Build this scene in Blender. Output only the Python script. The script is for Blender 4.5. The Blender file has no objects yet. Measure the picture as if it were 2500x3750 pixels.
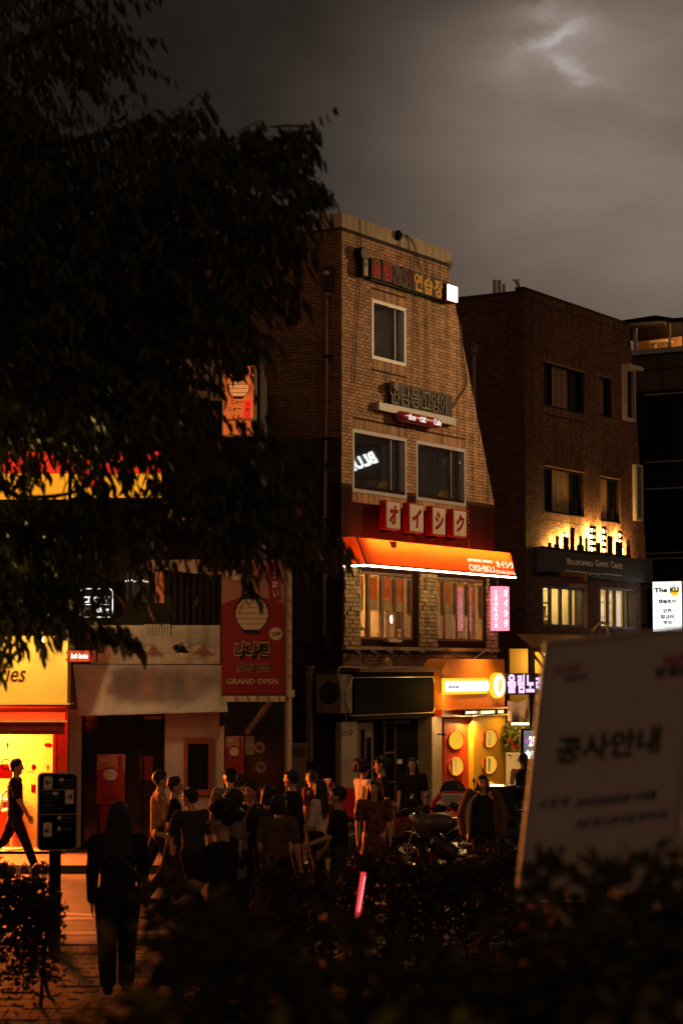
import bpy, bmesh, math, random
import numpy as np
from mathutils import Vector, Matrix
rnd = random.Random(11)
nrg = np.random.default_rng(5)
SC = bpy.context.scene
COL = SC.collection

# ------------------------------------------------------------------ camera
CAM_Z = 3.1                       # eye height above the roadway
PITCH = math.atan(575 / 7500)
cd = bpy.data.cameras.new('camera')
cam = bpy.data.objects.new('camera', cd)
COL.objects.link(cam)
cam.location = (0, 0, CAM_Z)
cam.rotation_euler = (math.pi / 2 + PITCH, 0, 0)
cd.sensor_fit = 'HORIZONTAL'
cd.sensor_width = 24
cd.lens = 72
cd.clip_start = .05
cd.clip_end = 3000
cd.dof.use_dof = True
cd.dof.focus_distance = 40.5
cd.dof.aperture_fstop = 2.6
SC.camera = cam

# ------------------------------------------------------------------ world: moonlit clouds over city glow, with an added fill lobe
W = bpy.data.worlds.new('World')
SC.world = W
W.use_nodes = True
nt = W.node_tree
nt.nodes.clear()
def wn(t, **k):
    n = nt.nodes.new(t)
    for a, b in k.items():
        setattr(n, a, b)
    return n
def wl(a, b):
    nt.links.new(a, b)
def wmath(op, a, b=None, c=None):
    n = wn('ShaderNodeMath', operation=op)
    for i, x in enumerate((a, b, c)):
        if x is None:
            continue
        if isinstance(x, (int, float)):
            n.inputs[i].default_value = x
        else:
            wl(x, n.inputs[i])
    return n.outputs[0]
FWD = Vector((0, math.cos(PITCH), math.sin(PITCH)))
UPV = Vector((0, -math.sin(PITCH), math.cos(PITCH)))
def ray(px, py):
    return FWD + Vector((1, 0, 0)) * ((px - 1250) / 7500) + UPV * ((1875 - py) / 7500)
tc = wn('ShaderNodeTexCoord')
nrm = wn('ShaderNodeVectorMath', operation='NORMALIZE')
wl(tc.outputs['Generated'], nrm.inputs[0])
def angle_to(d):
    v = wn('ShaderNodeVectorMath', operation='DOT_PRODUCT')
    wl(nrm.outputs[0], v.inputs[0])
    v.inputs[1].default_value = Vector(d).normalized()
    return wmath('MULTIPLY', wmath('ARCCOSINE', wmath('MINIMUM', v.outputs['Value'], 1.0)), 180 / math.pi)
def bell(d, sigma):
    q = wmath('DIVIDE', angle_to(d), sigma)
    return wmath('EXPONENT', wmath('MULTIPLY', wmath('MULTIPLY', q, q), -1.0))
mp = wn('ShaderNodeMapping')
mp.inputs['Rotation'].default_value = (0, math.radians(-28), 0)
mp.inputs['Scale'].default_value = (5, 5, 9)
wl(nrm.outputs[0], mp.inputs[0])
n1 = wn('ShaderNodeTexNoise')
n1.inputs['Scale'].default_value = 1.0
n1.inputs['Detail'].default_value = 7
n1.inputs['Roughness'].default_value = .52
n1.inputs['Distortion'].default_value = .25
wl(mp.outputs[0], n1.inputs[0])
clouds = wmath('MULTIPLY_ADD', n1.outputs[0], 2.1, -.05)          # about 0.3 .. 1.7
n2 = wn('ShaderNodeTexNoise')
n2.inputs['Scale'].default_value = 4.2
n2.inputs['Detail'].default_value = 5
n2.inputs['Distortion'].default_value = .5
wl(mp.outputs[0], n2.inputs[0])
rift = wmath('MULTIPLY', wmath('MAXIMUM', wmath('SUBTRACT', n2.outputs[0], .5), 0.0), 5.0)
g_wide = wmath('MULTIPLY', bell(ray(2250, 480), 6.5), .18)
g_low = wmath('MULTIPLY', bell(ray(2900, 1050), 7.5), .06)
wob = wn('ShaderNodeTexNoise')
wob.inputs['Scale'].default_value = 9.0
wob.inputs['Detail'].default_value = 6
wob.inputs['Roughness'].default_value = .62
wl(mp.outputs[0], wob.inputs[0])
wc = wn('ShaderNodeVectorMath', operation='SUBTRACT')
wl(wob.outputs['Color'], wc.inputs[0])
wc.inputs[1].default_value = (.5, .5, .5)
ws = wn('ShaderNodeVectorMath', operation='SCALE')
wl(wc.outputs[0], ws.inputs[0])
ws.inputs['Scale'].default_value = .020
wd = wn('ShaderNodeVectorMath', operation='ADD')
wl(nrm.outputs[0], wd.inputs[0])
wl(ws.outputs[0], wd.inputs[1])
RGT = Vector((1, 0, 0))
def streak(px, py, rot, s_long, s_wide, amp):
    """a torn gap in the cloud with the moon behind it"""
    c0 = ray(px, py).normalized()
    u = RGT * math.cos(math.radians(rot)) + UPV * math.sin(math.radians(rot))
    v = UPV * math.cos(math.radians(rot)) - RGT * math.sin(math.radians(rot))
    tot = None
    for ax, sg in ((u, s_long), (v, s_wide)):
        n_ = wn('ShaderNodeVectorMath', operation='DOT_PRODUCT')
        wl(wd.outputs[0], n_.inputs[0])
        n_.inputs[1].default_value = ax
        q = wmath('DIVIDE', wmath('SUBTRACT', n_.outputs['Value'], c0.dot(ax)), sg / 7500)
        q = wmath('MULTIPLY', q, q)
        tot = q if tot is None else wmath('ADD', tot, q)
    return wmath('MULTIPLY', wmath('EXPONENT', wmath('MULTIPLY', tot, -1.0)), amp)
g_moon = wmath('MULTIPLY', wmath('MULTIPLY', bell(ray(2010, 170), 1.3), rift), .09)
for s_ in ((2030, 118, 24, 105, 26, .19), (2090, 245, -22, 95, 24, .14), (1985, 48, -12, 60, 22, .06), (2000, 40, 5, 160, 40, .05), (2060, 150, 20, 200, 70, .07), (2030, 190, 10, 420, 200, .06)):
    g_moon = wmath('ADD', g_moon, streak(*s_))
g_fill = wmath('MULTIPLY', bell((.35, -.85, .45), 62), .19)      # added sky lobe behind the camera, fills the dark surfaces
lum = wmath('ADD', wmath('MULTIPLY', wmath('ADD', wmath('ADD', g_wide, g_low), .011), clouds), g_moon)
ramp = wn('ShaderNodeValToRGB')
ramp.color_ramp.elements[0].color = (1.0, .80, .66, 1)
ramp.color_ramp.elements[0].position = .0
ramp.color_ramp.elements[1].color = (1.0, .75, .58, 1)
ramp.color_ramp.elements[1].position = .12
e = ramp.color_ramp.elements.new(.45)
e.color = (1, .88, .85, 1)
wl(lum, ramp.inputs[0])
cl = wn('ShaderNodeBackground')
wl(ramp.outputs[0], cl.inputs[0])
wl(lum, cl.inputs[1])
sky = wn('ShaderNodeTexSky', sky_type='NISHITA')
sky.sun_disc = False
sky.sun_elevation = math.radians(-4)
sky.sun_rotation = math.radians(20)
sb = wn('ShaderNodeBackground')
sb.inputs[1].default_value = .0008
wl(sky.outputs[0], sb.inputs[0])
ad = wn('ShaderNodeAddShader')
wl(cl.outputs[0], ad.inputs[0])
wl(sb.outputs[0], ad.inputs[1])
wo = wn('ShaderNodeOutputWorld')
gb = wn('ShaderNodeBackground')          # orange tint of the fill lobe added behind the camera
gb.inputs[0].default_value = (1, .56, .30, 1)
wl(g_fill, gb.inputs[1])
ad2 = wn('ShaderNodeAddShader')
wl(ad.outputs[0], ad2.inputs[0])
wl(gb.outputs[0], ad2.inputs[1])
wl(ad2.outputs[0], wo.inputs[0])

vs = SC.view_settings
vs.view_transform = 'Standard'
vs.look = 'None'
vs.exposure = 0
vs.gamma = 1
vs.use_curve_mapping = False
cy = SC.cycles
cy.max_bounces = 5
cy.diffuse_bounces = 2
cy.glossy_bounces = 3
cy.transmission_bounces = 4
cy.transparent_max_bounces = 8
cy.sample_clamp_indirect = 2.5
cy.caustics_reflective = False
cy.caustics_refractive = False
cy.use_denoising = True

# ------------------------------------------------------------------ materials
def nmat(name):
    m = bpy.data.materials.new(name)
    m.use_nodes = True
    n = m.node_tree
    n.nodes.clear()
    o = n.nodes.new('ShaderNodeOutputMaterial')
    return m, n, o
def pm(name, col, rough=.6, metal=0.0, var=.18, scale=6.0, bump=.15, bscale=60.0, bdist=.01, rand=0.0, streak=0.0, spec=.4, alpha_trans=0.0):
    """painted or natural surface: base colour with grain, optional vertical dirt streaks, per-piece variation"""
    m, n, o = nmat(name)
    N = n.nodes
    L = n.links.new
    b = N.new('ShaderNodeBsdfPrincipled')
    b.inputs['Roughness'].default_value = rough
    b.inputs['Metallic'].default_value = metal
    b.inputs['Specular IOR Level'].default_value = spec
    t = N.new('ShaderNodeTexCoord')
    nz = N.new('ShaderNodeTexNoise')
    nz.inputs['Scale'].default_value = scale
    nz.inputs['Detail'].default_value = 6
    L(t.outputs['Object'], nz.inputs[0])
    fac = nz.outputs[0]
    mr = N.new('ShaderNodeMapRange')
    mr.inputs[1].default_value = .25
    mr.inputs[2].default_value = .75
    mr.inputs[3].default_value = 1 - var
    mr.inputs[4].default_value = 1 + var
    L(fac, mr.inputs[0])
    val = mr.outputs[0]
    def mul(a, bb):
        q = N.new('ShaderNodeMath')
        q.operation = 'MULTIPLY'
        L(a, q.inputs[0])
        L(bb, q.inputs[1])
        return q.outputs[0]
    if rand:
        ge = N.new('ShaderNodeNewGeometry')
        oi = N.new('ShaderNodeObjectInfo')
        s = N.new('ShaderNodeMath')
        s.operation = 'ADD'
        L(ge.outputs['Random Per Island'], s.inputs[0])
        L(oi.outputs['Random'], s.inputs[1])
        f = N.new('ShaderNodeMath')
        f.operation = 'FRACT'
        L(s.outputs[0], f.inputs[0])
        r2 = N.new('ShaderNodeMapRange')
        r2.inputs[3].default_value = 1 - rand
        r2.inputs[4].default_value = 1 + rand
        L(f.outputs[0], r2.inputs[0])
        val = mul(val, r2.outputs[0])
    if streak:
        mp_ = N.new('ShaderNodeMapping')
        mp_.inputs['Scale'].default_value = (3.2, 3.2, .12)
        L(t.outputs['Object'], mp_.inputs[0])
        n3 = N.new('ShaderNodeTexNoise')
        n3.inputs['Scale'].default_value = 2.2
        n3.inputs['Detail'].default_value = 5
        L(mp_.outputs[0], n3.inputs[0])
        r3 = N.new('ShaderNodeMapRange')
        r3.inputs[1].default_value = .45
        r3.inputs[2].default_value = .72
        r3.inputs[3].default_value = 1
        r3.inputs[4].default_value = 1 - streak
        L(n3.outputs[0], r3.inputs[0])
        val = mul(val, r3.outputs[0])
    mx = N.new('ShaderNodeVectorMath')
    mx.operation = 'SCALE'
    mx.inputs[0].default_value = col[:3]
    L(val, mx.inputs['Scale'])
    L(mx.outputs[0], b.inputs['Base Color'])
    if bump:
        n2_ = N.new('ShaderNodeTexNoise')
        n2_.inputs['Scale'].default_value = bscale
        n2_.inputs['Detail'].default_value = 4
        L(t.outputs['Object'], n2_.inputs[0])
        bp = N.new('ShaderNodeBump')
        bp.inputs['Strength'].default_value = bump
        bp.inputs['Distance'].default_value = bdist
        L(n2_.outputs[0], bp.inputs['Height'])
        L(bp.outputs[0], b.inputs['Normal'])
    if alpha_trans:
        tr = N.new('ShaderNodeBsdfTranslucent')
        L(mx.outputs[0], tr.inputs[0])
        ms = N.new('ShaderNodeMixShader')
        ms.inputs[0].default_value = alpha_trans
        L(b.outputs[0], ms.inputs[1])
        L(tr.outputs[0], ms.inputs[2])
        L(ms.outputs[0], o.inputs[0])
    else:
        L(b.outputs[0], o.inputs[0])
    return m
def em(name, col, s):
    m, n, o = nmat(name)
    e_ = n.nodes.new('ShaderNodeEmission')
    e_.inputs[0].default_value = (*col, 1)
    e_.inputs[1].default_value = s
    n.links.new(e_.outputs[0], o.inputs[0])
    return m
def glass(name, tint=(1, 1, 1), base=.06, rough=.02, dirt=0.0):
    m, n, o = nmat(name)
    N = n.nodes
    L = n.links.new
    tr = N.new('ShaderNodeBsdfTransparent')
    tr.inputs[0].default_value = (*tint, 1)
    gl = N.new('ShaderNodeBsdfGlossy')
    gl.inputs['Roughness'].default_value = rough
    lw = N.new('ShaderNodeLayerWeight')
    pw = N.new('ShaderNodeMath')
    pw.operation = 'POWER'
    pw.inputs[1].default_value = 5
    L(lw.outputs['Facing'], pw.inputs[0])
    fr_ = N.new('ShaderNodeMath')
    fr_.operation = 'MULTIPLY_ADD'
    fr_.inputs[1].default_value = .95
    fr_.inputs[2].default_value = base
    L(pw.outputs[0], fr_.inputs[0])
    ms = N.new('ShaderNodeMixShader')
    L(fr_.outputs[0], ms.inputs[0])
    L(tr.outputs[0], ms.inputs[1])
    L(gl.outputs[0], ms.inputs[2])
    last = ms.outputs[0]
    if dirt:
        df = N.new('ShaderNodeBsdfDiffuse')
        df.inputs[0].default_value = (.35, .32, .28, 1)
        nz = N.new('ShaderNodeTexNoise')
        nz.inputs['Scale'].default_value = 3
        nz.inputs['Detail'].default_value = 8
        mq = N.new('ShaderNodeMath')
        mq.operation = 'MULTIPLY'
        mq.inputs[1].default_value = dirt
        L(nz.outputs[0], mq.inputs[0])
        m2 = N.new('ShaderNodeMixShader')
        L(mq.outputs[0], m2.inputs[0])
        L(last, m2.inputs[1])
        L(df.outputs[0], m2.inputs[2])
        last = m2.outputs[0]
    L(last, o.inputs[0])
    return m

M = {}
M['brick_tan'] = pm('tan_brick', (.52, .30, .15), .8, var=.16, rand=.26, streak=.62, bump=.4, bscale=90)
M['mortar'] = pm('mortar_dark', (.05, .028, .018), .95, var=.2, bump=.3)
M['brick_dark'] = pm('dark_brick', (.15, .072, .046), .85, var=.2, rand=.3, streak=.45, bump=.5, bscale=80)
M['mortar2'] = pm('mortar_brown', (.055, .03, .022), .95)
M['brick_rough'] = pm('rough_brick', (.36, .24, .12), .85, var=.25, rand=.25, bump=.9, bscale=45)
M['brick_low'] = pm('plinth_brick', (.20, .10, .05), .85, rand=.25, bump=.4)
M['brick_white'] = pm('white_brick', (.42, .38, .34), .8, var=.12, rand=.12, streak=.3)
M['coping'] = pm('concrete_coping', (.54, .44, .30), .85, var=.12, streak=.35, bump=.2)
M['maroon'] = pm('maroon_render', (.030, .007, .006), .9, streak=.3, spec=.1)
M['alu'] = pm('aluminium_frame', (.40, .41, .43), .45, .0, var=.08, bump=.02)
M['alu_dark'] = pm('grey_metal', (.09, .085, .08), .5, .3)
M['steel'] = pm('zinc_pipe', (.30, .22, .17), .55, .3, streak=.3)
M['black_metal'] = pm('black_metal', (.010, .009, .008), .6, .0, spec=.15)
M['black_paint'] = pm('black_paint', (.007, .006, .005), .9, spec=.06)
M['dark_clad'] = pm('dark_cladding', (.011, .009, .008), .75, spec=.15)
M['dark_wall'] = pm('dark_wall', (.05, .035, .028), .85, streak=.3)
M['white_wall'] = pm('white_render', (.46, .42, .37), .8, var=.1, streak=.3)
M['white_cloth'] = pm('white_canvas', (.48, .44, .40), .85, var=.08, scale=5, streak=.2, bump=.6, bscale=7, bdist=.03)
M['wood'] = pm('brown_wood', (.16, .075, .03), .6, streak=.2)
M['wood_red'] = pm('reddish_wood', (.24, .065, .025), .55, streak=.2)
M['red'] = pm('red_paint', (.42, .012, .010), .45)
M['red_print'] = pm('red_print', (.22, .010, .010), .6, var=.06)
M['red_dark'] = pm('dark_red_cloth', (.12, .008, .008), .8)
M['pink_print'] = pm('pale_pink_print', (.34, .15, .11), .65, var=.06)
M['cream'] = pm('cream_print', (.55, .41, .28), .65, var=.05)
M['ink'] = pm('black_ink', (.012, .010, .010), .5, var=0, bump=0)
M['maroon_ink'] = pm('maroon_ink', (.10, .010, .008), .5, var=0, bump=0)
M['white_ink'] = pm('white_ink', (.78, .75, .70), .5, var=0, bump=0)
M['gold_ink'] = pm('gold_ink', (.62, .45, .22), .4, .2, var=0, bump=0)
M['beige_fabric'] = pm('beige_fabric', (.45, .30, .20), .9)
M['orange_paint'] = pm('orange_paint', (.62, .20, .022), .5, var=.05)
M['orange_deep'] = pm('deep_orange_paint', (.50, .045, .010), .5, var=.05)
M['yellow_paint'] = pm('yellow_paint', (.75, .42, .03), .5, var=.05)
M['yellow_wall'] = pm('yellow_wall', (.84, .55, .10), .6, var=.05)
M['asphalt'] = pm('asphalt', (.05, .045, .042), .6, var=.3, scale=3, bump=.6, bscale=120)
M['paver'] = pm('paver', (.11, .075, .055), .8, rand=.3, var=.2)
M['kerb'] = pm('granite_kerb', (.32, .29, .26), .75)
M['soil'] = pm('soil', (.035, .025, .016), .95)
M['road_paint'] = pm('road_paint', (.62, .58, .50), .7, var=.25, scale=20)
M['leaf'] = pm('leaf', (.036, .038, .013), .5, rand=.4, bump=.1, alpha_trans=.3)
M['leaf_hedge'] = pm('hedge_leaf', (.040, .034, .011), .55, rand=.45, bump=.1, alpha_trans=.25)
M['leaf_fern'] = pm('planter_leaf', (.16, .17, .03), .5, rand=.4, alpha_trans=.2)
M['bark'] = pm('bark', (.05, .035, .025), .95, bump=1.0, bscale=25)
M['skin'] = pm('skin', (.52, .29, .19), .5, var=.05, bump=.03)
M['hair'] = pm('black_hair', (.012, .009, .008), .45, bump=.5, bscale=150)
M['hair_brown'] = pm('brown_hair', (.035, .018, .010), .45, bump=.5, bscale=150)
M['cloth_black'] = pm('black_cloth', (.022, .018, .016), .95, spec=.1, bump=.9, bscale=11, bdist=.05)
M['cloth_navy'] = pm('navy_cloth', (.03, .03, .04), .9, bump=.9, bscale=11, bdist=.05)
M['cloth_grey'] = pm('grey_cloth', (.17, .15, .13), .9, bump=.9, bscale=11, bdist=.05)
M['cloth_cream'] = pm('cream_cloth', (.62, .50, .34), .9, bump=.9, bscale=11, bdist=.05)
M['cloth_white'] = pm('white_cloth', (.75, .66, .52), .9, bump=.9, bscale=13, bdist=.05)
M['cloth_brown'] = pm('brown_cloth', (.10, .055, .035), .9, bump=.9, bscale=11, bdist=.05)
M['denim'] = pm('dark_denim', (.03, .03, .038), .9, bump=.9, bscale=11, bdist=.05)
M['rubber'] = pm('rubber', (.012, .012, .012), .8)
M['chrome'] = pm('chrome', (.7, .68, .65), .15, 1.0, var=.02, bump=0)
M['bike_grey'] = pm('silver_grey_fairing', (.085, .075, .065), .28, .4)
M['bike_red'] = pm('red_fairing', (.12, .010, .008), .3)
M['bike_black'] = pm('black_fairing', (.015, .014, .014), .25)
M['bike_yellow'] = pm('pale_yellow_fairing', (.65, .55, .22), .3)
M['paper'] = pm('paper', (.78, .72, .60), .8, var=.05)
M['banner_grey'] = pm('grey_banner', (.36, .27, .28), .8)
M['lit_tone_leaf'] = pm('lit_tone_leaf', (.17, .15, .03), .5, rand=.4, alpha_trans=.3)  # paler leaf colour stands in for light on the nearest sprigs
M['board_white'] = pm('board_face', (.40, .335, .33), .6, var=.06, scale=2)
M['ac_grey'] = pm('ac_case', (.24, .19, .15), .7, streak=.3)
M['green_print'] = pm('green_print', (.05, .25, .12), .6)
M['glass'] = glass('window_glass', (.9, .9, .88), .12)
M['glass_dirty'] = glass('dusty_glass', (.88, .84, .78), .13, .03, .12)
M['glass_dark'] = glass('tinted_glass', (.25, .24, .22), .08)
M['e_white'] = em('white_sign_glow', (1, .93, .84), 3.2)
M['e_cool'] = em('cool_white_glow', (.93, .96, 1), 1.15)
M['e_warm'] = em('warm_glow', (1, .74, .40), 9)
M['e_strip'] = em('led_strip_glow', (1, .72, .34), 26)
M['e_yellow'] = em('yellow_sign_glow', (1, .36, .015), 1.0)
M['e_yellow2'] = em('golden_panel_glow', (1, .62, .03), 1.25)
M['e_redglow'] = em('red_sign_glow', (1, .04, .012), .9)
M['e_orange'] = em('orange_box_glow', (1, .17, .025), .8)
M['e_pink'] = em('pink_sign_glow', (1, .24, .34), 1.75)
M['e_pinkw'] = em('pale_pink_letter_glow', (1, .82, .88), 2.6)
M['e_lilac'] = em('lilac_letter_glow', (.92, .62, .95), 1.25)
M['e_amber'] = em('amber_back_glow', (1, .50, .10), 420)
M['e_led'] = em('led_matrix_glow', (1, .88, .40), 2.4)
M['e_room'] = em('room_lamp_glow', (1, .78, .42), 620)
M['e_bulb'] = em('bulb_glow', (1, .70, .30), 70)
M['e_tube'] = em('tube_glow', (1, .80, .50), 72)
M['e_baton'] = em('red_lightstick_glow', (1, .05, .06), 1.0)
M['e_violet'] = em('violet_arrow_glow', (.85, .12, .80), .8)
M['e_greylit'] = em('grey_lit_panel', (.33, .33, .32), .5)
M['awning_skin'] = pm('backlit_awning_vinyl', (.96, .09, .006), .5, var=.03, bump=0, alpha_trans=.92)
M['awning_red'] = pm('red_awning', (.80, .06, .014), .6, var=.05)

# ------------------------------------------------------------------ frames (surveyed planes) and mesh builder
class Frame:
    """a plane in the place: a runs along it, z up (or along V), o is metres in front of it"""
    def __init__(s, O, U, V=(0, 0, 1), N=None):
        s.O, s.U, s.V = Vector(O), Vector(U).normalized(), Vector(V).normalized()
        s.N = Vector(N).normalized() if N else s.U.cross(s.V).normalized()
    def p(s, a, z, o=0.0):
        return s.O + s.U * a + s.V * z + s.N * o
    def hit(s, px, py, o=0.0):
        d = ray(px, py)
        C = Vector((0, 0, CAM_Z))
        t = ((s.O + s.N * o) - C).dot(s.N) / d.dot(s.N)
        q = C + d * t - s.O
        c = s.U.dot(s.V)
        qu, qv = q.dot(s.U), q.dot(s.V)
        return (qu - c * qv) / (1 - c * c), (qv - c * qu) / (1 - c * c)
    def R(s, px0, pt, pb, px1, o=0.0):
        a0, z1 = s.hit(px0, pt, o)
        _, z0 = s.hit(px0, pb, o)
        a1, _ = s.hit(px1, (pt + pb) / 2, o)
        return a0, a1, z0, z1
XY = Frame((0, 0, 0), (1, 0, 0))
def at(px, py, Y):
    d = ray(px, py)
    return Vector((0, 0, CAM_Z)) + d * (Y / d.y)

ORG = {}
def tag(o, label=None, cat=None, group=None, kind=None):
    if label: o['label'] = label
    if cat: o['category'] = cat
    if group: o['group'] = group
    if kind: o['kind'] = kind
    return o
def thing(name, loc, label, cat, group=None, rz=0.0, local=False):
    o = bpy.data.objects.new(name, None)
    COL.objects.link(o)
    o.empty_display_size = .2
    o.location = loc
    o.rotation_euler = (0, 0, rz)
    tag(o, label, cat, group)
    ORG[o.name] = Vector((0, 0, 0)) if local else Vector(loc)
    return o

class MB:
    def __init__(s):
        s.v, s.f = [], []
    def add(s, vs_, fs_):
        b = len(s.v)
        s.v.extend([tuple(x) for x in vs_])
        s.f.extend([tuple(b + i for i in f) for f in fs_])
        return s
    def box(s, fr, a0, a1, z0, z1, o0, o1):
        P = [fr.p(a, z, o) for o in (o0, o1) for z in (z0, z1) for a in (a0, a1)]
        return s.add(P, [(0, 2, 3, 1), (4, 5, 7, 6), (0, 1, 5, 4), (2, 6, 7, 3), (0, 4, 6, 2), (1, 3, 7, 5)])
    def prism(s, fr, poly, o0, o1, caps=True):
        n = len(poly)
        P = [fr.p(a, z, o0) for a, z in poly] + [fr.p(a, z, o1) for a, z in poly]
        F = [(i, (i + 1) % n, n + (i + 1) % n, n + i) for i in range(n)]
        if caps:
            F += [tuple(range(n - 1, -1, -1)), tuple(range(n, 2 * n))]
        return s.add(P, F)
    def quad(s, *P):
        return s.add(P, [tuple(range(len(P)))])
    def tube(s, pts, r, n=8, cap=True, sq=None):
        pts = [Vector(p) for p in pts]
        if not isinstance(r, (list, tuple)):
            r = [r] * len(pts)
        rings = []
        prev = None
        for i, p in enumerate(pts):
            d = (pts[min(i + 1, len(pts) - 1)] - pts[max(i - 1, 0)])
            d = d.normalized() if d.length > 1e-9 else Vector((0, 0, 1))
            ref = prev if prev is not None else (Vector((0, 0, 1)) if abs(d.z) < .9 else Vector((1, 0, 0)))
            x = (ref - d * ref.dot(d))
            if x.length < 1e-6:
                x = d.orthogonal()
            x.normalize()
            prev = x
            y = d.cross(x)
            rings.append([p + x * (r[i] * math.cos(2 * math.pi * k / n)) + y * (r[i] * math.sin(2 * math.pi * k / n)) for k in range(n)])
        b = len(s.v)
        for q in rings:
            s.v.extend(tuple(v) for v in q)
        for i in range(len(pts) - 1):
            for k in range(n):
                k2 = (k + 1) % n
                s.f.append((b + i * n + k, b + i * n + k2, b + (i + 1) * n + k2, b + (i + 1) * n + k))
        if cap:
            s.f.append(tuple(b + k for k in range(n - 1, -1, -1)))
            e0 = b + (len(pts) - 1) * n
            s.f.append(tuple(e0 + k for k in range(n)))
        return s
    def ell(s, c, rx, ry, rz, nu=10, nv=7, rot=None):
        c = Vector(c)
        P = [Vector((0, 0, rz))]
        for j in range(1, nv):
            t = math.pi * j / nv
            for i in range(nu):
                u = 2 * math.pi * i / nu
                P.append(Vector((rx * math.sin(t) * math.cos(u), ry * math.sin(t) * math.sin(u), rz * math.cos(t))))
        P.append(Vector((0, 0, -rz)))
        if rot is not None:
            P = [rot @ p for p in P]
        P = [p + c for p in P]
        F = [(0, 1 + i, 1 + (i + 1) % nu) for i in range(nu)]
        for j in range(nv - 2):
            for i in range(nu):
                a = 1 + j * nu + i
                b = 1 + j * nu + (i + 1) % nu
                F.append((a, a + nu, b + nu, b))
        l = len(P) - 1
        k = 1 + (nv - 2) * nu
        F += [(k + i, l, k + (i + 1) % nu) for i in range(nu)]
        return s.add(P, F)
    def disc(s, fr, a, z, ra, rz, o0, o1, n=28):
        return s.prism(fr, [(a + ra * math.cos(2 * math.pi * i / n), z + rz * math.sin(2 * math.pi * i / n)) for i in range(n)], o0, o1)
    def torus(s, c, axis, R, r, n=20, m=8):
        axis = Vector(axis).normalized()
        x = axis.orthogonal().normalized()
        y = axis.cross(x)
        c = Vector(c)
        P, F = [], []
        for i in range(n):
            u = 2 * math.pi * i / n
            d = x * math.cos(u) + y * math.sin(u)
            for j in range(m):
                w = 2 * math.pi * j / m
                P.append(c + d * (R + r * math.cos(w)) + axis * (r * math.sin(w)))
        for i in range(n):
            for j in range(m):
                F.append((i * m + j, ((i + 1) % n) * m + j, ((i + 1) % n) * m + (j + 1) % m, i * m + (j + 1) % m))
        return s.add(P, F)
    def build(s, name, mat, parent=None, label=None, cat=None, group=None, kind=None, smooth=False):
        me = bpy.data.meshes.new(name)
        A = np.array(s.v, dtype=float).reshape(-1, 3)
        if parent is not None:
            org = ORG[parent.name]
        elif kind == 'structure':
            org = Vector((0, 0, 0))
        else:
            lo, hi = A.min(0), A.max(0)
            org = Vector(((lo[0] + hi[0]) / 2, (lo[1] + hi[1]) / 2, lo[2]))
        A = A - np.array(org)
        me.from_pydata(A.tolist(), [], s.f)
        me.materials.append(M[mat] if isinstance(mat, str) else mat)
        if smooth:
            me.polygons.foreach_set('use_smooth', [True] * len(me.polygons))
        me.update()
        bm = bmesh.new()
        bm.from_mesh(me)
        bmesh.ops.recalc_face_normals(bm, faces=bm.faces)
        bm.to_mesh(me)
        bm.free()
        o = bpy.data.objects.new(name, me)
        COL.objects.link(o)
        if parent is not None:
            o.parent = parent
        else:
            o.location = org
        ORG[o.name] = org
        return tag(o, label, cat, group, kind)

TXT = {}
def text_geo(body, bold=0.0, shear=0.0):
    k = (body, bold, shear)
    if k not in TXT:
        c = bpy.data.curves.new('lettering', 'FONT')
        c.body = body
        c.resolution_u = 2
        c.offset = bold
        c.shear = shear
        c.extrude = .5
        o = bpy.data.objects.new('lettering', c)
        m = o.to_mesh()
        V = np.array([v.co[:] for v in m.vertices]).reshape(-1, 3)
        F = [tuple(p.vertices) for p in m.polygons]
        o.to_mesh_clear()
        bpy.data.objects.remove(o)
        bpy.data.curves.remove(c)
        TXT[k] = (V, F)
    return TXT[k]
def text(mb, body, fr, a0, a1, z0, z1, o0, o1, bold=0.0, shear=0.0, rot=0.0):
    """lettering as thin raised geometry, fitted into a0..a1 x z0..z1 of the plane"""
    V, F = text_geo(body, bold, shear)
    lo, hi = V.min(0), V.max(0)
    A = (V - lo) / np.maximum(hi - lo, 1e-6)
    ca, cz = (a0 + a1) / 2, (z0 + z1) / 2
    out = []
    for x, y, d in A:
        da, dz = (x - .5) * (a1 - a0), (y - .5) * (z1 - z0)
        a = ca + da * math.cos(rot) - dz * math.sin(rot)
        z = cz + da * math.sin(rot) + dz * math.cos(rot)
        out.append(fr.p(a, z, o0 + d * (o1 - o0)))
    return mb.add(out, F)
def textpx(body, fr, px0, pt, pb, px1, o, mat, name, parent, bold=0.0, shear=0.0, th=.012, rot=0.0, **kw):
    a0, a1, z0, z1 = fr.R(px0, pt, pb, px1, o)
    mb = MB()
    text(mb, body, fr, a0, a1, z0, z1, o + .002, o + .002 + th, bold, shear, rot)
    return mb.build(name, mat, parent, **kw)

def light(kind, name, loc, col, W_, parent=None, aim=None, **kw):
    l = bpy.data.lights.new(name, kind)
    l.color = col
    l.energy = W_
    for a, b in kw.items():
        setattr(l, a, b)
    o = bpy.data.objects.new(name, l)
    COL.objects.link(o)
    o.location = loc
    if aim is not None:
        o.rotation_euler = (Vector(aim) - Vector(loc)).to_track_quat('-Z', 'Y').to_euler()
    if parent is not None:
        o.parent = parent
        o.location = Vector(loc) - ORG[parent.name]
    return o

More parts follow.
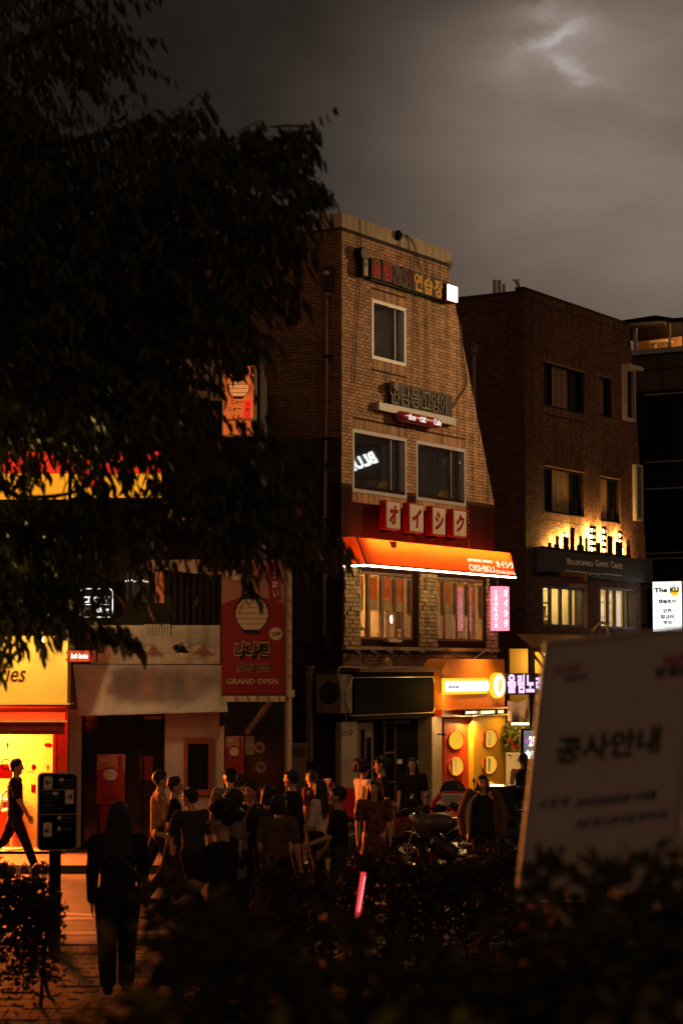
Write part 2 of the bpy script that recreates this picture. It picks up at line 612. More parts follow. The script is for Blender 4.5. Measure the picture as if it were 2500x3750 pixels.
# ------------------------------------------------------------------ ground
GW = 400
def ground_z(Y):
    if Y < 9: return 1.45
    if Y < 13: return 1.45 - (Y - 9) / 4 * 1.2
    if Y < 21.6: return .25
    return 0.0
mb = MB()
mb.quad((-GW, -60, -.05), (GW, -60, -.05), (GW, 900, -.05), (-GW, 900, -.05))
mb.build('ground', 'soil', kind='structure')
mb = MB()
mb.quad((-60, 21.75, 0), (60, 21.75, 0), (60, 150, 0), (-60, 150, 0))
mb.build('road', 'asphalt', kind='structure')
mb = MB()
prof = [(-12, 1.45), (9, 1.45), (10, 1.3), (12, .5), (13, .25)]
for (y0, z0), (y1, z1) in zip(prof, prof[1:]):
    mb.quad((-40, y0, z0), (40, y0, z0), (40, y1, z1), (-40, y1, z1))
mb.build('terrain', 'soil', kind='structure')
mb = MB()
mb.box(XY, -40, 40, -.02, .235, -21.55, -13.0)
pave = mb.build('pavement', 'mortar', kind='structure')
k = 0
for j in range(24):                      # paving blocks that show between the walkers' feet
    y = 17.3 + j * .178
    if y > 21.4: break
    for i in range(13):
        x = -3.6 + i * .205 + (.1 if j % 2 else 0)
        if k >= 296: break
        if k == 0:
            b_ = MB()
            b_.box(XY, x, x + .195, .225, .25, -y - .168, -y)
            b_.build('paver', 'paver', pave)
            first_paver = (bpy.data.objects['paver'], x, y)
        else:
            o_ = first_paver[0].copy()
            COL.objects.link(o_)
            o_.location = (x - first_paver[1], y - first_paver[2], rnd.uniform(-.006, .004))
        k += 1
mb = MB()
for j in range(48):
    y = 13.2 + j * .178
    if y > 21.3: break
    for i in range(-20, 40):
        x = -3.6 + i * .205 + (.1 if j % 2 else 0)
        if y >= 17.2 and -3.7 < x < -.95: continue
        dz = rnd.uniform(-.006, .004)
        mb.box(XY, x, x + .195, .225, .25 + dz, -y - .168, -y)
mb.build('paving_rest', 'paver', pave, kind='stuff')
mb = MB()
for i in range(-12, 14):
    mb.box(XY, i * 1.0 + .006, i * 1.0 + .994, -.02, .25, -21.75, -21.551)
mb.build('kerb', 'kerb', kind='structure')
mb = MB()                                # painted lines on the road
for (p0, p1, w) in (((-4.6, 24.2), (-1.5, 24.5), .14), ((-4.6, 25.6), (-1.5, 26.0), .14), ((-4.5, 26.6), (-2.2, 25.8), .13), ((-1.5, 27.2), (4, 27.8), .13)):
    a, b = Vector((*p0, .005)), Vector((*p1, .005))
    n_ = (b - a).normalized().cross(Vector((0, 0, 1))) * w
    mb.quad(a - n_, b - n_, b + n_, a + n_)
mb.build('road_marking', 'road_paint', kind='structure')
mb = MB()
mb.box(XY, -16, -.9, -.02, .10, -34.6, -31.6)
mb.box(XY, -16, -.9, -.02, .12, -31.598, -31.45)
mb.build('sidewalk', M.setdefault('dark_paving', pm('dark_paving', (.085, .075, .065), .85, var=.3, bump=.5, bscale=40)), kind='structure')

# ------------------------------------------------------------------ wall helpers
def shell(mb, fr, zs, left, right, holes, o0, o1):
    """a wall of given thickness with openings; left and right may depend on the height"""
    Z = set(zs)
    lo, hi = min(zs), max(zs)
    for h in holes:
        for z in h[2:4]:
            if lo < z < hi: Z.add(z)
    Z = sorted(Z)
    for za, zb in zip(Z, Z[1:]):
        zm = (za + zb) / 2
        cuts = sorted((h[0], h[1]) for h in holes if h[2] < zm < h[3])
        cur = None
        segs = []
        for c in cuts:
            segs.append((cur, c[0]))
            cur = c[1]
        segs.append((cur, None))
        for s0, s1 in segs:
            la = left(za) if s0 is None else s0
            lb = left(zb) if s0 is None else s0
            ra = right(za) if s1 is None else s1
            rb = right(zb) if s1 is None else s1
            if ra - la < 1e-4 and rb - lb < 1e-4: continue
            mb.prism(fr, [(la, za), (ra, za), (rb, zb), (lb, zb)], o0, o1)
def brick_list(left, right, z0, z1, holes, bl=.2, bh=.0667, joint=.013, jitter=.0):
    out = []
    r = 0
    z = z0
    while z + bh <= z1 + 1e-6:
        zt = z + bh - joint
        L_, R_ = max(left(z), left(zt)), min(right(z), right(zt))
        a = L_ - (bl / 2 if r % 2 else 0)
        while a < R_:
            s0, s1 = max(a, L_), min(a + bl - joint, R_)
            a += bl
            parts = [(s0, s1)]
            for h in holes:
                if h[3] < z + .005 or h[2] > zt - .005: continue
                q = []
                for p0, p1 in parts:
                    if h[1] <= p0 or h[0] >= p1: q.append((p0, p1))
                    else:
                        if h[0] - p0 > .015: q.append((p0, h[0]))
                        if p1 - h[1] > .015: q.append((h[1], p1))
                parts = q
            for p0, p1 in parts:
                if p1 - p0 > .015: out.append((p0, p1, z, zt))
        z += bh
        r += 1
    return out
def soldiers(h, above=.2, w=.0667, joint=.009):
    out = []
    for zb in (h[3], h[2] - above):
        a = h[0]
        while a < h[1] - .01:
            out.append((a, min(a + w - joint, h[1]), zb + .003, zb + above - joint))
            a += w
    return out
def lay_bricks(fr, lst, wall, mat, singles=0, o=.0, prot=(.004, .010), keyf=None):
    """the bricks nearest the street corner are objects of their own, the rest one part"""
    ones = []
    rest = lst
    if singles:
        full = max(b[1] - b[0] for b in lst)
        c = sorted((b for b in lst if b[1] - b[0] > full - .002), key=keyf or (lambda b: b[0]))
        ones = c[:singles]
        os_ = set(ones)
        rest = [b for b in lst if b not in os_]
    v, f = [], []
    for (a0, a1, z0, z1) in rest:
        t = o + rnd.uniform(*prot)
        b = len(v)
        e0, e1 = rnd.uniform(-.002, .002), rnd.uniform(-.002, .002)
        for (a, z, q) in ((a0, z0, o - .01), (a1, z0, o - .01), (a1, z1, o - .01), (a0, z1, o - .01), (a0, z0 + e0, t), (a1, z0 + e0, t), (a1, z1 + e1, t), (a0, z1 + e1, t)):
            v.append(fr.p(a, z, q))
        f += [(b + 4, b + 5, b + 6, b + 7), (b, b + 1, b + 5, b + 4), (b + 1, b + 2, b + 6, b + 5), (b + 2, b + 3, b + 7, b + 6), (b + 3, b, b + 4, b + 7)]
    if rest:
        m_ = MB()
        m_.v, m_.f = v, f
        m_.build('brickwork', mat, wall, kind='stuff')
    if ones:
        a0, a1, z0, z1 = ones[0]
        m_ = MB()
        m_.box(fr, a0, a1, z0, z1, o - .01, o + .007)
        first = m_.build('brick', mat, wall)
        for (b0, b1, y0, y1) in ones[1:]:
            c = first.copy()
            COL.objects.link(c)
            c.location = fr.U * (b0 - a0) + fr.V * (y0 - z0) + fr.N * rnd.uniform(-.003, .003)
def window(fr, h, parent, fmat, gmat, fw=.06, oi=-.14, oo=.02, mull=(), mw=.05, trans=(), sash=None, label=None):
    a0, a1, z0, z1 = h
    m_ = MB()
    m_.box(fr, a0, a0 + fw, z0, z1, oi, oo)
    m_.box(fr, a1 - fw, a1, z0, z1, oi, oo)
    m_.box(fr, a0 + fw, a1 - fw, z1 - fw, z1, oi, oo)
    m_.box(fr, a0 + fw, a1 - fw, z0, z0 + fw, oi, oo)
    w = m_.build('window', fmat, parent, label=label)
    io, ii = oi + .03, oi + .08
    for t in mull:
        m_ = MB()
        m_.box(fr, t - mw / 2, t + mw / 2, z0 + fw, z1 - fw, ii - .05, ii + .012)
        m_.build('mullion', sash or fmat, w)
    for t in trans:
        m_ = MB()
        m_.box(fr, a0 + fw, a1 - fw, t - mw / 2, t + mw / 2, ii - .05, ii + .01)
        m_.build('transom', sash or fmat, w)
    ed = [a0 + fw] + list(mull) + [a1 - fw]
    for e0, e1 in zip(ed, ed[1:]):
        m_ = MB()
        m_.box(fr, e0 + .002, e1 - .002, z0 + fw, z1 - fw, io, io + .008)
        m_.build('pane', gmat, w)
    return w
def room(fr, h, depth, parent, mat, name='room', o=-.16):
    a0, a1, z0, z1 = h
    m_ = MB()
    P = lambda a, z, q: fr.p(a, z, q)
    m_.quad(P(a0, z0, o - depth), P(a1, z0, o - depth), P(a1, z1, o - depth), P(a0, z1, o - depth))
    m_.quad(P(a0, z0, o), P(a1, z0, o), P(a1, z0, o - depth), P(a0, z0, o - depth))
    m_.quad(P(a0, z1, o), P(a1, z1, o), P(a1, z1, o - depth), P(a0, z1, o - depth))
    m_.quad(P(a0, z0, o), P(a0, z1, o), P(a0, z1, o - depth), P(a0, z0, o - depth))
    m_.quad(P(a1, z0, o), P(a1, z1, o), P(a1, z1, o - depth), P(a1, z0, o - depth))
    return m_.build(name, mat, parent)

# ------------------------------------------------------------------ corner brick building (slanted flank, leaning away from the sky line)
U1 = Vector((4705, 7500, 0)).normalized()
UL = Vector((U1.y, -U1.x, 0))
F1 = Frame((0, 39.3, 0), U1)
F1L = Frame((0, 39.3, 0), UL)
_, TOP1 = F1.hit(1253, 780)
_, ZPAR = F1.hit(1253, 832)
_, ZBAND = F1.hit(1253, 1768)
_, ZAWN = F1.hit(1253, 1968)
_, ZAWB = F1.hit(1253, 2072)
_, ZSILL = F1.hit(1253, 2362)
_, ZLEDGE = F1.hit(1253, 2446)
sl_top = F1.hit(1648, 1022)
sl_bot = F1.hit(1812, 1860)
ATOP, ABOT = F1.hit(1646, 915)[0], sl_bot[0]
def right1(z):
    if z >= sl_top[1]: return ATOP
    if z <= sl_bot[1]: return ABOT
    t = (z - sl_bot[1]) / (sl_top[1] - sl_bot[1])
    return ABOT + (sl_top[0] - ABOT) * t
left0 = lambda z: 0.0
W4 = F1.R(1359, 1092, 1312, 1484)
W3a = F1.R(1288, 1568, 1800, 1487)
W3b = F1.R(1521, 1611, 1831, 1703)
a_ = F1.hit(1310, 2200)[0]; b_ = F1.hit(1508, 2200)[0]
_, zt2 = F1.hit(1312, 2090); _, zb2 = F1.hit(1312, 2340)
W2a = (a_, b_, zb2, zt2)
W2b = (F1.hit(1590, 2200)[0], F1.hit(1768, 2200)[0], zb2, zt2)
B1 = thing('brick_building', F1.p(0, 0), 'tall tan brick corner building whose right edge slants inward, orange awning on its front', 'building')
mb = MB()
shell(mb, F1, [ZBAND, sl_bot[1], sl_top[1], TOP1], left0, right1, [W4, W3a, W3b], -.25, 0)
wallA = mb.build('wall', 'mortar', B1)
holesA = [W4, W3a, W3b]
sol = []
for h in holesA:
    sol += soldiers(h)
holes_s = [(h[0], h[1], h[2] - .2, h[3] + .2) for h in holesA]
bl_ = brick_list(left0, right1, ZBAND, ZPAR, holes_s)
lay_bricks(F1, bl_, wallA, 'brick_tan', singles=298)
lay_bricks(F1, sol, B1, 'brick_tan')
# lower storeys of the front: maroon band, then the bay with the restaurant windows
mb = MB()
shell(mb, F1, [ZLEDGE, ZBAND - .001], left0, lambda z: ABOT, [W2a, W2b], -.25, -.002)
mb.build('wall', 'maroon', B1)
mb = MB()
mb.box(F1, 0, ABOT, -.02, ZLEDGE - .001, -.3, -.05)
mb.build('wall', 'dark_wall', B1)
# flank towards the alley and the slanted flank behind
D1 = 9.0
mb = MB()
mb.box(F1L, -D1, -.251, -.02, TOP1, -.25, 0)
wallL = mb.build('wall', 'mortar2', B1, label='brick flank of the corner building with shade in its colour')
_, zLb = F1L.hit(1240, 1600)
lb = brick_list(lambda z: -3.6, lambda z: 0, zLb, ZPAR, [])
M['shaded_brick'] = pm('shaded_tan_brick', (.25, .13, .07), .85, var=.15, rand=.25, streak=.4, bump=.4)  # darker copy of the tan brick, the flank's shade put into its colour
lay_bricks(F1L, lb, wallL, 'shaded_brick')
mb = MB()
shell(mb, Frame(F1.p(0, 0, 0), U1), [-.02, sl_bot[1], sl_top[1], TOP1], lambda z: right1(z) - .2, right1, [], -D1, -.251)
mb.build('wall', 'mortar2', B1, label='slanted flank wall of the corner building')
mb = MB()
mb.box(F1, 0, ATOP, TOP1 - .3, TOP1 - .05, -D1, -.26)
mb.build('roof', 'dark_wall', B1)
mb = MB()                                    # pale rendered parapet
mb.box(F1, -.012, ATOP + .012, ZPAR + .004, TOP1 + .01, -.26, .02)
mb.build('parapet', 'coping', B1)
mb = MB()
mb.box(F1L, -D1, -.02, ZPAR + .004, TOP1 + .006, -.2, .02)
mb.build('parapet', 'coping', B1)
for h in (W4, W3a, W3b):
    mid = h[0] + (h[1] - h[0]) * .74
    window(F1, h, B1, 'alu', 'glass', fw=.07, oi=-.13, oo=.015, mull=(mid,), mw=.04, sash='alu_dark')
    room(F1, (h[0], h[1], h[2], h[3]), 1.6, B1, 'ac_grey')
    c = F1.p(h[0] + (h[1] - h[0]) * .3, h[3] - .12, -.9)  # weak lamp added in each room to lift the black glass
    t = thing('ceiling_lamp', c, 'added dim fill lamp inside the ' + {W4: 'top floor window', W3a: 'wider third floor window', W3b: 'narrower third floor window'}[h], 'lamp', 'added fill lamps of the brick building')
    m_ = MB(); m_.ell(c, .12, .12, .05, 12, 7); m_.build('diffuser', M.setdefault('e_dim', em('dim_room_glow', (1, .85, .62), 15)), t, smooth=True)
# ring lamps and yellow globes seen inside the third floor windows
for (h, f) in ((W3a, .87), (W3b, .87)):
    a = h[0] + (h[1] - h[0]) * f
    z = h[3] - .30
    t = thing('hanging_ring', F1.p(a, z, -.3), 'cream ring ornament hanging inside the %s third floor window' % ('wider' if h is W3a else 'narrower'), 'ornament', 'rings hanging in the cafe windows')
    m_ = MB(); m_.torus(F1.p(a, z, -.3), F1.N, .13, .02, 20, 6); m_.build('ring', 'cream', t, smooth=True)
    m_ = MB(); m_.tube([F1.p(a, z + .13, -.3), F1.p(a, h[3], -.3)], .008, 5); m_.build('cord', 'black_metal', t)
    g = MB(); g.ell(F1.p(a, h[2] + .2, -.35), .16, .16, .16, 14, 9)
    g.build('globe', 'yellow_paint', label='yellow round globe on the sill inside the %s third floor window' % ('wider' if h is W3a else 'narrower'), cat='globe', group='yellow globes in the cafe windows', smooth=True)
# second floor: rough brick piers, dark timber folding windows
for i, (p0, p1) in enumerate(((1250, 1310), (1526, 1590), (1772, 1811))):
    a0 = 0.0 if i == 0 else F1.hit(p0, 2200)[0]
    a1 = F1.hit(p1, 2200)[0]
    m_ = MB(); m_.box(F1, a0, a1, ZSILL - .02, ZAWB + .0, -.001, .05)
    pier = m_.build('pier', 'mortar', B1)
    lay_bricks(F1, brick_list(lambda z: a0, lambda z: a1, ZSILL, ZAWB, [], bl=.2, bh=.083, joint=.014), pier, 'brick_rough', o=.05, prot=(.01, .05))
m_ = MB(); m_.box(F1, 0, ABOT, ZLEDGE, ZSILL - .09, -.001, .03)
pl = m_.build('plinth', 'mortar2', B1)
lay_bricks(F1, brick_list(left0, lambda z: ABOT, ZLEDGE + .01, ZSILL - .1, []), pl, 'brick_low', o=.03)
m_ = MB(); m_.box(F1, 0, ABOT - .02, ZSILL - .09, ZSILL - .021, .0, .10)
m_.build('sill', 'brick_rough', B1)
for wi, h in enumerate((W2a, W2b)):
    ww = h[1] - h[0]
    mus = [h[0] + ww * f for f in (.25, .5, .75)]
    w = window(F1, h, B1, 'wood', 'glass_dirty', fw=.05, oi=-.16, oo=.0, mull=mus, mw=.1)
    ed = [h[0] + .05] + mus + [h[1] - .05]
    hh = h[3] - h[2]
    for i, (e0, e1) in enumerate(zip(ed, ed[1:])):
        zl = h[3] - hh * .40
        m_ = MB(); m_.box(F1, e0 + .06, e1 - .06, zl, h[3] - .09, -.155, -.150)
        po = m_.build('menu_poster', M.setdefault('menu_%d' % wi, pm('menu_%d' % wi, ((.92, .40, .05), (.95, .62, .08))[wi], .8, var=.25, scale=9, alpha_trans=.8)), B1)
        m_ = MB(); m_.box(F1, e0 + .06, e1 - .06, zl - .22, zl - .002, -.155, -.150)
        m_.build('menu_strip', M.setdefault('menu_strip', pm('menu_strip', (.75, .65, .42), .8, alpha_trans=.6)), B1)
        m_ = MB()
        text(m_, ('메뉴', '酒', '居酒屋', '요리')[i] if wi == 0 else ('안주', '生', '사케', '酒')[i], F1, e0 + .1, e1 - .1, zl + .02, h[3] - .22, -.149, -.146, .02)
        m_.build('menu_lettering', M.setdefault('menu_ink', pm('menu_ink', (.9, .5, .12), .8, alpha_trans=.5)), po)
roomh = (.05, ABOT - .1, ZSILL - .1, ZAWB + .5)
room(F1, roomh, 2.4, B1, M.setdefault('room_brown', pm('room_brown', (.46, .26, .10), .8, var=.45, scale=2.5)), o=-.26)
bp = F1.p(*F1.hit(1437, 2268, -.7), -.7)
t = thing('pendant_lamp', bp, 'bright bare bulb glowing behind the brown folding windows', 'lamp')
m_ = MB(); m_.ell(bp, .05, .05, .08, 10, 8); m_.build('bulb', 'e_bulb', t, smooth=True)
m_ = MB(); m_.tube([bp + Vector((0, 0, .08)), (bp.x, bp.y, ZAWB + .3)], .008, 5); m_.build('cord', 'black_metal', t)
for a in (1.2, 4.2):
    c = F1.p(a, ZAWB + .2, -1.6)
    t = thing('ceiling_lamp', c, 'warm dining room lamp above the tables, ' + ('over the bulb side' if a < 2 else 'over the pink sign side'), 'lamp', 'restaurant ceiling lamps')
    m_ = MB(); m_.ell(c, .22, .22, .1, 14, 8); m_.build('lamp_shade', 'e_room', t, smooth=True)
# dark figures of diners at the window: furniture backs
for i, a in enumerate((.9, 1.9, 3.9, 4.6)):
    c = F1.p(a, ZSILL - .1, -.9)
    t = thing('dining_chair', c, 'dark wooden dining chair, %s behind the restaurant windows' % ('first', 'second', 'third', 'last')[i], 'chair', 'dining chairs behind the restaurant windows')
    fr_ = Frame((c.x, c.y, 0), F1.U)
    m_ = MB(); m_.box(fr_, -.2, .2, c.z + .42, c.z + .47, -.2, .2); m_.build('seat', 'wood', t)
    m_ = MB(); m_.box(fr_, -.2, .2, c.z + .47, c.z + .95, -.2, -.16); m_.build('backrest', 'wood', t)
    for sx in (-.18, .18):
        for so in (-.18, .18):
            m_ = MB(); m_.box(fr_, sx - .02, sx + .02, c.z, c.z + .42, so - .02, so + .02); m_.build('leg', 'wood', t)

# ---- backlit awning
o_t, o_b = .34, .56
A_end = F1.hit(1869, 2025, o_t)[0]
A_endb = F1.hit(1889, 2115, o_b)[0]
zt_, zb_ = ZAWN, ZAWB + .02
aw = thing('awning', F1.p(A_end / 2, zb_, 0), 'orange backlit awning with white lettering over the restaurant windows', 'awning')
a0, a1 = .0, A_end
m_ = MB(); m_.quad(F1.p(a0, zb_, o_b), F1.p(A_endb, zb_, o_b), F1.p(a1, zt_, o_t), F1.p(a0, zt_, o_t)); m_.build('cover', 'awning_skin', aw)
for s_, s2 in ((a0, a0), (a1, A_endb)):
    m_ = MB(); m_.quad(F1.p(s_, zt_, .01), F1.p(s_, zt_, o_t), F1.p(s2, zb_, o_b), F1.p(s2, zb_, .01)); m_.build('end_panel', 'awning_skin', aw)
m_ = MB(); m_.quad(F1.p(a0, zt_, .01), F1.p(a1, zt_, .01), F1.p(a1, zt_, o_t), F1.p(a0, zt_, o_t)); m_.build('top_panel', 'awning_skin', aw)
m_ = MB(); m_.quad(F1.p(a0, zb_, .01), F1.p(A_endb, zb_, .01), F1.p(A_endb, zb_, o_b), F1.p(a0, zb_, o_b)); m_.build('soffit', 'cream', aw)
m_ = MB()
for q0, q1 in ((F1.p(a0, zt_, o_t), F1.p(a0, zb_, o_b)), (F1.p(a1, zt_, o_t), F1.p(A_endb, zb_, o_b)), (F1.p(a0, zb_, o_b), F1.p(A_endb, zb_, o_b)), (F1.p(a0, zt_, o_t), F1.p(a1, zt_, o_t))):
    m_.tube([q0, q1], .014, 6)
m_.build('frame', 'red_dark', aw)
m_ = MB(); m_.tube([F1.p(a0 + .35, zt_ - .13, .19), F1.p(a1 - .1, zt_ - .13, .19)], .02, 8); m_.build('lamp_tube', 'e_tube', aw, smooth=True)
m_ = MB(); m_.tube([F1.p(a0 + .01, zb_ - .03, .05), F1.p(a0 + .01, zb_ - .03, o_b - .01), F1.p(A_endb, zb_ - .03, o_b - .01)], .016, 6); m_.build('light_strip', 'e_strip', aw)
m_ = MB(); m_.box(F1, *F1.R(1427, 1984, 2006, 1438, .36), .34, .44); m_.build('bracket', 'red_dark', aw)
vdir = (F1.p(0, zt_, o_t) - F1.p(0, zb_, o_b)).normalized()
FA = Frame(F1.p(0, zb_, o_b), F1.U, vdir)
M['aw_letter'] = em('awning_letter_glow', (1, .80, .50), 1.5)
for s, p0, t0, t1, p1, b in (('JAPANESE DINING', 1708, 2044, 2058, 1799, .01), ('OISHIKU', 1712, 2066, 2090, 1806, .0), ('オイシク', 1809, 2052, 2078, 1876, .03), ('IZAKAYA', 1814, 2088, 2099, 1882, .0)):
    textpx(s, FA, p0, t0, t1, p1, .0, 'aw_letter', 'lettering', aw, bold=b, th=.006)

# ---- four katakana light boxes
M['katakana_face'] = pm('lightbox_face', (.78, .66, .55), .7, var=.03, spec=.1)
for i, (g, p0, t0, t1, p1) in enumerate((('オ', 1415, 1836, 1932, 1463), ('イ', 1500, 1846, 1944, 1548), ('シ', 1584, 1858, 1954, 1628), ('ク', 1661, 1869, 1960, 1705))):
    h = F1.R(p0, t0, t1, p1, .28)
    t = thing('light_box', F1.p((h[0] + h[1]) / 2, h[2], 0), 'light box with a red katakana sign above the awning, %s from the drainpipe corner' % ('first', 'second', 'third', 'last')[i], 'sign', 'katakana light boxes above the awning')
    m_ = MB(); m_.box(F1, h[0] - .03, h[1] + .03, h[2] - .03, h[3] + .03, .13, .28); m_.build('case', 'red', t)
    m_ = MB(); m_.box(F1, h[0], h[1], h[2], h[3], .281, .288); m_.build('face', 'katakana_face', t)
    w_, q_ = h[1] - h[0], h[3] - h[2]
    m_ = MB(); text(m_, g, F1, h[0] + w_ * .16, h[1] - w_ * .14, h[2] + q_ * .14, h[3] - q_ * .13, .289, .294, .05, .12); m_.build('letter', M.setdefault('kata_red', pm('katakana_red', (.30, .012, .012), .7, spec=.1)), t)
    m_ = MB(); m_.box(F1, h[0] + w_ * .4, h[0] + w_ * .6, h[2] - .09, h[2] - .03, .0, .2); m_.build('bracket', 'black_metal', t)
# red paper chain hanging by the last light box
a, z1 = F1.hit(1713, 1850, .12)
_, z0 = F1.hit(1713, 2006, .12)
t = thing('paper_chain', F1.p(a, z0, .12), 'thin chain of small red paper tags hanging by the katakana boxes', 'decoration')
n_ = 11
for i in range(n_):
    z = z0 + (z1 - z0) * (i + .5) / n_
    q = rnd.uniform(-.012, .012)
    m_ = MB(); m_.box(F1, a - .025 + q, a + .025 + q, z - .028, z + .026, .115 + q, .125 + q); m_.build('tag', 'red', t)
m_ = MB(); m_.tube([F1.p(a, z0, .118), F1.p(a, z1, .118)], .005, 4); m_.build('cord', 'black_metal', t)

# ---- karaoke sign with microphone
h = F1.R(1338, 915, 1010, 1632, .1)
kz = thing('karaoke_sign', F1.p(h[0], h[2], 0), 'dark channel letter sign with red and yellow Korean letters and a microphone under the parapet', 'sign')
m_ = MB(); zz0 = F1.hit(1345, 1016, .1)[1]; zz1 = F1.hit(1345, 940, .1)[1]
m_.box(F1, F1.hit(1356, 980, .1)[0], F1.hit(1632, 1060, .1)[0], zz0 - .02, zz1, .03, .11); m_.build('backing', 'black_metal', kz)
cols = {'red': pm('dim_red_letter', (.44, .022, .02), .7, spec=.15), 'dk': pm('dim_maroon_letter', (.10, .008, .014), .7, spec=.15), 'ye': pm('dim_yellow_letter', (.75, .40, .05), .7, spec=.15)}
for k_, v_ in cols.items(): M['kl_' + k_] = v_
for g, c, p0, t0, t1, p1 in (('울', 'red', 1365, 946, 1010, 1398), ('림', 'red', 1405, 952, 1022, 1437), ('노', 'dk', 1442, 975, 1034, 1478), ('래', 'dk', 1481, 979, 1048, 1514), ('연', 'ye', 1519, 993, 1060, 1551), ('습', 'ye', 1555, 1006, 1072, 1588), ('장', 'ye', 1592, 1019, 1084, 1625)):
    hh = F1.R(p0, t0, t1, p1, .2)
    m_ = MB(); m_.box(F1, hh[0] - .015, hh[1] + .015, hh[2] - .02, hh[3] + .02, .111, .17); m_.build('letter_case', 'black_metal', kz)
    m_ = MB(); text(m_, g, F1, *hh, .171, .18, .03); m_.build('letter', 'kl_' + c, kz)
hh = F1.R(1321, 900, 945, 1352, .2)
ca, cz = (hh[0] + hh[1]) / 2, (hh[2] + hh[3]) / 2
m_ = MB(); m_.disc(F1, ca, cz, (hh[1] - hh[0]) / 2, (hh[3] - hh[2]) * .55, .04, .2); m_.build('microphone_head', 'black_metal', kz)
m_ = MB()
for i in range(-3, 4):
    m_.box(F1, ca + i * .045 - .006, ca + i * .045 + .006, cz - .1 + abs(i) * .02, cz + .1 - abs(i) * .02, .2005, .206)
    m_.box(F1, ca - .13 + abs(i) * .02, ca + .13 - abs(i) * .02, cz + i * .035 - .005, cz + i * .035 + .005, .2005, .208)
m_.build('mesh', 'alu_dark', kz)
hh = F1.R(1330, 943, 1008, 1350, .2)
m_ = MB(); m_.box(F1, hh[0], hh[1], hh[2], hh[3], .04, .19); m_.build('microphone_handle', 'black_metal', kz)
m_ = MB(); m_.box(F1, hh[0] + .045, hh[1] - .04, hh[2] + .02, hh[3] - .0, .191, .2); hq = m_.build('handle_face', 'cream', kz)
m_ = MB(); m_.box(F1, hh[0] + .075, hh[1] - .075, hh[3] - .16, hh[3] - .07, .2005, .206); m_.build('switch', 'black_metal', hq)
hh = F1.R(1637, 1040, 1096, 1673, .24)
t = thing('lit_sign_box', F1.p(hh[0], hh[2], 0), 'glowing white box lamp at the end of the karaoke sign', 'sign')
m_ = MB(); m_.box(F1, hh[0] - .02, hh[1] + .02, hh[2] - .02, hh[3] + .02, .04, .24); m_.build('case', 'red_dark', t)
m_ = MB(); m_.box(F1, *hh, .241, .25); m_.build('face', em('box_lamp_glow', (1, .86, .62), 7), t)

# ---- cat cafe sign
h = F1.R(1388, 1471, 1500, 1670, .14)
t = thing('cafe_sign', F1.p(h[0], h[2], 0), 'aluminium bar sign with grey Korean letters and a red capsule beneath them', 'sign')
m_ = MB(); m_.box(F1, h[0], h[1], h[2], h[3], .02, .14); m_.build('bar', 'alu', t)
z1_, z0_ = F1.hit(1436, 1402, .16)[1], F1.hit(1436, 1478, .16)[1]
m_ = MB(); m_.box(F1, F1.hit(1432, 1450, .1)[0], F1.hit(1654, 1480, .1)[0], z0_ - .01, z1_ + .03, .03, .1); m_.build('backing', 'black_metal', t)
M['cl'] = pm('grey_letter', (.26, .24, .21), .7, spec=.15)
for g, p0, t0, t1, p1 in (('연', 1440, 1408, 1474, 1474), ('남', 1478, 1413, 1482, 1514), ('동', 1516, 1422, 1490, 1550), ('고', 1554, 1431, 1494, 1589), ('양', 1590, 1440, 1506, 1622), ('이', 1625, 1446, 1510, 1646)):
    hh = F1.R(p0, t0, t1, p1, .2)
    m_ = MB(); text(m_, g, F1, *hh, .101, .125, .0); m_.build('letter', 'cl', t)
hh = F1.R(1439, 1396, 1428, 1460, .2)
m_ = MB(); m_.disc(F1, (hh[0] + hh[1]) / 2, (hh[2] + hh[3]) / 2, .1, .09, .101, .21); m_.build('emblem', 'cl', t)
hh = F1.R(1464, 1499, 1540, 1627, .25)
r_ = (hh[3] - hh[2]) / 2
m_ = MB(); zc = (hh[2] + hh[3]) / 2
pts, rr = [], []
for i in range(13):
    f = i / 12
    e_ = min(f, 1 - f) * 8
    pts.append(F1.p(hh[0] + f * (hh[1] - hh[0]), zc, .16)); rr.append(r_ * math.sqrt(max(.08, 1 - (1 - min(1, e_)) ** 2)))
m_.tube(pts, rr, 14); m_.build('capsule', pm('capsule_red', (.40, .05, .05), .25), t, smooth=True)
M['wlit'] = em('small_letter_glow', (1, .9, .85), 1.0)
for s, f0, f1 in (('the', .16, .32), ('cat', .42, .55), ('Cafe', .73, .9)):
    w_ = hh[1] - hh[0]
    m_ = MB(); text(m_, s, F1, hh[0] + w_ * f0, hh[0] + w_ * f1, zc - .06, zc + .07, .16 + r_, .165 + r_, .01); m_.build('lettering', 'wlit', t)

# ---- pink izakaya sign
s0 = 5.8
pk = thing('izakaya_sign', F1.p(s0, 0, .15) + Vector((0, 0, F1.hit(1795, 2310, .3)[1])), 'glowing pink vertical two faced sign beside the restaurant windows', 'sign')
zt_, zb_ = F1.hit(1837, 2148, .42)[1] + .0, F1.hit(1837, 2310, .42)[1]
zt_, zb_ = CAM_Z + (2450 - 2148) / 7500 * 44.0, CAM_Z + (2450 - 2310) / 7500 * 44.0
a_far = F1.hit(1864, 2230, .42)[0]
m_ = MB(); m_.box(F1, s0, a_far, zb_, zt_, .15, .42); m_.build('body', 'e_pink', pk)
FS = Frame(F1.p(s0, 0, 0), F1.N, (0, 0, 1), -F1.U)        # face seen from the street
hgt = zt_ - zb_
for i, g in enumerate('IZAKAYA'):
    m_ = MB(); zz = zt_ - hgt * (.09 + .125 * i)
    w_ = .085 if g != 'I' else .02
    text(m_, g, FS, .285 - w_ / 2, .285 + w_ / 2, zz - hgt * .095, zz, .002, .008, .01); m_.build('letter', 'e_pinkw', pk)
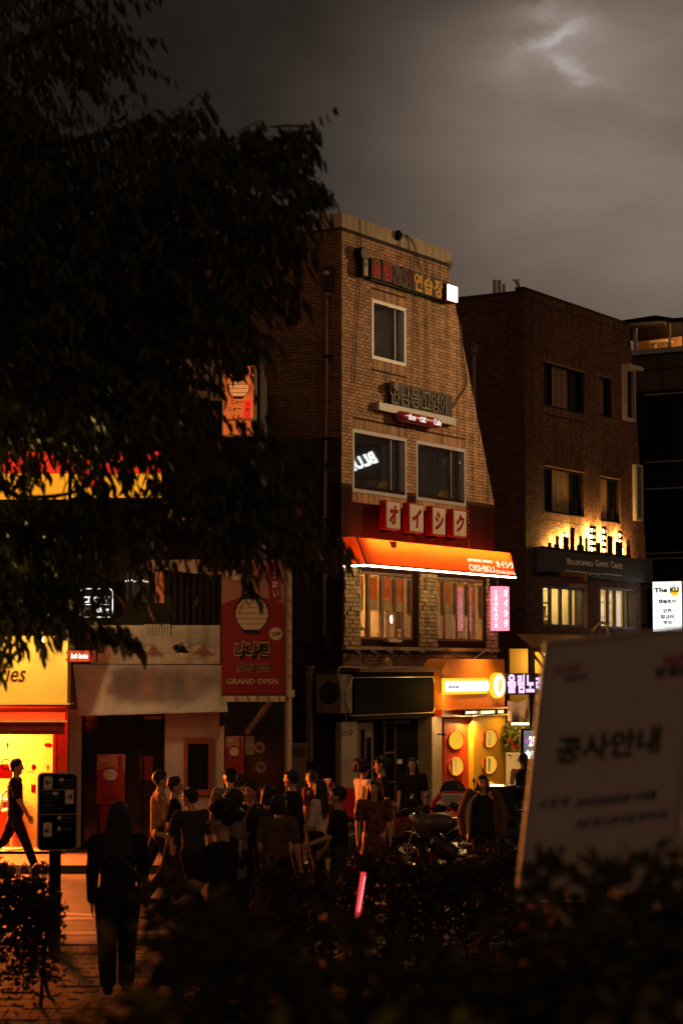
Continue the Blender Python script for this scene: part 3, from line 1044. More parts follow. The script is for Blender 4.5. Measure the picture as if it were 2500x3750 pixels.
for i, g in enumerate('オイシク'):
    m_ = MB(); zz = zt_ - hgt * (.06 + .23 * i)
    text(m_, g, F1, s0 + (a_far - s0) * .3, s0 + (a_far - s0) * .75, zz - hgt * .17, zz, .422, .428, .03); m_.build('letter', 'e_pinkw', pk)
m_ = MB(); m_.box(F1, s0 + .05, s0 + .12, zt_ - .002, zt_ + .2, .0, .28); m_.build('bracket', 'black_metal', pk)

# ---- small things on the restaurant ledge
for i, px in enumerate((1298, 1358, 1418, 1480, 1538)):
    a, z = F1.hit(px, 2389, .1)
    t = thing('spot_lamp', F1.p(a, z, .05), '%s small unlit spot lamp along the brick plinth, counted from the corner' % ('first', 'second', 'third', 'fourth', 'fifth')[i], 'lamp', 'spot lamps along the plinth')
    m_ = MB(); m_.tube([F1.p(a, z + .02, .03), F1.p(a, z, .12), F1.p(a - .02, z - .03, .2)], [.03, .05, .06], 10); m_.build('housing', 'alu_dark', t, smooth=True)
    m_ = MB(); m_.box(F1, a - .04, a + .04, z - .02, z + .07, .031, .05); m_.build('base', 'black_metal', t)
a, z = F1.hit(1440, 2352, .1)
t = thing('cardboard_tray', F1.p(a, z, .06), 'flat cream tray lying on the window ledge', 'tray')
m_ = MB(); m_.prism(F1, [(a - .25, z), (a + .2, z), (a + .26, z + .05), (a - .3, z + .06)], .02, .16); m_.build('body', 'cream', t)
m_ = MB(); m_.box(F1, a - .1, a + .1, z + .061, z + .075, .03, .14); m_.build('lid', 'paper', t)
def cable(label, pts, r, mat, name='cable'):
    m_ = MB()
    q = []
    P = [Vector(p) for p in pts]
    for i in range(len(P) - 1):
        p0, p1, p2, p3 = P[max(i - 1, 0)], P[i], P[i + 1], P[min(i + 2, len(P) - 1)]
        for k in range(5):
            t_ = k / 5
            q.append(.5 * ((2 * p1) + (p2 - p0) * t_ + (2 * p0 - 5 * p1 + 4 * p2 - p3) * t_ ** 2 + (3 * p1 - p0 - 3 * p2 + p3) * t_ ** 3))
    q.append(P[-1])
    m_.tube(q, r, 5)
    return m_.build(name, mat, label=label, cat='cable')
fp = lambda px, py, o: F1.p(*F1.hit(px, py, o), o)
M['cable_pale'] = pm('pale_cable', (.55, .36, .16), .6)
cable('pale cable sagging along the top of the black shop front', [fp(1246, 2520, .3), fp(1240, 2448, .3), fp(1300, 2446, .32), fp(1380, 2448, .32), fp(1470, 2444, .32), fp(1560, 2446, .32), fp(1605, 2438, .32), fp(1618, 2418, .3)], .012, 'cable_pale')
cable('thin pale cable looping down to the dark signboard', [fp(1242, 2470, .28), fp(1250, 2540, .28), fp(1262, 2590, .28), fp(1268, 2640, .28)], .009, 'cable_pale')
co = F1.hit(1422, 2432, .3)
m_ = MB()
for i in range(4):
    m_.torus(F1.p(co[0] + rnd.uniform(-.06, .06), co[1] + rnd.uniform(-.01, .03), .3), F1.N + Vector((rnd.uniform(-.6, .6), rnd.uniform(-.6, .6), rnd.uniform(-.5, .5))), .07 + i * .012, .01, 18, 5)
m_.build('cable_coil', 'cable_pale', label='tangle of pale cable coiled on the shop cornice', cat='cable')
cable('thin dark cable drooping over the orange shop sign', [fp(1612, 2440, .1), fp(1630, 2378, .1), fp(1660, 2400, .1), fp(1700, 2412, .1)], .01, 'black_metal')
cable('orange lit cable rising beside the drooping one', [fp(1735, 2412, .1), fp(1765, 2392, .1), fp(1785, 2380, .1), fp(1800, 2392, .1)], .011, 'cable_pale')
for i, (pts, lb_) in enumerate(((((1462, 862), (1464, 900), (1470, 930), (1469, 965)), 'dark cable hanging straight from the parapet coil'),
        (((1480, 858), (1497, 885), (1500, 940), (1503, 985)), 'dark cable hanging beside the parapet coil'),
        (((1490, 860), (1515, 890), (1530, 950), (1545, 1000)), 'dark cable bowing away from the parapet coil'),
        (((1645, 955), (1655, 968), (1648, 985)), 'short wire loop at the parapet end'),
        (((1318, 800), (1320, 870), (1318, 1000), (1306, 1200), (1296, 1400)), 'long thin wire running down the tan brick near the corner'),
        (((1690, 1205), (1694, 1300), (1708, 1400), (1680, 1455), (1660, 1490)), 'loose wire along the slanted brick edge'))):
    cable(lb_, [fp(x, y, .04) for x, y in pts], .010 if i < 5 else .014, 'black_metal')
co = F1.hit(1462, 860, .08)
m_ = MB()
for i in range(3):
    m_.torus(F1.p(co[0], co[1], .06 + .02 * i), F1.N, .09 - .015 * i, .022, 18, 6)
m_.build('cable_coil', 'black_metal', label='black cable coil hooked on the pale parapet', cat='cable')

# ------------------------------------------------------------------ ground floor shops of the corner building
O1 = .30
a0, a1 = 0.0, F1.hit(1606, 2500, O1)[0]
zc1, zc0 = F1.hit(1250, 2447, .42)[1], F1.hit(1250, 2462, .42)[1]
_, zs1 = F1.hit(1268, 2478, O1); _, zs0 = F1.hit(1268, 2640, O1)
bs = thing('black_shop_front', F1.p(a1 / 2, 0, .1), 'closed black shop front with an empty black signboard and thin gold outline', 'shop front')
m_ = MB(); m_.box(F1, a0 - .04, a1 + .04, zc0, zc1, -.04, .44); m_.build('cornice', 'wood', bs)
m_ = MB(); m_.box(F1, a0, a1, zs0, zc0 - .001, -.04, O1); sgb = m_.build('signboard', 'black_paint', bs)
P = [(1290, 2482), (1586, 2479), (1592, 2510), (1604, 2524), (1603, 2580), (1592, 2590), (1587, 2610), (1282, 2622), (1276, 2594), (1266, 2576), (1267, 2528), (1280, 2514)]
Q = [F1.hit(x, y, O1 + .012) for x, y in P]
m_ = MB()
for i in range(len(Q)):
    q0, q1 = Q[i], Q[(i + 1) % len(Q)]
    m_.tube([F1.p(*q0, O1 + .012), F1.p(*q1, O1 + .012)], .010, 5)
m_.build('gold_outline', 'gold_ink', sgb)
ztop = zs0 - .001
m_ = MB(); m_.box(F1, a0, a1, 0, ztop, -.05, -.02); m_.build('back_panel', 'black_paint', bs)
def px_box(fr, px0, pt, pb, px1, oa, ob, name, mat, parent, **kw):
    h_ = fr.R(px0, pt, pb, px1, ob)
    q_ = MB(); q_.box(fr, h_[0], h_[1], max(h_[2], 0), h_[3], oa, ob)
    return q_.build(name, mat, parent, **kw)
M['pale_panel'] = pm('pale_panel', (.36, .27, .2), .7, streak=.2)
px_box(F1, 1249, 2645, 3050, 1309, .0, .12, 'pale_panel', 'pale_panel', bs)
dr = px_box(F1, 1312, 2648, 3060, 1366, -.02, .05, 'door', 'pale_panel', bs)
m_ = MB()
h_ = F1.R(1317, 2655, 3055, 1362, .06)
w_ = h_[1] - h_[0]
m_.box(F1, h_[0] + w_ * .1, h_[0] + w_ * .42, .2, h_[3] - .1, .051, .06); m_.box(F1, h_[0] + w_ * .58, h_[0] + w_ * .95, .2, h_[3] - .25, .051, .06)
m_.build('door_glazing', 'black_paint', dr)
a, z = F1.hit(1285, 2683, .15)
m_ = MB(); m_.torus(F1.p(a, z, .15), F1.N, .045, .018, 14, 6); m_.build('hook', 'chrome', bs)
fw_ = F1.R(1406, 2638, 3050, 1448, .04)
m_ = MB()
for q in (fw_[0], fw_[1] - .04):
    m_.box(F1, q, q + .04, 0, fw_[3], .0, .05)
for f in (.42, .7, .985):
    m_.box(F1, fw_[0] + .041, fw_[1] - .041, fw_[3] * f - .03, fw_[3] * f, .002, .048)
fo = m_.build('door_frame', 'wood', bs)
m_ = MB(); m_.box(F1, fw_[0] + .04, fw_[1] - .04, .02, fw_[3] - .04, .01, .018); m_.build('pane', 'glass_dark', fo)
px_box(F1, 1452, 2655, 3055, 1575, -.01, .03, 'door', 'black_paint', bs)
px_box(F1, 1454, 2782, 2799, 1472, .031, .034, 'paper_notice', 'paper', bs)
px_box(F1, 1452, 2640, 2653, 1500, .0, .05, 'lintel', 'wood', bs)

# ---- orange mango drink shop
OG = .5
gl = F1.hit(1620, 2500, OG)[0]; gr = F1.hit(1847, 2500, OG)[0]
zgt = F1.hit(1652, 2413, OG)[1]; zgb = F1.hit(1622, 2596, OG)[1]
zlb = F1.hit(1625, 2626, OG)[1]
gm = thing('drink_shop_front', F1.p((gl + gr) / 2, 0, .2), 'orange and yellow mango drink shop front with round port windows and white pill sign', 'shop front')
rr_ = .34
poly = [(gr, zgb), (gr, zgt)] + [(gl + rr_ - rr_ * math.sin(t), zgt - rr_ + rr_ * math.cos(t)) for t in [i * math.pi / 2 / 8 for i in range(9)]] + [(gl, zgb)]
m_ = MB(); m_.prism(F1, poly, .031, OG); m_.build('fascia', 'orange_paint', gm)
m_ = MB(); m_.box(F1, gl, gr, zlb, zgb - .03, .031, OG - .02); m_.build('lower_fascia', 'orange_deep', gm)
m_ = MB(); m_.box(F1, gl, gr + .22, zgb - .029, zgb - .001, .031, OG + .2); m_.build('canopy', 'orange_paint', gm)
h_ = F1.R(1630, 2497, 2531, 1789, OG + .06)
h_ = (h_[0], h_[1], F1.hit(1630, 2534, OG)[1], F1.hit(1630, 2495, OG)[1])
def pill(h_, g=0.0):
    r = (h_[3] - h_[2]) / 2
    c = (h_[2] + h_[3]) / 2
    R2 = r * .9
    return [(h_[0] - g, h_[2] - g), (h_[1] - R2, h_[2] - g)] + [(h_[1] - R2 + (R2 + g) * math.sin(t), c - (r + g) * math.cos(t)) for t in [i * math.pi / 10 for i in range(1, 10)]] + [(h_[1] - R2, h_[3] + g), (h_[0] - g, h_[3] + g)]
m_ = MB(); m_.prism(F1, pill(h_, .055), OG + .001, OG + .05); m_.build('pill_rim', 'e_yellow2', gm)
m_ = MB(); m_.prism(F1, pill(h_, 0), OG + .051, OG + .07); ps = m_.build('pill_sign', 'e_cool', gm)
m_ = MB(); q_ = F1.R(1641, 2513, 2521, 1678, OG + .07); text(m_, '가맹 1522 1028', F1, *q_, OG + .071, OG + .076, .02); m_.build('lettering', 'maroon_ink', ps)
ce = F1.hit(1821, 2511, OG + .05)
rz_ = 47 / 7500 * 43.2; ra_ = (F1.hit(1846, 2511, OG)[0] - F1.hit(1796, 2511, OG)[0]) / 2
m_ = MB(); m_.disc(F1, ce[0], ce[1], ra_, rz_, OG + .001, OG + .09, 36); m_.build('round_sign_rim', 'e_yellow2', gm)
m_ = MB(); m_.disc(F1, ce[0], ce[1], ra_ * .82, rz_ * .85, OG + .091, OG + .1, 36); rs = m_.build('round_sign', 'e_cool', gm)
m_ = MB(); pts = []
for i in range(24):
    t = 2 * math.pi * i / 24
    x, y = .34 * math.cos(t), .62 * math.sin(t)
    x += .28 * y + .08
    pts.append((ce[0] + x * ra_ * .8, ce[1] + y * rz_ * .85))
m_.prism(F1, pts, OG + .101, OG + .104); m_.build('mango_emblem', em('mango_glow', (.95, .88, .16), 1.0), rs)
h_ = F1.R(1694, 2599, 2621, 1838, OG + .0)
m_ = MB(); m_.box(F1, h_[0], h_[1], h_[2], h_[3] - .02, OG - .019, OG + .04); ld = m_.build('led_board', 'black_paint', gm)
for s, f0, f1 in (('JMANGO', .02, .30), ('GOMANGO', .40, .76), ('GOM', .84, .99)):
    w_ = h_[1] - h_[0]
    m_ = MB(); text(m_, s, F1, h_[0] + w_ * f0, h_[0] + w_ * f1, h_[2] + .02, h_[3] - .04, OG + .041, OG + .045, .035); m_.build('lettering', 'e_led', ld)
# side wall, panels with portholes
pl0 = F1.hit(1585, 2800, .38)[0]
m_ = MB(); m_.box(F1, pl0, F1.hit(1618, 2800, .36)[0], 0, zlb, .031, .36); m_.build('side_panel', M.setdefault('cream_panel', pm('cream_panel', (.62, .47, .25), .6)), gm)
ar0, ar1 = F1.hit(1626, 2800, .1)[0], F1.hit(1731, 2800, .1)[0]
m_ = MB(); m_.box(F1, ar0, ar1, 0, zlb - .04, .0, .1); pr = m_.build('red_panel', 'orange_deep', gm)
br0, br1 = F1.hit(1733, 2800, .22)[0], F1.hit(1851, 2800, .22)[0]
m_ = MB(); m_.box(F1, br0, br1, 0, zlb + .0 - .015, .0, .22); py_ = m_.build('yellow_door', 'yellow_paint', gm)
m_ = MB(); m_.box(F1, ar0 - .2, br1, zlb - .013, zlb - .001, .0, OG - .02); m_.build('soffit', 'yellow_paint', gm)
for (pp, o_, pxs) in ((pr, .1, (1669, 1668)), (py_, .22, (1792, 1791))):
    for i, pyy in enumerate((2711, 2807, 2900)):
        px = pxs[0]
        c = F1.hit(px, pyy - (5 if o_ > .15 else 0), o_ + .01)
        rx = (F1.hit(px + 27, pyy, o_)[0] - F1.hit(px - 27, pyy, o_)[0]) / 2
        rz2 = 33 / 7500 * 43
        m_ = MB()
        n_ = 32
        for k in range(n_):
            t0, t1 = 2 * math.pi * k / n_, 2 * math.pi * (k + 1) / n_
            m_.prism(F1, [(c[0] + rx * f * math.cos(t), c[1] + rz2 * f * math.sin(t)) for f, t in ((1, t0), (1.06, t0), (1.06, t1), (1, t1))], o_, o_ + .025)
        pw = m_.build('port_window', 'orange_deep', pp)
        m_ = MB(); m_.disc(F1, c[0], c[1], rx, rz2, o_ + .001, o_ + .005, 32)
        m_.build('pane', em('port_glow', (1, .52, .03), .95) if (o_ < .15 and i == 0) else M.setdefault('port2', em('port_glow_pale', (1, .50, .04), .85)), pw)
        if o_ > .15 or i:
            m_ = MB(); m_.prism(F1, [(c[0] - rx * .8, c[1] + rz2 * .5), (c[0] - rx * .8, c[1] - rz2 * .5), (c[0] - rx * .45, c[1] - rz2 * .85), (c[0] - rx * .45, c[1] + rz2 * .85)], o_ + .0055, o_ + .008); m_.build('red_edge', 'orange_deep', pw)
            m_ = MB(); m_.prism(F1, [(c[0] - rx * .2, c[1] + rz2 * .75), (c[0] - rx * .2, c[1] - rz2 * .7), (c[0] + rx * .12, c[1] - rz2 * .8), (c[0] + rx * .2, c[1] + rz2 * .7)], o_ + .0055, o_ + .007); m_.build('menu_card', 'paper', pw)
light('AREA', 'canopy_downlight', F1.p((ar0 + ar1) / 2 + .2, zlb - .03, .36), (1, .55, .14), 150, gm, aim=F1.p((ar0 + br1) / 2 - .6, 0, 1.6), size=.5)
light('SPOT', 'crowd_fill_spot', F1.p((ar0 + br1) / 2, zlb - .02, OG + .1), (1, .55, .18), 900, gm, aim=(.8, 33.0, .9), spot_size=1.2, spot_blend=1.0, shadow_soft_size=.1)  # added spot without a fixture, brightens the figures before the shop
light('POINT', 'fascia_lamp', F1.p(gl - .18, zlb + .45, .75), (1, .55, .14), 26, gm, shadow_soft_size=.1)
light('SPOT', 'fascia_wash', F1.p((gl + gr) / 2 + .2, zgt + .45, 1.25), (1, .52, .18), 170, gm, aim=F1.p((gl + gr) / 2, zgb, .5), spot_size=2.0, spot_blend=1.0, shadow_soft_size=.2)
c = F1.hit(1853, 2580, .45)
t = thing('loudspeaker', F1.p(c[0], c[1] - .1, .3), 'small black loudspeaker beside the orange fascia', 'loudspeaker')
m_ = MB(); m_.box(F1, c[0] - .02, c[0] + .1, c[1] - .1, c[1] + .1, .35, .5); m_.build('case', 'black_metal', t)
m_ = MB(); m_.disc(F1, c[0] + .04, c[1], .04, .05, .501, .51, 14); m_.build('cone', 'alu_dark', t)
a, z = F1.hit(1606, 2690, .4)
m_ = MB(); m_.tube([F1.p(a, z, .37), F1.p(a, z, .5), F1.p(a + .04, z - .02, .55)], .015, 6); m_.tube([F1.p(a - .03, z - .02, .5), F1.p(a + .05, z + .01, .5)], .02, 6)
m_.build('wall_tap', 'black_metal', label='small black wall tap fixing on the cream side panel of the drink shop', cat='tap')

# ------------------------------------------------------------------ flank of the corner building: pipes, box, air conditioner
fl = lambda px, py, o=.06: F1L.p(*F1L.hit(px, py, o), o)
t = thing('drainpipe', fl(1187, 2020, .08), 'zinc drainpipe with a hopper box running down the dark brick flank', 'pipe')
m_ = MB(); m_.tube([fl(1197, 1085, .08), fl(1196, 1400, .08), fl(1191, 1700, .08), fl(1187, 2000, .08), fl(1186, 2330, .08)], .034, 10); m_.build('pipe', 'steel', t, smooth=True)
px_box(F1L, 1183, 975, 1065, 1210, .01, .16, 'hopper', 'dark_wall', t)
px_box(F1L, 1188, 1069, 1083, 1205, .01, .13, 'collar', 'steel', t)
for y in (1300, 1600, 1900):
    px_box(F1L, 1184, y, y + 10, 1206, .01, .115, 'clamp', 'black_metal', t)
c = F1L.hit(1192, 1000, .2)
m_ = MB(); m_.ell(F1L.p(c[0] + .02, c[1], .2), .06, .06, .05, 12, 7); m_.build('wall_lamp', 'cream', label='small pale dome lamp fixed on the hopper box of the drainpipe', cat='lamp', smooth=True)
h_ = F1L.R(1152, 2470, 2612, 1243, .55)
t = thing('air_conditioner', F1L.p((h_[0] + h_[1]) / 2, h_[2], .1), 'boxy outdoor air conditioner with a round fan grille on the alley wall', 'air conditioner')
m_ = MB(); m_.box(F1L, *h_, .1, .5); m_.build('case', 'ac_grey', t)
ca, cz, rr2 = (h_[0] + h_[1]) / 2 + .02, (h_[2] + h_[3]) / 2 + .02, (h_[1] - h_[0]) * .39
m_ = MB(); m_.disc(F1L, ca, cz, rr2, rr2, .501, .508, 32); m_.build('fan_grille', 'black_metal', t)
m_ = MB()
for f in (.35, .6, .85): m_.torus(F1L.p(ca, cz, .515), F1L.N, rr2 * f, .006, 28, 4)
for i in range(6): m_.tube([F1L.p(ca, cz, .518), F1L.p(ca + rr2 * math.cos(i * math.pi / 3), cz + rr2 * math.sin(i * math.pi / 3), .518)], .006, 4)
m_.build('guard', 'alu_dark', t)
for q in (h_[0] + .1, h_[1] - .14):
    m_ = MB(); m_.box(F1L, q, q + .04, h_[2] - .06, h_[2] - .001, .0, .5); m_.build('bracket', 'black_metal', t)
t = thing('alley_post', fl(1128, 3000, .5), 'brown square post standing in the alley mouth beside the air conditioner', 'post')
px_box(F1L, 1121, 2445, 2790, 1137, .4, .48, 'post', 'steel', t)
px_box(F1L, 1119, 2440, 2447, 1139, .38, .5, 'cap', 'steel', t)
for i, (x0, x1, lab) in enumerate(((1178, 1196, 'left of a pair'), (1212, 1226, 'right of a pair'))):
    c = F1L.hit((x0 + x1) / 2, 2392, .1)
    m_ = MB(); m_.tube([F1L.p(c[0], c[1], .01), F1L.p(c[0], c[1], .2)], .06, 14); m_.build('vent_outlet', 'black_metal', label='round dark vent outlet, %s on the alley wall above the air conditioner' % lab, cat='vent', group='vent outlets on the alley wall')
cable('dark cable curving down the flank wall beside the drainpipe', [fl(1200, 2000, .05), fl(1203, 2200, .05), fl(1190, 2330, .05), fl(1160, 2360, .05), fl(1110, 2370, .05)], .018, 'black_metal')

# zinc stack on the slanted flank
pb = F1.p(F1.hit(1740, 1262, -1.6)[0], 0, -1.6)
zz = lambda py: CAM_Z + (2450 - py) / 7500 * pb.y * 1.0
xx = (1739 - 1250) / 7500 * pb.y
t = thing('vent_stack', (xx, pb.y, zz(1700)), 'tall zinc vent stack with a flared cap beside the slanted brick edge', 'vent')
m_ = MB(); m_.tube([(xx, pb.y, zz(1800)), (xx, pb.y, zz(1290))], .042, 10); m_.build('pipe', 'steel', t, smooth=True)
m_ = MB(); m_.tube([(xx, pb.y, zz(1291)), (xx, pb.y, zz(1284)), (xx, pb.y, zz(1268)), (xx, pb.y, zz(1258))], [.06, .085, .10, .125], 8); m_.build('flared_cap', 'steel', t)
m_ = MB(); m_.tube([(xx, pb.y, zz(1257)), (xx, pb.y, zz(1246))], .03, 8); m_.build('tip', 'steel', t)
x2 = (1690 - 1250) / 7500 * (pb.y - .9)
m_ = MB(); m_.tube([(x2, pb.y - .9, zz(1275)), (x2, pb.y - .9, zz(1205))], .045, 8); m_.build('stub_pipe', 'steel', label='short zinc stub pipe rising behind the slanted brick edge', cat='pipe', smooth=True)

# ------------------------------------------------------------------ dark brick building with the game cafe
Y2 = 51.7
F2 = Frame((675 / 7500 * Y2, Y2, 0), U1)
F2L = Frame((675 / 7500 * Y2, Y2, 0), UL)
TOP2 = F2.hit(1926, 1062)[1]
e_t, e_b = F2.hit(2304, 1182), F2.hit(2366, 2060)
def right2(z):
    t = min(1, max(0, (z - e_b[1]) / (e_t[1] - e_b[1])))
    return e_b[0] + (e_t[0] - e_b[0]) * t
V3a = F2.R(1990, 1322, 1482, 2137); V3b = F2.R(2195, 1376, 1520, 2238)
V2a = F2.R(1990, 1705, 1872, 2137); V2b = F2.R(2196, 1744, 1905, 2271)
V1a = F2.R(1984, 2143, 2293, 2134); V1b = F2.R(2195, 2149, 2300, 2322)
B2 = thing('game_cafe_building', F2.p(0, 0), 'dark red brown brick building with a skyline sign and lit cafe windows', 'building')
H2 = [V3a, V3b, V2a, V2b, V1a, V1b]
m_ = MB(); shell(m_, F2, [-.02, e_b[1], e_t[1], TOP2], left0, right2, H2, -.25, 0)
w2 = m_.build('wall', 'mortar2', B2)
sol = []
for h in H2[:4]: sol += [b for b in soldiers(h)]
b2l = brick_list(left0, right2, 2.2, TOP2 - .2, [(h[0], h[1], h[2] - .2, h[3] + .2) if h in H2[:4] else h for h in H2])
b2l += [(a, min(a + .058, right2(TOP2)), TOP2 - .2, TOP2 - .01) for a in np.arange(0, right2(TOP2), .067)]
lay_bricks(F2, b2l, w2, 'brick_dark', singles=0)
lay_bricks(F2, sol, B2, 'brick_dark')
m_ = MB(); m_.box(F2L, -10, -.251, -.02, TOP2 - .01, -.25, 0); wL2 = m_.build('wall', 'mortar2', B2, label='dark flank wall of the game cafe building')
lay_bricks(F2L, brick_list(lambda z: -4, left0, 2.0, TOP2 - .05, []), wL2, 'brick_dark')
m_ = MB(); m_.box(F2, .0, right2(TOP2) - .25, TOP2 - .5, TOP2 - .2, -9, -.26); m_.build('roof', 'dark_wall', B2)
m_ = MB(); shell(m_, Frame(F2.O, U1), [-.02, e_b[1], e_t[1], TOP2 - .02], lambda z: right2(z) - .2, right2, [], -9, -.251); m_.build('wall', 'mortar2', B2, label='far flank wall of the game cafe building')
M['curtain'] = pm('curtain', (.26, .17, .10), .9, var=.3, scale=12, streak=.5)
for h, mus in ((V3a, (.24, .68)), (V3b, (.58,)), (V2a, (.25, .72)), (V2b, (.5,))):
    ww = h[1] - h[0]
    w = window(F2, h, B2, 'black_metal', 'glass_dark', fw=.05, oi=-.16, oo=-.06, mull=[h[0] + ww * f for f in mus], mw=.06)
    room(F2, h, 1.2, B2, 'dark_wall', o=-.18)
    m_ = MB(); m_.box(F2, h[0] - .03, h[1] + .03, h[3] + .0, h[3] + .025, .0, .05); m_.build('lintel', 'brick_low', B2)
    c0, c1 = (h[0] + ww * mus[0], h[0] + ww * (mus[1] if len(mus) > 1 else 1)) if ww > 1.6 else (h[0] + .05, h[0] + ww * mus[0])
    P_, n_ = [], 14
    for i in range(n_ + 1):
        P_.append((c0 + (c1 - c0) * i / n_, -.145 + .02 * (i % 2)))
    m_ = MB()
    for (q0, o0), (q1, o1) in zip(P_, P_[1:]):
        m_.quad(F2.p(q0, h[2] + .05, o0 + .03), F2.p(q1, h[2] + .05, o1 + .03), F2.p(q1, h[3] - .05, o1 + .03), F2.p(q0, h[3] - .05, o0 + .03))
    m_.build('curtain', 'curtain', w)
# bay windows at the far corner
for (p0, t0, t1, p1, lab, nm) in ((2289, 1345, 1535, 2325, 'white framed corner window with a small lit hood, upper floor of the dark brick building', 'a'), (2328, 1700, 1905, 2352, 'narrow white corner window, middle floor of the dark brick building', 'b')):
    h = F2.R(p0, t0, t1, p1, .12)
    window(F2, h, B2, 'white_wall', 'glass_dark', fw=.07, oi=.0, oo=.14, label=lab)
    m_ = MB(); m_.box(F2, h[0] + .05, h[1] - .05, h[2] + .05, h[3] - .05, .001, .02); m_.build('blind', 'dark_wall' if nm == 'a' else 'cream', B2)
    if nm == 'a':
        m_ = MB(); m_.box(F2, h[0] - .02, h[1] + .28, h[3] + .001, h[3] + .1, -.02, .26); m_.build('hood', 'white_wall', B2)
# lit cafe rooms
M['cafe_wall'] = pm('cafe_wall', (.75, .58, .30), .7, var=.1)
for h, mus in ((V1a, (.25, .5, .75)), (V1b, (.3, .5, .78))):
    ww = h[1] - h[0]
    w = window(F2, h, B2, 'alu_dark', 'glass', fw=.06, oi=-.15, oo=.0, mull=[h[0] + ww * f for f in mus], mw=.11)
    rh = (h[0] - .2, h[1] + .2, h[2] - .3, h[3] + .15)
    room(F2, rh, 2.4, B2, 'cafe_wall', o=-.27)
    t = thing('ceiling_lamp', F2.p((h[0] + h[1]) / 2, h[3] - .02, -.9), 'bright strip lamp on the cafe ceiling behind the %s windows' % ('shelf side' if h is V1a else 'folding'), 'lamp', 'cafe ceiling lamps')
    m_ = MB(); m_.box(F2, h[0] + .1, h[1] - .1, h[3] + .06, h[3] + .1, -1.4, -.5); m_.build('diffuser', em('cafe_lamp', (1, .74, .34), 15 if h is V1a else 6), t)
    m_ = MB(); m_.box(F2, h[0] + .05, h[1] - .05, h[3] + .101, h[3] + .14, -1.45, -.45); m_.build('housing', 'white_wall', t)
h = V1a
gs = thing('game_shelf', F2.p((h[0] + h[1]) / 2, h[2] - .3, -.9), 'tall white shelf full of boxed games inside the lit cafe', 'shelf')
m_ = MB(); m_.box(F2, h[0], h[1] - .5, h[2] - .3, h[3], -1.05, -1.02); m_.build('back_panel', 'white_wall', gs)
for f in (-.1, .25, .6, .95):
    z = h[2] + (h[3] - h[2]) * f
    m_ = MB(); m_.box(F2, h[0], h[1] - .5, z, z + .05, -1.019, -.7); m_.build('shelf_board', 'white_wall', gs)
    if f < .9:
        a = h[0] + .05
        i = 0
        while a < h[1] - .75:
            w_ = rnd.uniform(.14, .34); hh = rnd.uniform(.2, .42)
            m_ = MB(); m_.box(F2, a, a + w_, z + .051, z + .05 + hh, -.98, -.75)
            m_.build('game_box', ('yellow_paint', 'orange_paint', 'paper', 'green_print', 'red_print', 'cream', 'wood')[rnd.randrange(7)], label=None)
            o_ = COL.objects[-1]
            tag(o_, '%s game box %s on the %s of the cafe shelf' % (o_.data.materials[0].name.replace('_', ' '), ('standing first', 'standing second', 'standing third', 'standing fourth', 'standing fifth', 'standing sixth', 'standing seventh', 'standing eighth', 'standing ninth')[min(i, 8)], {-.1: 'lowest board', .25: 'middle board', .6: 'upper board'}[f]), 'game box', 'boxed games on the cafe shelf')
            a += w_ + .04; i += 1
# signboard strip
zt2_, zb2_ = F2.hit(1945, 2004, .15)[1], F2.hit(1945, 2098, .15)[1]
gsn = thing('game_cafe_sign', F2.p(3, zb2_, 0), 'long dark grey fascia sign reading Villboard Game Cafe', 'sign')
M['slate'] = pm('slate_sign', (.055, .048, .046), .6, var=.05)
m_ = MB(); m_.box(F2, .35, e_b[0] + .1, zb2_, zt2_, .012, .15); m_.build('panel', 'slate', gsn)
M['let_pale'] = pm('pale_letter', (.92, .84, .72), .6)
for s, p0, t0, t1, p1, b in (('V', 2069, 2043, 2066, 2082, .0), ('ILLBOARD', 2083, 2049, 2067, 2168, .0), ('G', 2177, 2051, 2074, 2188, 0), ('AME', 2189, 2057, 2074, 2224, 0), ('C', 2233, 2056, 2079, 2243, 0), ('AFE', 2244, 2063, 2081, 2275, 0)):
    textpx(s, F2, p0, t0, t1, p1, .15, 'let_pale', 'lettering', gsn, th=.03, bold=.0)
textpx('빌보드게임', F2, 2155, 2096, 2105, 2195, .15, 'let_pale', 'small_lettering', gsn, th=.01)
for p0, p1, y in ((2069, 2150, 2089), (2200, 2275, 2100)):
    h_ = F2.R(p0, y, y + 2, p1, .15)
    m_ = MB(); m_.box(F2, h_[0], h_[1], h_[3] - .02, h_[3], .151, .165); m_.build('rule_line', 'let_pale', gsn)
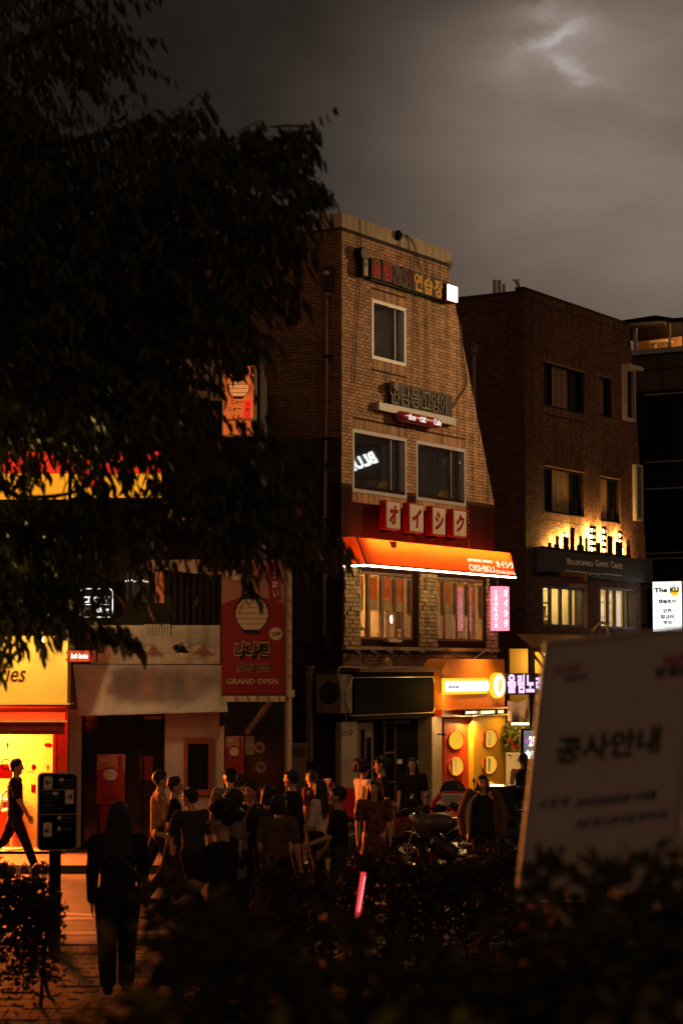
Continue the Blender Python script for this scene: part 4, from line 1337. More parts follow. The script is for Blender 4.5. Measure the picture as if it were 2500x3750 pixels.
# skyline silhouette sign with lamps behind it
sk = thing('skyline_sign', F2.p(2.5, zt2_, 0), 'black metal city skyline silhouette with amber light behind it', 'sign')
sil = [(2006, 2017, 1987), (2027, 2046, 1995), (2034, 2044, 1962), (2061, 2080, 1966), (2063, 2068, 1947), (2086, 2101, 1932), (2111, 2135, 1995), (2119, 2129, 1962), (2141, 2150, 1969), (2157, 2180, 1925), (2183, 2196, 1987), (2202, 2218, 1928), (2222, 2241, 1964), (2252, 2276, 1984), (2262, 2277, 1945), (2281, 2283, 2000), (2292, 2304, 2000), (2293, 2301, 1977)]
oS = .15
for i, (p0, p1, y) in enumerate(sil):
    q0, q1 = F2.hit(p0, y, oS)[0], F2.hit(p1, y, oS)[0]
    z1 = F2.hit((p0 + p1) / 2, y, oS)[1]
    m_ = MB()
    if i in (9, 11, 14):                      # towers with window slots
        m_.box(F2, q0, q0 + (q1 - q0) * .12, zt2_, z1, oS, oS + .02)
        m_.box(F2, q1 - (q1 - q0) * .12, q1, zt2_, z1, oS, oS + .02)
        m_.box(F2, q0 + (q1 - q0) * .45, q0 + (q1 - q0) * .55, zt2_, z1, oS, oS + .02)
        nz_ = 9
        for k in range(nz_):
            if k % 2 == 0:
                m_.box(F2, q0, q1, zt2_ + (z1 - zt2_) * k / nz_, zt2_ + (z1 - zt2_) * (k + 1) / nz_, oS + .0005, oS + .0195)
    else:
        m_.box(F2, q0, q1, zt2_, z1, oS - .0003 * i, oS + .02 - .0003 * i)
    tw_ = m_.build('tower', 'black_metal', sk)
    m_ = MB(); m_.box(F2, q0 + (q1 - q0) * .28, q1 - (q1 - q0) * .28, zt2_ + .08, z1 - .06, oS - .022, oS - .012); m_.build('back_lamp', 'e_amber', tw_)
h_ = F2.R(1992, 2003, 2012, 2306, oS)
m_ = MB(); m_.box(F2, h_[0], F2.hit(2306, 2040, oS)[0], zt2_ + .002, zt2_ + .06, .0, oS + .03); m_.build('base_rail', 'black_metal', sk)
for px, py, r in ((1999, 1986, 8), (2024, 1968, 9), (2052, 1956, 10), (2078, 1938, 10), (2108, 1975, 9), (2134, 1962, 9), (2150, 1935, 12), (2192, 1942, 11), (2226, 1955, 7), (2250, 1955, 12), (2286, 1985, 9)):
    c = F2.hit(px, py, .06)
    lo = zt2_ + .06
    w_ = (F2.hit(px + r, py, .06)[0] - c[0]) * .8
# roof pipes
for i, (p0, p1, t0) in enumerate(((1810, 1824, 1012), (1827, 1841, 1012), (1845, 1857, 1028))):
    Yp = 57 + i * .05
    x0, x1 = [(p - 1250) / 7500 * Yp for p in (p0, p1)]
    z1 = CAM_Z + (2450 - t0) / 7500 * Yp
    m_ = MB(); m_.tube([((x0 + x1) / 2, Yp, TOP2 - 1.2), ((x0 + x1) / 2, Yp, z1)], (x1 - x0) / 2, 12)
    m_.build('roof_flue', M.setdefault('pale_zinc', pm('pale_zinc', (.42, .36, .30), .5, .3)), label='%s pale metal flue on the dark roof' % ('first tall', 'second tall', 'shorter')[i], cat='flue', group='flues on the dark roof', smooth=True)
Yp = 56.5
t = thing('roof_antenna', at(1890, 1066, Yp), 'crooked small aerial on the roof edge near the flues', 'antenna')
m_ = MB(); m_.tube([at(1900, 1070, Yp), at(1896, 1040, Yp), at(1890, 1028, Yp)], .05, 6); m_.build('mast', 'pale_zinc', t)
m_ = MB(); m_.tube([at(1878, 1022, Yp), at(1892, 1030, Yp), at(1897, 1022, Yp)], .035, 6); m_.build('arm', 'pale_zinc', t)

# ---- street lamp before the game cafe
FP = Frame((0, 46.6, 0), (1, 0, 0))
q = lambda px, py, o=0.0: FP.p(*FP.hit(px, py, o), o)
pole = thing('street_lamp', Vector((q(2143, 2300).x, 46.6, 0)), 'yellowish street lamp pole with a dark cobra head and a curved lower arm', 'street lamp')
xp = q(2143, 2300).x
m_ = MB(); m_.tube([(xp, 46.6, 0), (xp, 46.6, q(2143, 2160).z), (xp, 46.6, q(2143, 2098).z)], [.075, .055, .045], 12); m_.build('pole', pm('lamp_pole', (.42, .27, .09), .5, streak=.3), pole, smooth=True)
m_ = MB(); m_.tube([q(2137, 2108), q(2090, 2107, .1), q(2052, 2104, .2)], [.06, .05, .03], 8); m_.build('arm', 'wood_red', pole)
m_ = MB(); c = q(2006, 2103, .25); m_.ell(c, .27, .12, .065, 16, 8); hd = m_.build('lamp_head', 'black_metal', pole, smooth=True)
m_ = MB(); m_.ell(c + Vector((.02, 0, -.045)), .16, .08, .04, 12, 7); m_.build('lens', 'alu_dark', hd, smooth=True)
m_ = MB(); m_.tube([q(2152, 2313), q(2172, 2308), q(2186, 2290), q(2205, 2279), q(2222, 2290), q(2227, 2322)], [.04, .04, .038, .036, .034, .034], 8); m_.build('curved_arm', 'gold_ink', pole, smooth=True)
m_ = MB(); m_.tube([q(2227, 2320), q(2226, 2338)], [.035, .085], 10); m_.build('lower_shade', 'cream', pole)
for y, hh in ((2128, 12), (2160, 6), (2300, 26)):
    m_ = MB(); m_.box(FP, xp - .09, xp + .09, q(2143, y + hh).z, q(2143, y).z, -.09, .09); m_.build('clamp', 'alu_dark', pole)
m_ = MB(); m_.box(FP, q(2078, 2140).x, xp - .02, q(2143, 2153).z, q(2143, 2140).z, -.15, .15)
t = m_.build('traffic_camera', 'steel', label='pale camera housing on a bracket below the cobra lamp head', cat='camera')
m_ = MB(); m_.box(FP, q(2112, 2140).x, xp - .03, q(2143, 2139).z, q(2143, 2132).z, -.08, .08); m_.build('hood', 'alu_dark', t)

# ---- wooden canopy stall, yellow inside
FQ = Frame((0, 45.6, 0), (.92, .39, 0))
qq = lambda px, py, o=0.0: FQ.p(*FQ.hit(px, py, o), o)
st = thing('wooden_stall', qq(1960, 2900), 'yellow lit timber canopy stall below the game cafe windows', 'stall')
zb = lambda px, py, o=0.0: FQ.hit(px, py, o)
x0, x1 = zb(1933, 2500)[0], zb(2260, 2500)[0]
m_ = MB(); m_.box(FQ, x0, x1, 0, zb(1940, 2375)[1], -1.0, -.9); m_.build('back_wall', 'yellow_wall', st)
m_ = MB()
zt = zb(1935, 2372)[1]
nb = 9
for i in range(nb):
    q0, q1 = x0 + (x1 - x0) * i / nb, x0 + (x1 - x0) * (i + 1) / nb - .012
    m_ = MB(); m_.add([FQ.p(q0, zt, .15), FQ.p(q1, zt, .15), FQ.p(q1 + .25, zt + .30, -1.0), FQ.p(q0 + .25, zt + .30, -1.0), FQ.p(q0, zt + .03, .15), FQ.p(q1, zt + .03, .15), FQ.p(q1 + .25, zt + .33, -1.0), FQ.p(q0 + .25, zt + .33, -1.0)], [(0, 1, 2, 3), (4, 5, 6, 7), (0, 1, 5, 4), (2, 3, 7, 6), (0, 3, 7, 4), (1, 2, 6, 5)])
    m_.build('plank', M.setdefault('plank', pm('plank', (.36, .20, .08), .6, rand=.3)), st)
m_ = MB(); m_.box(FQ, x0, x1, zt - .1, zt - .002, .0, .1); m_.build('beam', 'wood', st)
m_ = MB(); m_.box(FQ, x0, x0 + .12, 0, zt - .102, .0, .12); m_.build('post', 'wood', st)
m_ = MB(); m_.box(FQ, x0 + .121, x1, zb(1950, 2588)[1], zb(1950, 2574)[1], -.3, -.2); m_.build('cross_beam', 'wood', st)
for p0, p1 in (((1941, 2382), (2002, 2462)), ((1972, 2382), (2010, 2430))):
    m_ = MB(); m_.tube([qq(*p0, -.05), qq(*p1, -.05)], .035, 4); m_.build('brace', 'wood', st)
for p0 in (1952, 1980):
    m_ = MB(); m_.box(FQ, zb(p0, 2700, -.3)[0], zb(p0 + 9, 2700, -.3)[0], 0, zb(1950, 2589, -.25)[1], -.36, -.28); m_.build('door_post', 'wood', st)
light('POINT', 'stall_lamp', FQ.p(x0 + .7, zt - .3, -.4), (1, .58, .16), 20, st, shadow_soft_size=.12)
lp = FQ.p(x0 + .7, zt - .16, -.4)
m_ = MB(); m_.ell(lp, .06, .06, .06, 10, 6); m_.build('bulb', 'e_warm', st, smooth=True)

# ---- lilac karaoke sign on a black pole, banner, planter, 2F box sign, round topped board
FK = Frame((0, 42.6, 0), (1, 0, 0))
k_ = lambda px, py, o=0.0: FK.p(*FK.hit(px, py, o), o)
ks = thing('small_karaoke_sign', Vector((k_(1943, 2600).x, 42.6, 0)), 'lilac glowing Korean letters on a dark projecting sign beside the drink shop', 'sign')
px_box(FK, 1851, 2466, 2545, 2002, -.1, .0, 'backing', M.setdefault('dark_violet', pm('dark_violet', (.03, .018, .03), .4)), ks)
for g, p0, t0, t1, p1 in (('울', 1857, 2469, 2539, 1888), ('림', 1894, 2470, 2539, 1920), ('노', 1925, 2472, 2536, 1956), ('래', 1961, 2476, 2534, 1990)):
    textpx(g, FK, p0, t0, t1, p1, 0.0, 'e_lilac', 'letter', ks, bold=.045, th=.03)
m_ = MB(); m_.tube([(k_(1943, 2600).x, 42.65, 0), (k_(1943, 2540).x, 42.65, k_(1943, 2540).z)], .04, 8); m_.build('pole', 'black_metal', ks)
px_box(FK, 1988, 2460, 2550, 2000, -.2, .05, 'bracket', 'black_metal', ks)
FK2 = Frame((0, 43.4, 0), (1, 0, 0))
h_ = FK2.R(1857, 2566, 2640, 1936, 0)
m_ = MB(); n_ = 10
for i in range(n_):
    f0, f1 = i / n_, (i + 1) / n_
    A0, A1 = h_[0] + (h_[1] - h_[0]) * f0, h_[0] + (h_[1] - h_[0]) * f1
    w0, w1 = .03 * math.sin(f0 * 9), .03 * math.sin(f1 * 9)
    s0_, s1_ = .07 * math.sin(f0 * math.pi), .07 * math.sin(f1 * math.pi)
    m_.add([FK2.p(A0, h_[2] - s0_ + .1 * f0, w0), FK2.p(A1, h_[2] - s1_ + .1 * f1, w1), FK2.p(A1, h_[3] - s1_ + .06 * f1, w1), FK2.p(A0, h_[3] - s0_ + .06 * f0, w0)] + [FK2.p(A0, h_[2] - s0_ + .1 * f0, w0 - .01), FK2.p(A1, h_[2] - s1_ + .1 * f1, w1 - .01), FK2.p(A1, h_[3] - s1_ + .06 * f1, w1 - .01), FK2.p(A0, h_[3] - s0_ + .06 * f0, w0 - .01)], [(0, 1, 2, 3), (4, 5, 6, 7), (0, 1, 5, 4), (3, 2, 6, 7)])
m_.build('cloth_banner', 'banner_grey', label='sagging greyish pink cloth banner hung beside the drink shop', cat='banner', smooth=True)
FK3 = Frame((0, 44.2, 0), (1, 0, 0))
h_ = FK3.R(1853, 2757, 2890, 1910, 0)
pt = thing('planter', FK3.p((h_[0] + h_[1]) / 2, 0), 'pale box planter with lush leafy plants beside the drink shop', 'planter')
m_ = MB(); m_.box(FK3, h_[0], h_[1] + .1, 0, h_[3], -.5, 0); m_.build('box', 'white_wall', pt)
def leaf_cloud(mb, centers, n, spread, L, Wd, droop=.5, r=rnd):
    for _ in range(n):
        c = Vector(centers[r.randrange(len(centers))])
        b = c + Vector((r.gauss(0, spread[0]), r.gauss(0, spread[1]), r.gauss(0, spread[2])))
        one_leaf(mb, b, Vector((r.uniform(-1, 1), r.uniform(-1, 1), r.uniform(-1, .6) - droop)), L * r.uniform(.7, 1.25), Wd * r.uniform(.8, 1.2), r)
def one_leaf(mb, b, d, L, Wd, r=rnd):
    d = d.normalized()
    s = d.cross(Vector((r.uniform(-1, 1), r.uniform(-1, 1), r.uniform(-.3, .3))))
    if s.length < 1e-4: s = d.orthogonal()
    s.normalize()
    n_ = d.cross(s)
    bend = n_ * (L * r.uniform(-.18, .18))
    fold = n_ * (Wd * .22)
    mb.add([b, b + d * (.32 * L) + s * Wd * .5 + fold, b + d * (.32 * L) - s * Wd * .5 + fold, b + d * (.36 * L),
            b + d * (.68 * L) + s * Wd * .36 + fold + bend * .5, b + d * (.68 * L) - s * Wd * .36 + fold + bend * .5, b + d * (.70 * L) + bend * .5, b + d * L + bend],
           [(0, 1, 3), (0, 3, 2), (1, 4, 6, 3), (3, 6, 5, 2), (4, 7, 6), (6, 7, 5)])
m_ = MB()
xs = [h_[0] + .05 + i * .09 for i in range(6)]
leaf_cloud(m_, [(x, 44.4, h_[3] + .35) for x in xs], 420, (.08, .12, .20), .16, .05, .1)
m_.build('foliage', 'leaf_fern', pt)
m_ = MB()
for i in range(7):
    x = rnd.uniform(h_[0], h_[1]); z = h_[3] + rnd.uniform(.05, .3)
    for k in range(6):
        one_leaf(m_, Vector((x, 44.15, z)), Vector((math.cos(k), -.6, math.sin(k))), .045, .03)
m_.build('red_blossom', 'red', pt)
for x in xs[::2]:
    m_ = MB(); m_.tube([(x, 44.4, h_[3] - .02), (x + .03, 44.38, h_[3] + .5)], .012, 5); m_.build('stem', 'wood', pt)
light('POINT', 'planter_lamp', (h_[0] + .3, 43.9, h_[3] + .9), (1, .6, .2), 24, pt, shadow_soft_size=.08)
m_ = MB(); m_.tube([(h_[0] + .1, 44.0, h_[3] + .62), (h_[1] + .15, 44.0, h_[3] + .62)], .02, 6); m_.build('lamp_rail', 'e_warm', pt)
FK4 = Frame((0, 41.8, 0), (1, 0, 0))
h_ = FK4.R(1917, 2676, 2800, 1990, .0)
bx = thing('floor_sign', FK4.p((h_[0] + h_[1]) / 2, 0), 'grey lit box sign with a violet arrow and 2F beside the black pole', 'sign')
m_ = MB(); m_.box(FK4, h_[0] - .07, h_[1] + .02, h_[2], h_[3] + .03, -.15, -.001); m_.build('case', 'black_metal', bx)
m_ = MB(); m_.box(FK4, *h_, .0, .01); m_.build('face', 'e_greylit', bx)
m_ = MB(); m_.box(FK4, h_[0] + .1, h_[0] + .16, 0, h_[2] - .001, -.1, -.04); m_.build('post', 'black_metal', bx)
textpx('2F', FK4, 1936, 2697, 2733, 1962, .01, 'e_white', 'lettering', bx, bold=.03)
textpx('술집', FK4, 1922, 2748, 2778, 1962, .01, 'e_white', 'lettering', bx, bold=.03)
A_ = FK4.R(1921, 2699, 2732, 1937, .02)
m_ = MB(); m_.prism(FK4, [(A_[0], (A_[2] + A_[3]) / 2), (A_[1] - .02, A_[2]), (A_[1] - .045, (A_[2] + A_[3]) / 2 - .02), (A_[1] + .02, (A_[2] + A_[3]) / 2 - .02), (A_[1] + .02, (A_[2] + A_[3]) / 2 + .02), (A_[1] - .045, (A_[2] + A_[3]) / 2 + .02), (A_[1] - .02, A_[3])], .011, .02); m_.build('arrow', 'e_violet', bx)
FK5 = Frame((0, 40.9, 0), (1, 0, 0))
h_ = FK5.R(1918, 2778, 2860, 1975, 0)
ab = thing('round_top_board', FK5.p((h_[0] + h_[1]) / 2, 0), 'yellow round topped pavement board behind the motorbikes', 'sign')
c_ = (h_[0] + h_[1]) / 2; r_ = (h_[1] - h_[0]) / 2
m_ = MB(); m_.prism(FK5, [(h_[0], .3), (h_[1], .3)] + [(c_ + r_ * math.cos(i * math.pi / 12), h_[3] - r_ * .6 + r_ * .6 * math.sin(i * math.pi / 12)) for i in range(13)], -.06, 0); m_.build('panel', 'yellow_paint', ab)
for q_ in (h_[0] + .04, h_[1] - .08):
    m_ = MB(); m_.box(FK5, q_, q_ + .04, 0, .3, -.05, -.01); m_.build('leg', 'black_metal', ab)
m_ = MB(); m_.prism(FK5, [(c_ + r_ * .7 * math.cos(i * math.pi / 8), h_[3] - .13 + .07 * math.sin(i * math.pi / 8)) for i in range(16)], .0005, .008); lb_ = m_.build('badge', 'orange_paint', ab)
textpx('GOM', FK5, 1930, 2788, 2800, 1957, .008, 'red', 'lettering', lb_, bold=.03)
px_box(FK5, 1920, 2806, 2812, 1970, .001, .006, 'white_line', 'e_white', ab)

# ------------------------------------------------------------------ dark panelled building beyond, roof terrace
p3 = at(2285, 1300, 63)
F3 = Frame((p3.x, p3.y, 0), UL)
B3 = thing('panelled_building', F3.p(1.5, 0), 'dark panelled building with a lit timber roof terrace at the end of the street', 'building')
z3 = F3.hit(2306, 1304)[1]
a3 = F3.hit(2700, 1400)[0]
m_ = MB(); m_.box(F3, -1, a3, -.02, z3, -6, 0); m_.build('wall', 'dark_clad', B3)
m_ = MB(); m_.box(F3, -1, a3, z3 + .001, z3 + .16, -6, .12); m_.build('parapet', 'white_wall', B3)
M['panel3'] = pm('brown_panel', (.085, .055, .045), .5, rand=.15)
rows = [F3.hit(2310, y)[1] for y in (1306, 1362, 1440, 1448)]
cols_ = [-.9] + [F3.hit(x, 1400)[0] for x in (2425, 2540, 2660)]
for za, zb3 in ((rows[0], rows[1]), (rows[1], rows[2])):
    for c0, c1 in zip(cols_, cols_[1:]):
        m_ = MB(); m_.box(F3, c0 + .02, c1 - .02, zb3 + .02, za - .02, .0, .05); m_.build('panel', 'panel3', B3)
for y in (1445, 1692, 1790, 2026, 2046, 2150):
    z = F3.hit(2400, y)[1]
    m_ = MB(); m_.box(F3, F3.hit(2366, y)[0], a3, z - .03, z + .01, .051, .13); m_.build('rail', 'pale_zinc', B3)
for (p0, t0, t1, p1) in ((2371, 1460, 1650, 2465), (2371, 1800, 2020, 2520), (2366, 2160, 2300, 2400)):
    h = F3.R(p0, t0, t1, p1)
    m_ = MB(); m_.box(F3, *h, .001, .03); w = m_.build('window', 'black_metal', B3)
    m_ = MB(); m_.box(F3, h[0] + .06, h[1] - .06, h[2] + .06, h[3] - .06, .031, .036); m_.build('pane', 'glass_dark', w)
tr = thing('roof_terrace', F3.p(2, z3 + .16, -1), 'covered roof terrace with orange timber wall and white posts', 'terrace')
zr = F3.hit(2310, 1200, -1)[1]
m_ = MB(); m_.box(F3, -.9, a3, z3 + .161, zr, -3.2, -3.1); m_.build('back_wall', M.setdefault('timber_wall', pm('timber_wall', (.50, .26, .10), .7, streak=.3)), tr)
m_ = MB(); m_.prism(Frame(F3.p(0, 0, -1.4), F3.U), [(-1, zr + .02), (1.1, zr + .12), (1.7, zr - .02), (a3, zr - .06), (a3, zr - .2), (1.7, zr - .16), (1.1, zr - .03), (-1, zr - .10)], -1.8, 1.5); m_.build('roof', 'dark_clad', tr)
for p0, p1 in ((2321, 2332), (2449, 2455), (2500, 2506)):
    m_ = MB(); m_.box(F3, F3.hit(p0, 1250, -.2)[0], F3.hit(p1, 1250, -.2)[0], z3 + .161, zr - .1, -.25, -.12); m_.build('post', 'white_wall', tr)
m_ = MB(); m_.tube([F3.p(F3.hit(2305, 1192, .2)[0], F3.hit(2305, 1192, .2)[1], .2), F3.p(F3.hit(2435, 1184, .2)[0], F3.hit(2435, 1184, .2)[1], .2)], .08, 8); m_.build('rolled_blind', 'cream', tr, smooth=True)
m_ = MB(); m_.box(F3, F3.hit(2378, 1270, -2)[0], F3.hit(2440, 1270, -2)[0], z3 + .7, z3 + .78, -2.5, -2.0); m_.box(F3, F3.hit(2382, 1270, -2)[0], F3.hit(2386, 1270, -2)[0], z3 + .17, z3 + .7, -2.4, -2.3); m_.build('counter', 'cream', tr)
light('AREA', 'terrace_lamp', F3.p(2.2, zr - .35, -1.0), (1, .50, .18), 150, tr, aim=F3.p(2.2, z3, -2.6), size=.8)

# ---- white capsule toy sign, hung out from the game cafe wall
sS = 7.15
FS2 = Frame(F2.p(sS, 0, 0), F2.N, (0, 0, 1), -F2.U)
zk1, zk0 = [CAM_Z + (2450 - y) / 7500 * 57.5 for y in (2131, 2316)]
ku = thing('white_shop_sign', F2.p(sS, zk0, .8), 'bright white projecting sign with The KU and Korean words', 'sign')
m_ = MB(); m_.box(FS2, .34, 1.22, zk0, zk1, -.12, -.001); m_.build('case', 'alu', ku)
m_ = MB(); m_.box(FS2, .35, 1.21, zk0 + .01, zk1 - .01, .0, .01); fc = m_.build('face', em('sign_face_white', (1, .98, .95), 1.5), ku)
W_ = .86; Hh = zk1 - zk0
def ktext(s, f0, f1, g0, g1, b=.0, m='maroon_ink'):
    q_ = MB(); text(q_, s, FS2, .35 + W_ * f0, .35 + W_ * f1, zk1 - Hh * g1, zk1 - Hh * g0, .0105 if m != 'ink' else .018, .016 if m != 'ink' else .022, b); q_.build('lettering', m, ku)
m_ = MB(); m_.disc(FS2, .35 + W_ * .76, zk1 - Hh * .17, W_ * .17, Hh * .12, .0102, .0125, 30); m_.build('emblem_ring', M.setdefault('pale_ring', em('pale_ring_glow', (.9, .85, .72), 1.0)), ku)
m_ = MB(); m_.prism(FS2, [(.35 + W_ * (.76 + .17 * math.cos(t)), zk1 - Hh * (.17 - .12 * math.sin(t))) for t in [math.pi + i * math.pi / 14 for i in range(15)]], .0126, .0145); m_.build('emblem', em('ku_emblem_glow', (1, .62, .02), 1.0), ku)
ktext('The', .05, .52, .12, .22, .05, 'ink'); ktext('KU', .61, .91, .12, .22, .05, 'ink')
M['umber'] = pm('umber_ink', (.08, .05, .02), .5, var=0, bump=0)
for s, f0, f1, g0, g1 in (('캡슐토이', .22, .78, .36, .43), ('굿즈', .36, .64, .55, .62), ('피규어', .29, .71, .66, .74), ('쿠지', .37, .63, .78, .85)):
    ktext(s, f0 - .02, f1 + .02, g0 - .005, g1 + .005, .05, 'ink')
for g in (.485, .90):
    m_ = MB(); m_.box(FS2, .35 + W_ * .37, .35 + W_ * .62, zk1 - Hh * (g + .006), zk1 - Hh * g, .0105, .014); m_.build('rule_line', 'umber', ku)
for z in (zk0 + .2, zk1 - .3):
    m_ = MB(); m_.box(FS2, -.6, .339, z, z + .05, -.08, -.03); m_.build('bracket', 'black_metal', ku)

# ------------------------------------------------------------------ left row: dark shop building
F0 = Frame((0, 34.9, 0), (1, 0, 0))
def fx(px, py=2450, o=0.0, fr=F0): return fr.hit(px, py, o)[0]
def fz(py, o=0.0, fr=F0): return fr.hit(1250, py, o)[1]
L1 = thing('shop_building', (fx(500), 34.9, 0), 'dark three storey shop building behind the tree with a white lower front', 'building')
DOOR = (fx(303), fx(606), -.02, fz(2624))
WIN2a = (fx(445), fx(550), fz(2215), fz(2085)); WIN2b = (fx(552), fx(606), fz(2215), fz(2085))
m_ = MB(); shell(m_, F0, [-.02, fz(1292)], lambda z: -12.0, lambda z: fx(948), [DOOR, WIN2a, WIN2b], -.25, 0)
wl_ = m_.build('wall', 'dark_clad', L1)
m_ = MB(); m_.box(F0, -12, fx(948) - .01, .0, fz(1292) - .02, -8, -1.8); m_.build('core', 'dark_wall', L1)
m_ = MB(); m_.box(F0, fx(948) - .2, fx(948) - .002, 0, fz(1292) - .01, -1.79, -.26); m_.build('flank', 'dark_wall', L1)
# corrugated cladding on the upper storeys and beside the window
for (p0, p1, t0, t1, col) in ((606, 808, 2108, 2290, 'dark_clad'), (640, 815, 1480, 1700, 'dark_clad')):
    i = 0
    x = fx(p0)
    while x < fx(p1) - .05:
        m_ = MB(); m_.prism(Frame((0, 34.9, fz(t1)), (1, 0, 0)), [(x, 0), (x + .075, 0), (x + .075, fz(t0) - fz(t1)), (x, fz(t0) - fz(t1))], .0, .035)
        m_.build('slat', col, L1); x += .11; i += 1
# white brick course wall, pale corrugated strip, white lower walls
m_ = MB(); m_.box(F0, fx(330), fx(806), fz(2432), fz(2290), .001, .03); wb = m_.build('white_wall', 'white_wall', L1)
lay_bricks(F0, brick_list(lambda z: fx(330), lambda z: fx(806), fz(2432), fz(2290), [(fx(528), fx(625), fz(2330), fz(2289))], bl=.42, bh=.055, joint=.008), wb, 'brick_white', o=.03)
x = fx(530)
while x < fx(622):
    m_ = MB(); m_.box(F0, x, x + .032, fz(2330), fz(2286), .03, .06); m_.build('corrugation', 'white_wall', wb); x += .05
m_ = MB(); m_.box(F0, fx(606), fx(800), .12, fz(2600), .001, .06); lw_ = m_.build('lower_wall', 'white_wall', L1)
lay_bricks(F0, brick_list(lambda z: fx(607), lambda z: fx(799), .14, fz(2912), [], bl=.42, bh=.055, joint=.007), lw_, 'brick_white', o=.06, prot=(.002, .006))
m_ = MB(); m_.box(F0, fx(255), fx(302), .1, fz(2600), .001, .06); m_.build('pier', 'white_wall', L1)
m_ = MB(); m_.box(F0, fx(800), fx(806), .1, fz(2600), .02, .1); m_.build('corner_strip', 'coping', L1)
# door glazing
m_ = MB(); m_.box(F0, DOOR[0], DOOR[1], .1, DOOR[3], -.10, -.07); gl_ = m_.build('glass_front', M.setdefault('glass_black', pm('black_glass', (.012, .011, .010), .12, var=.1, bump=0)), L1)
for p in (303, 362, 446, 520, 600):
    m_ = MB(); m_.box(F0, fx(p), fx(p) + .03, .1, DOOR[3], -.07, -.03); m_.build('door_frame', 'black_metal', gl_)
m_ = MB(); m_.box(F0, DOOR[0], DOOR[1], fz(2640) - .02, fz(2640), -.065, -.035); m_.build('transom', 'black_metal', gl_)
m_ = MB(); m_.box(F0, fx(522), fx(592), fz(2636), fz(2624), -.069, -.06); m_.build('vent_strip', 'beige_fabric', gl_)
# second floor windows
w = window(F0, WIN2a, L1, 'black_metal', 'glass', fw=.04, mull=(fx(472), fx(512)), mw=.04)
w = window(F0, WIN2b, L1, 'black_metal', 'glass', fw=.03)
room(F0, WIN2a, 1.2, L1, 'dark_wall'); 
m_ = MB(); m_.box(F0, WIN2b[0] + .03, WIN2b[1] - .03, WIN2b[2], WIN2b[3], -.5, -.48); m_.build('blind', em('orange_blind_glow', (1, .16, .02), .42), L1)
t = thing('string_light', F0.p(fx(500), fz(2128), -.5), 'row of tiny white lights behind the second floor window', 'light')
for i in range(12):
    m_ = MB(); m_.ell(F0.p(fx(450) + i * .036 + rnd.uniform(-.01, .01), fz(2123) + rnd.uniform(-.02, .02), -.4), .012, .012, .012, 6, 4); m_.build('bulb', 'e_white', t)
m_ = MB(); m_.tube([F0.p(fx(446), fz(2122), -.42), F0.p(fx(548), fz(2124), -.42)], .005, 4); m_.build('cord', 'black_metal', t)
# slanted white canvas canopy
Y_ = lambda px, py, o: F0.p(*F0.hit(px, py, o), o)
cn = thing('canvas_canopy', F0.p(fx(550), fz(2620), .3), 'plain white slanted canvas canopy over the dark glass shop front', 'canopy')
A_, B_ = Y_(270, 2434, .06), Y_(810, 2436, .06)
C_, D_ = Y_(832, 2607, .62), Y_(290, 2622, .62)
def slab(mb, pts, n, th):
    n = Vector(n) * th
    k = len(pts)
    mb.add([Vector(p) for p in pts] + [Vector(p) + n for p in pts], [tuple(range(k)), tuple(range(2 * k - 1, k - 1, -1))] + [(i, (i + 1) % k, k + (i + 1) % k, k + i) for i in range(k)])
    return mb
m_ = MB()
nx_, ny_ = 26, 8
G_ = []
for j in range(ny_ + 1):
    for i in range(nx_ + 1):
        u_, v_ = i / nx_, j / ny_
        p_ = (A_.lerp(B_, u_)).lerp(D_.lerp(C_, u_), v_)
        w_ = math.sin(math.pi * v_) * (.010 * math.sin(u_ * 19) + .008 * math.sin(u_ * 43 + v_ * 3) + .03)
        G_.append(p_ + Vector((0, .9 * w_, -.3 * w_)))
m_.add(G_, [(j * (nx_ + 1) + i, j * (nx_ + 1) + i + 1, (j + 1) * (nx_ + 1) + i + 1, (j + 1) * (nx_ + 1) + i) for j in range(ny_) for i in range(nx_)])
m_.build('sheet', 'white_cloth', cn, smooth=True)
m_ = MB(); slab(m_, [A_, D_, F0.p(D_.x, D_.z, .05)], (-1, 0, 0), .01); m_.build('side_flap', 'white_cloth', cn)
m_ = MB(); slab(m_, [B_, C_, F0.p(C_.x - .02, C_.z, .05)], (1, 0, 0), .01); m_.build('side_flap', 'white_cloth', cn)
m_ = MB(); m_.tube([D_ + Vector((0, 0, .01)), C_ + Vector((0, 0, .01))], .018, 6); m_.build('hem_bar', 'white_wall', cn)
# gooseneck barn lamps
for i, px in enumerate((352, 511, 668)):
    x, z = F0.hit(px, 2372, .3)
    t = thing('barn_lamp', F0.p(x, z, .03), '%s unlit black gooseneck lamp above the white canopy' % ('leaf hidden', 'middle', 'right hand end')[i] if i != 2 else 'unlit black gooseneck lamp nearest the red poster above the white canopy', 'lamp', 'gooseneck lamps above the white canopy')
    xb = fx(px - 22)
    m_ = MB(); m_.tube([F0.p(xb, z, .032), F0.p(xb, z, .10)], .055, 12); m_.build('wall_plate', 'black_metal', t)
    m_ = MB(); m_.tube([F0.p(xb, z, .10), F0.p(xb + .03, z + .02, .2), F0.p(x - .04, z + .07, .28), F0.p(x - .01, z + .085, .3), F0.p(x, z + .06, .3), F0.p(x, z + .02, .3)], .010, 6); m_.build('arm', 'black_metal', t)
    m_ = MB(); m_.tube([F0.p(x, z + .03, .3), F0.p(x, z - .03, .3), F0.p(x, z - .09, .3)], [.03, .06, .125], 14, cap=False); m_.build('lamp_shade', 'black_metal', t)
    m_ = MB(); m_.ell(F0.p(x, z - .09, .3), .03, .03, .04, 8, 6); m_.build('bulb', 'paper', t)
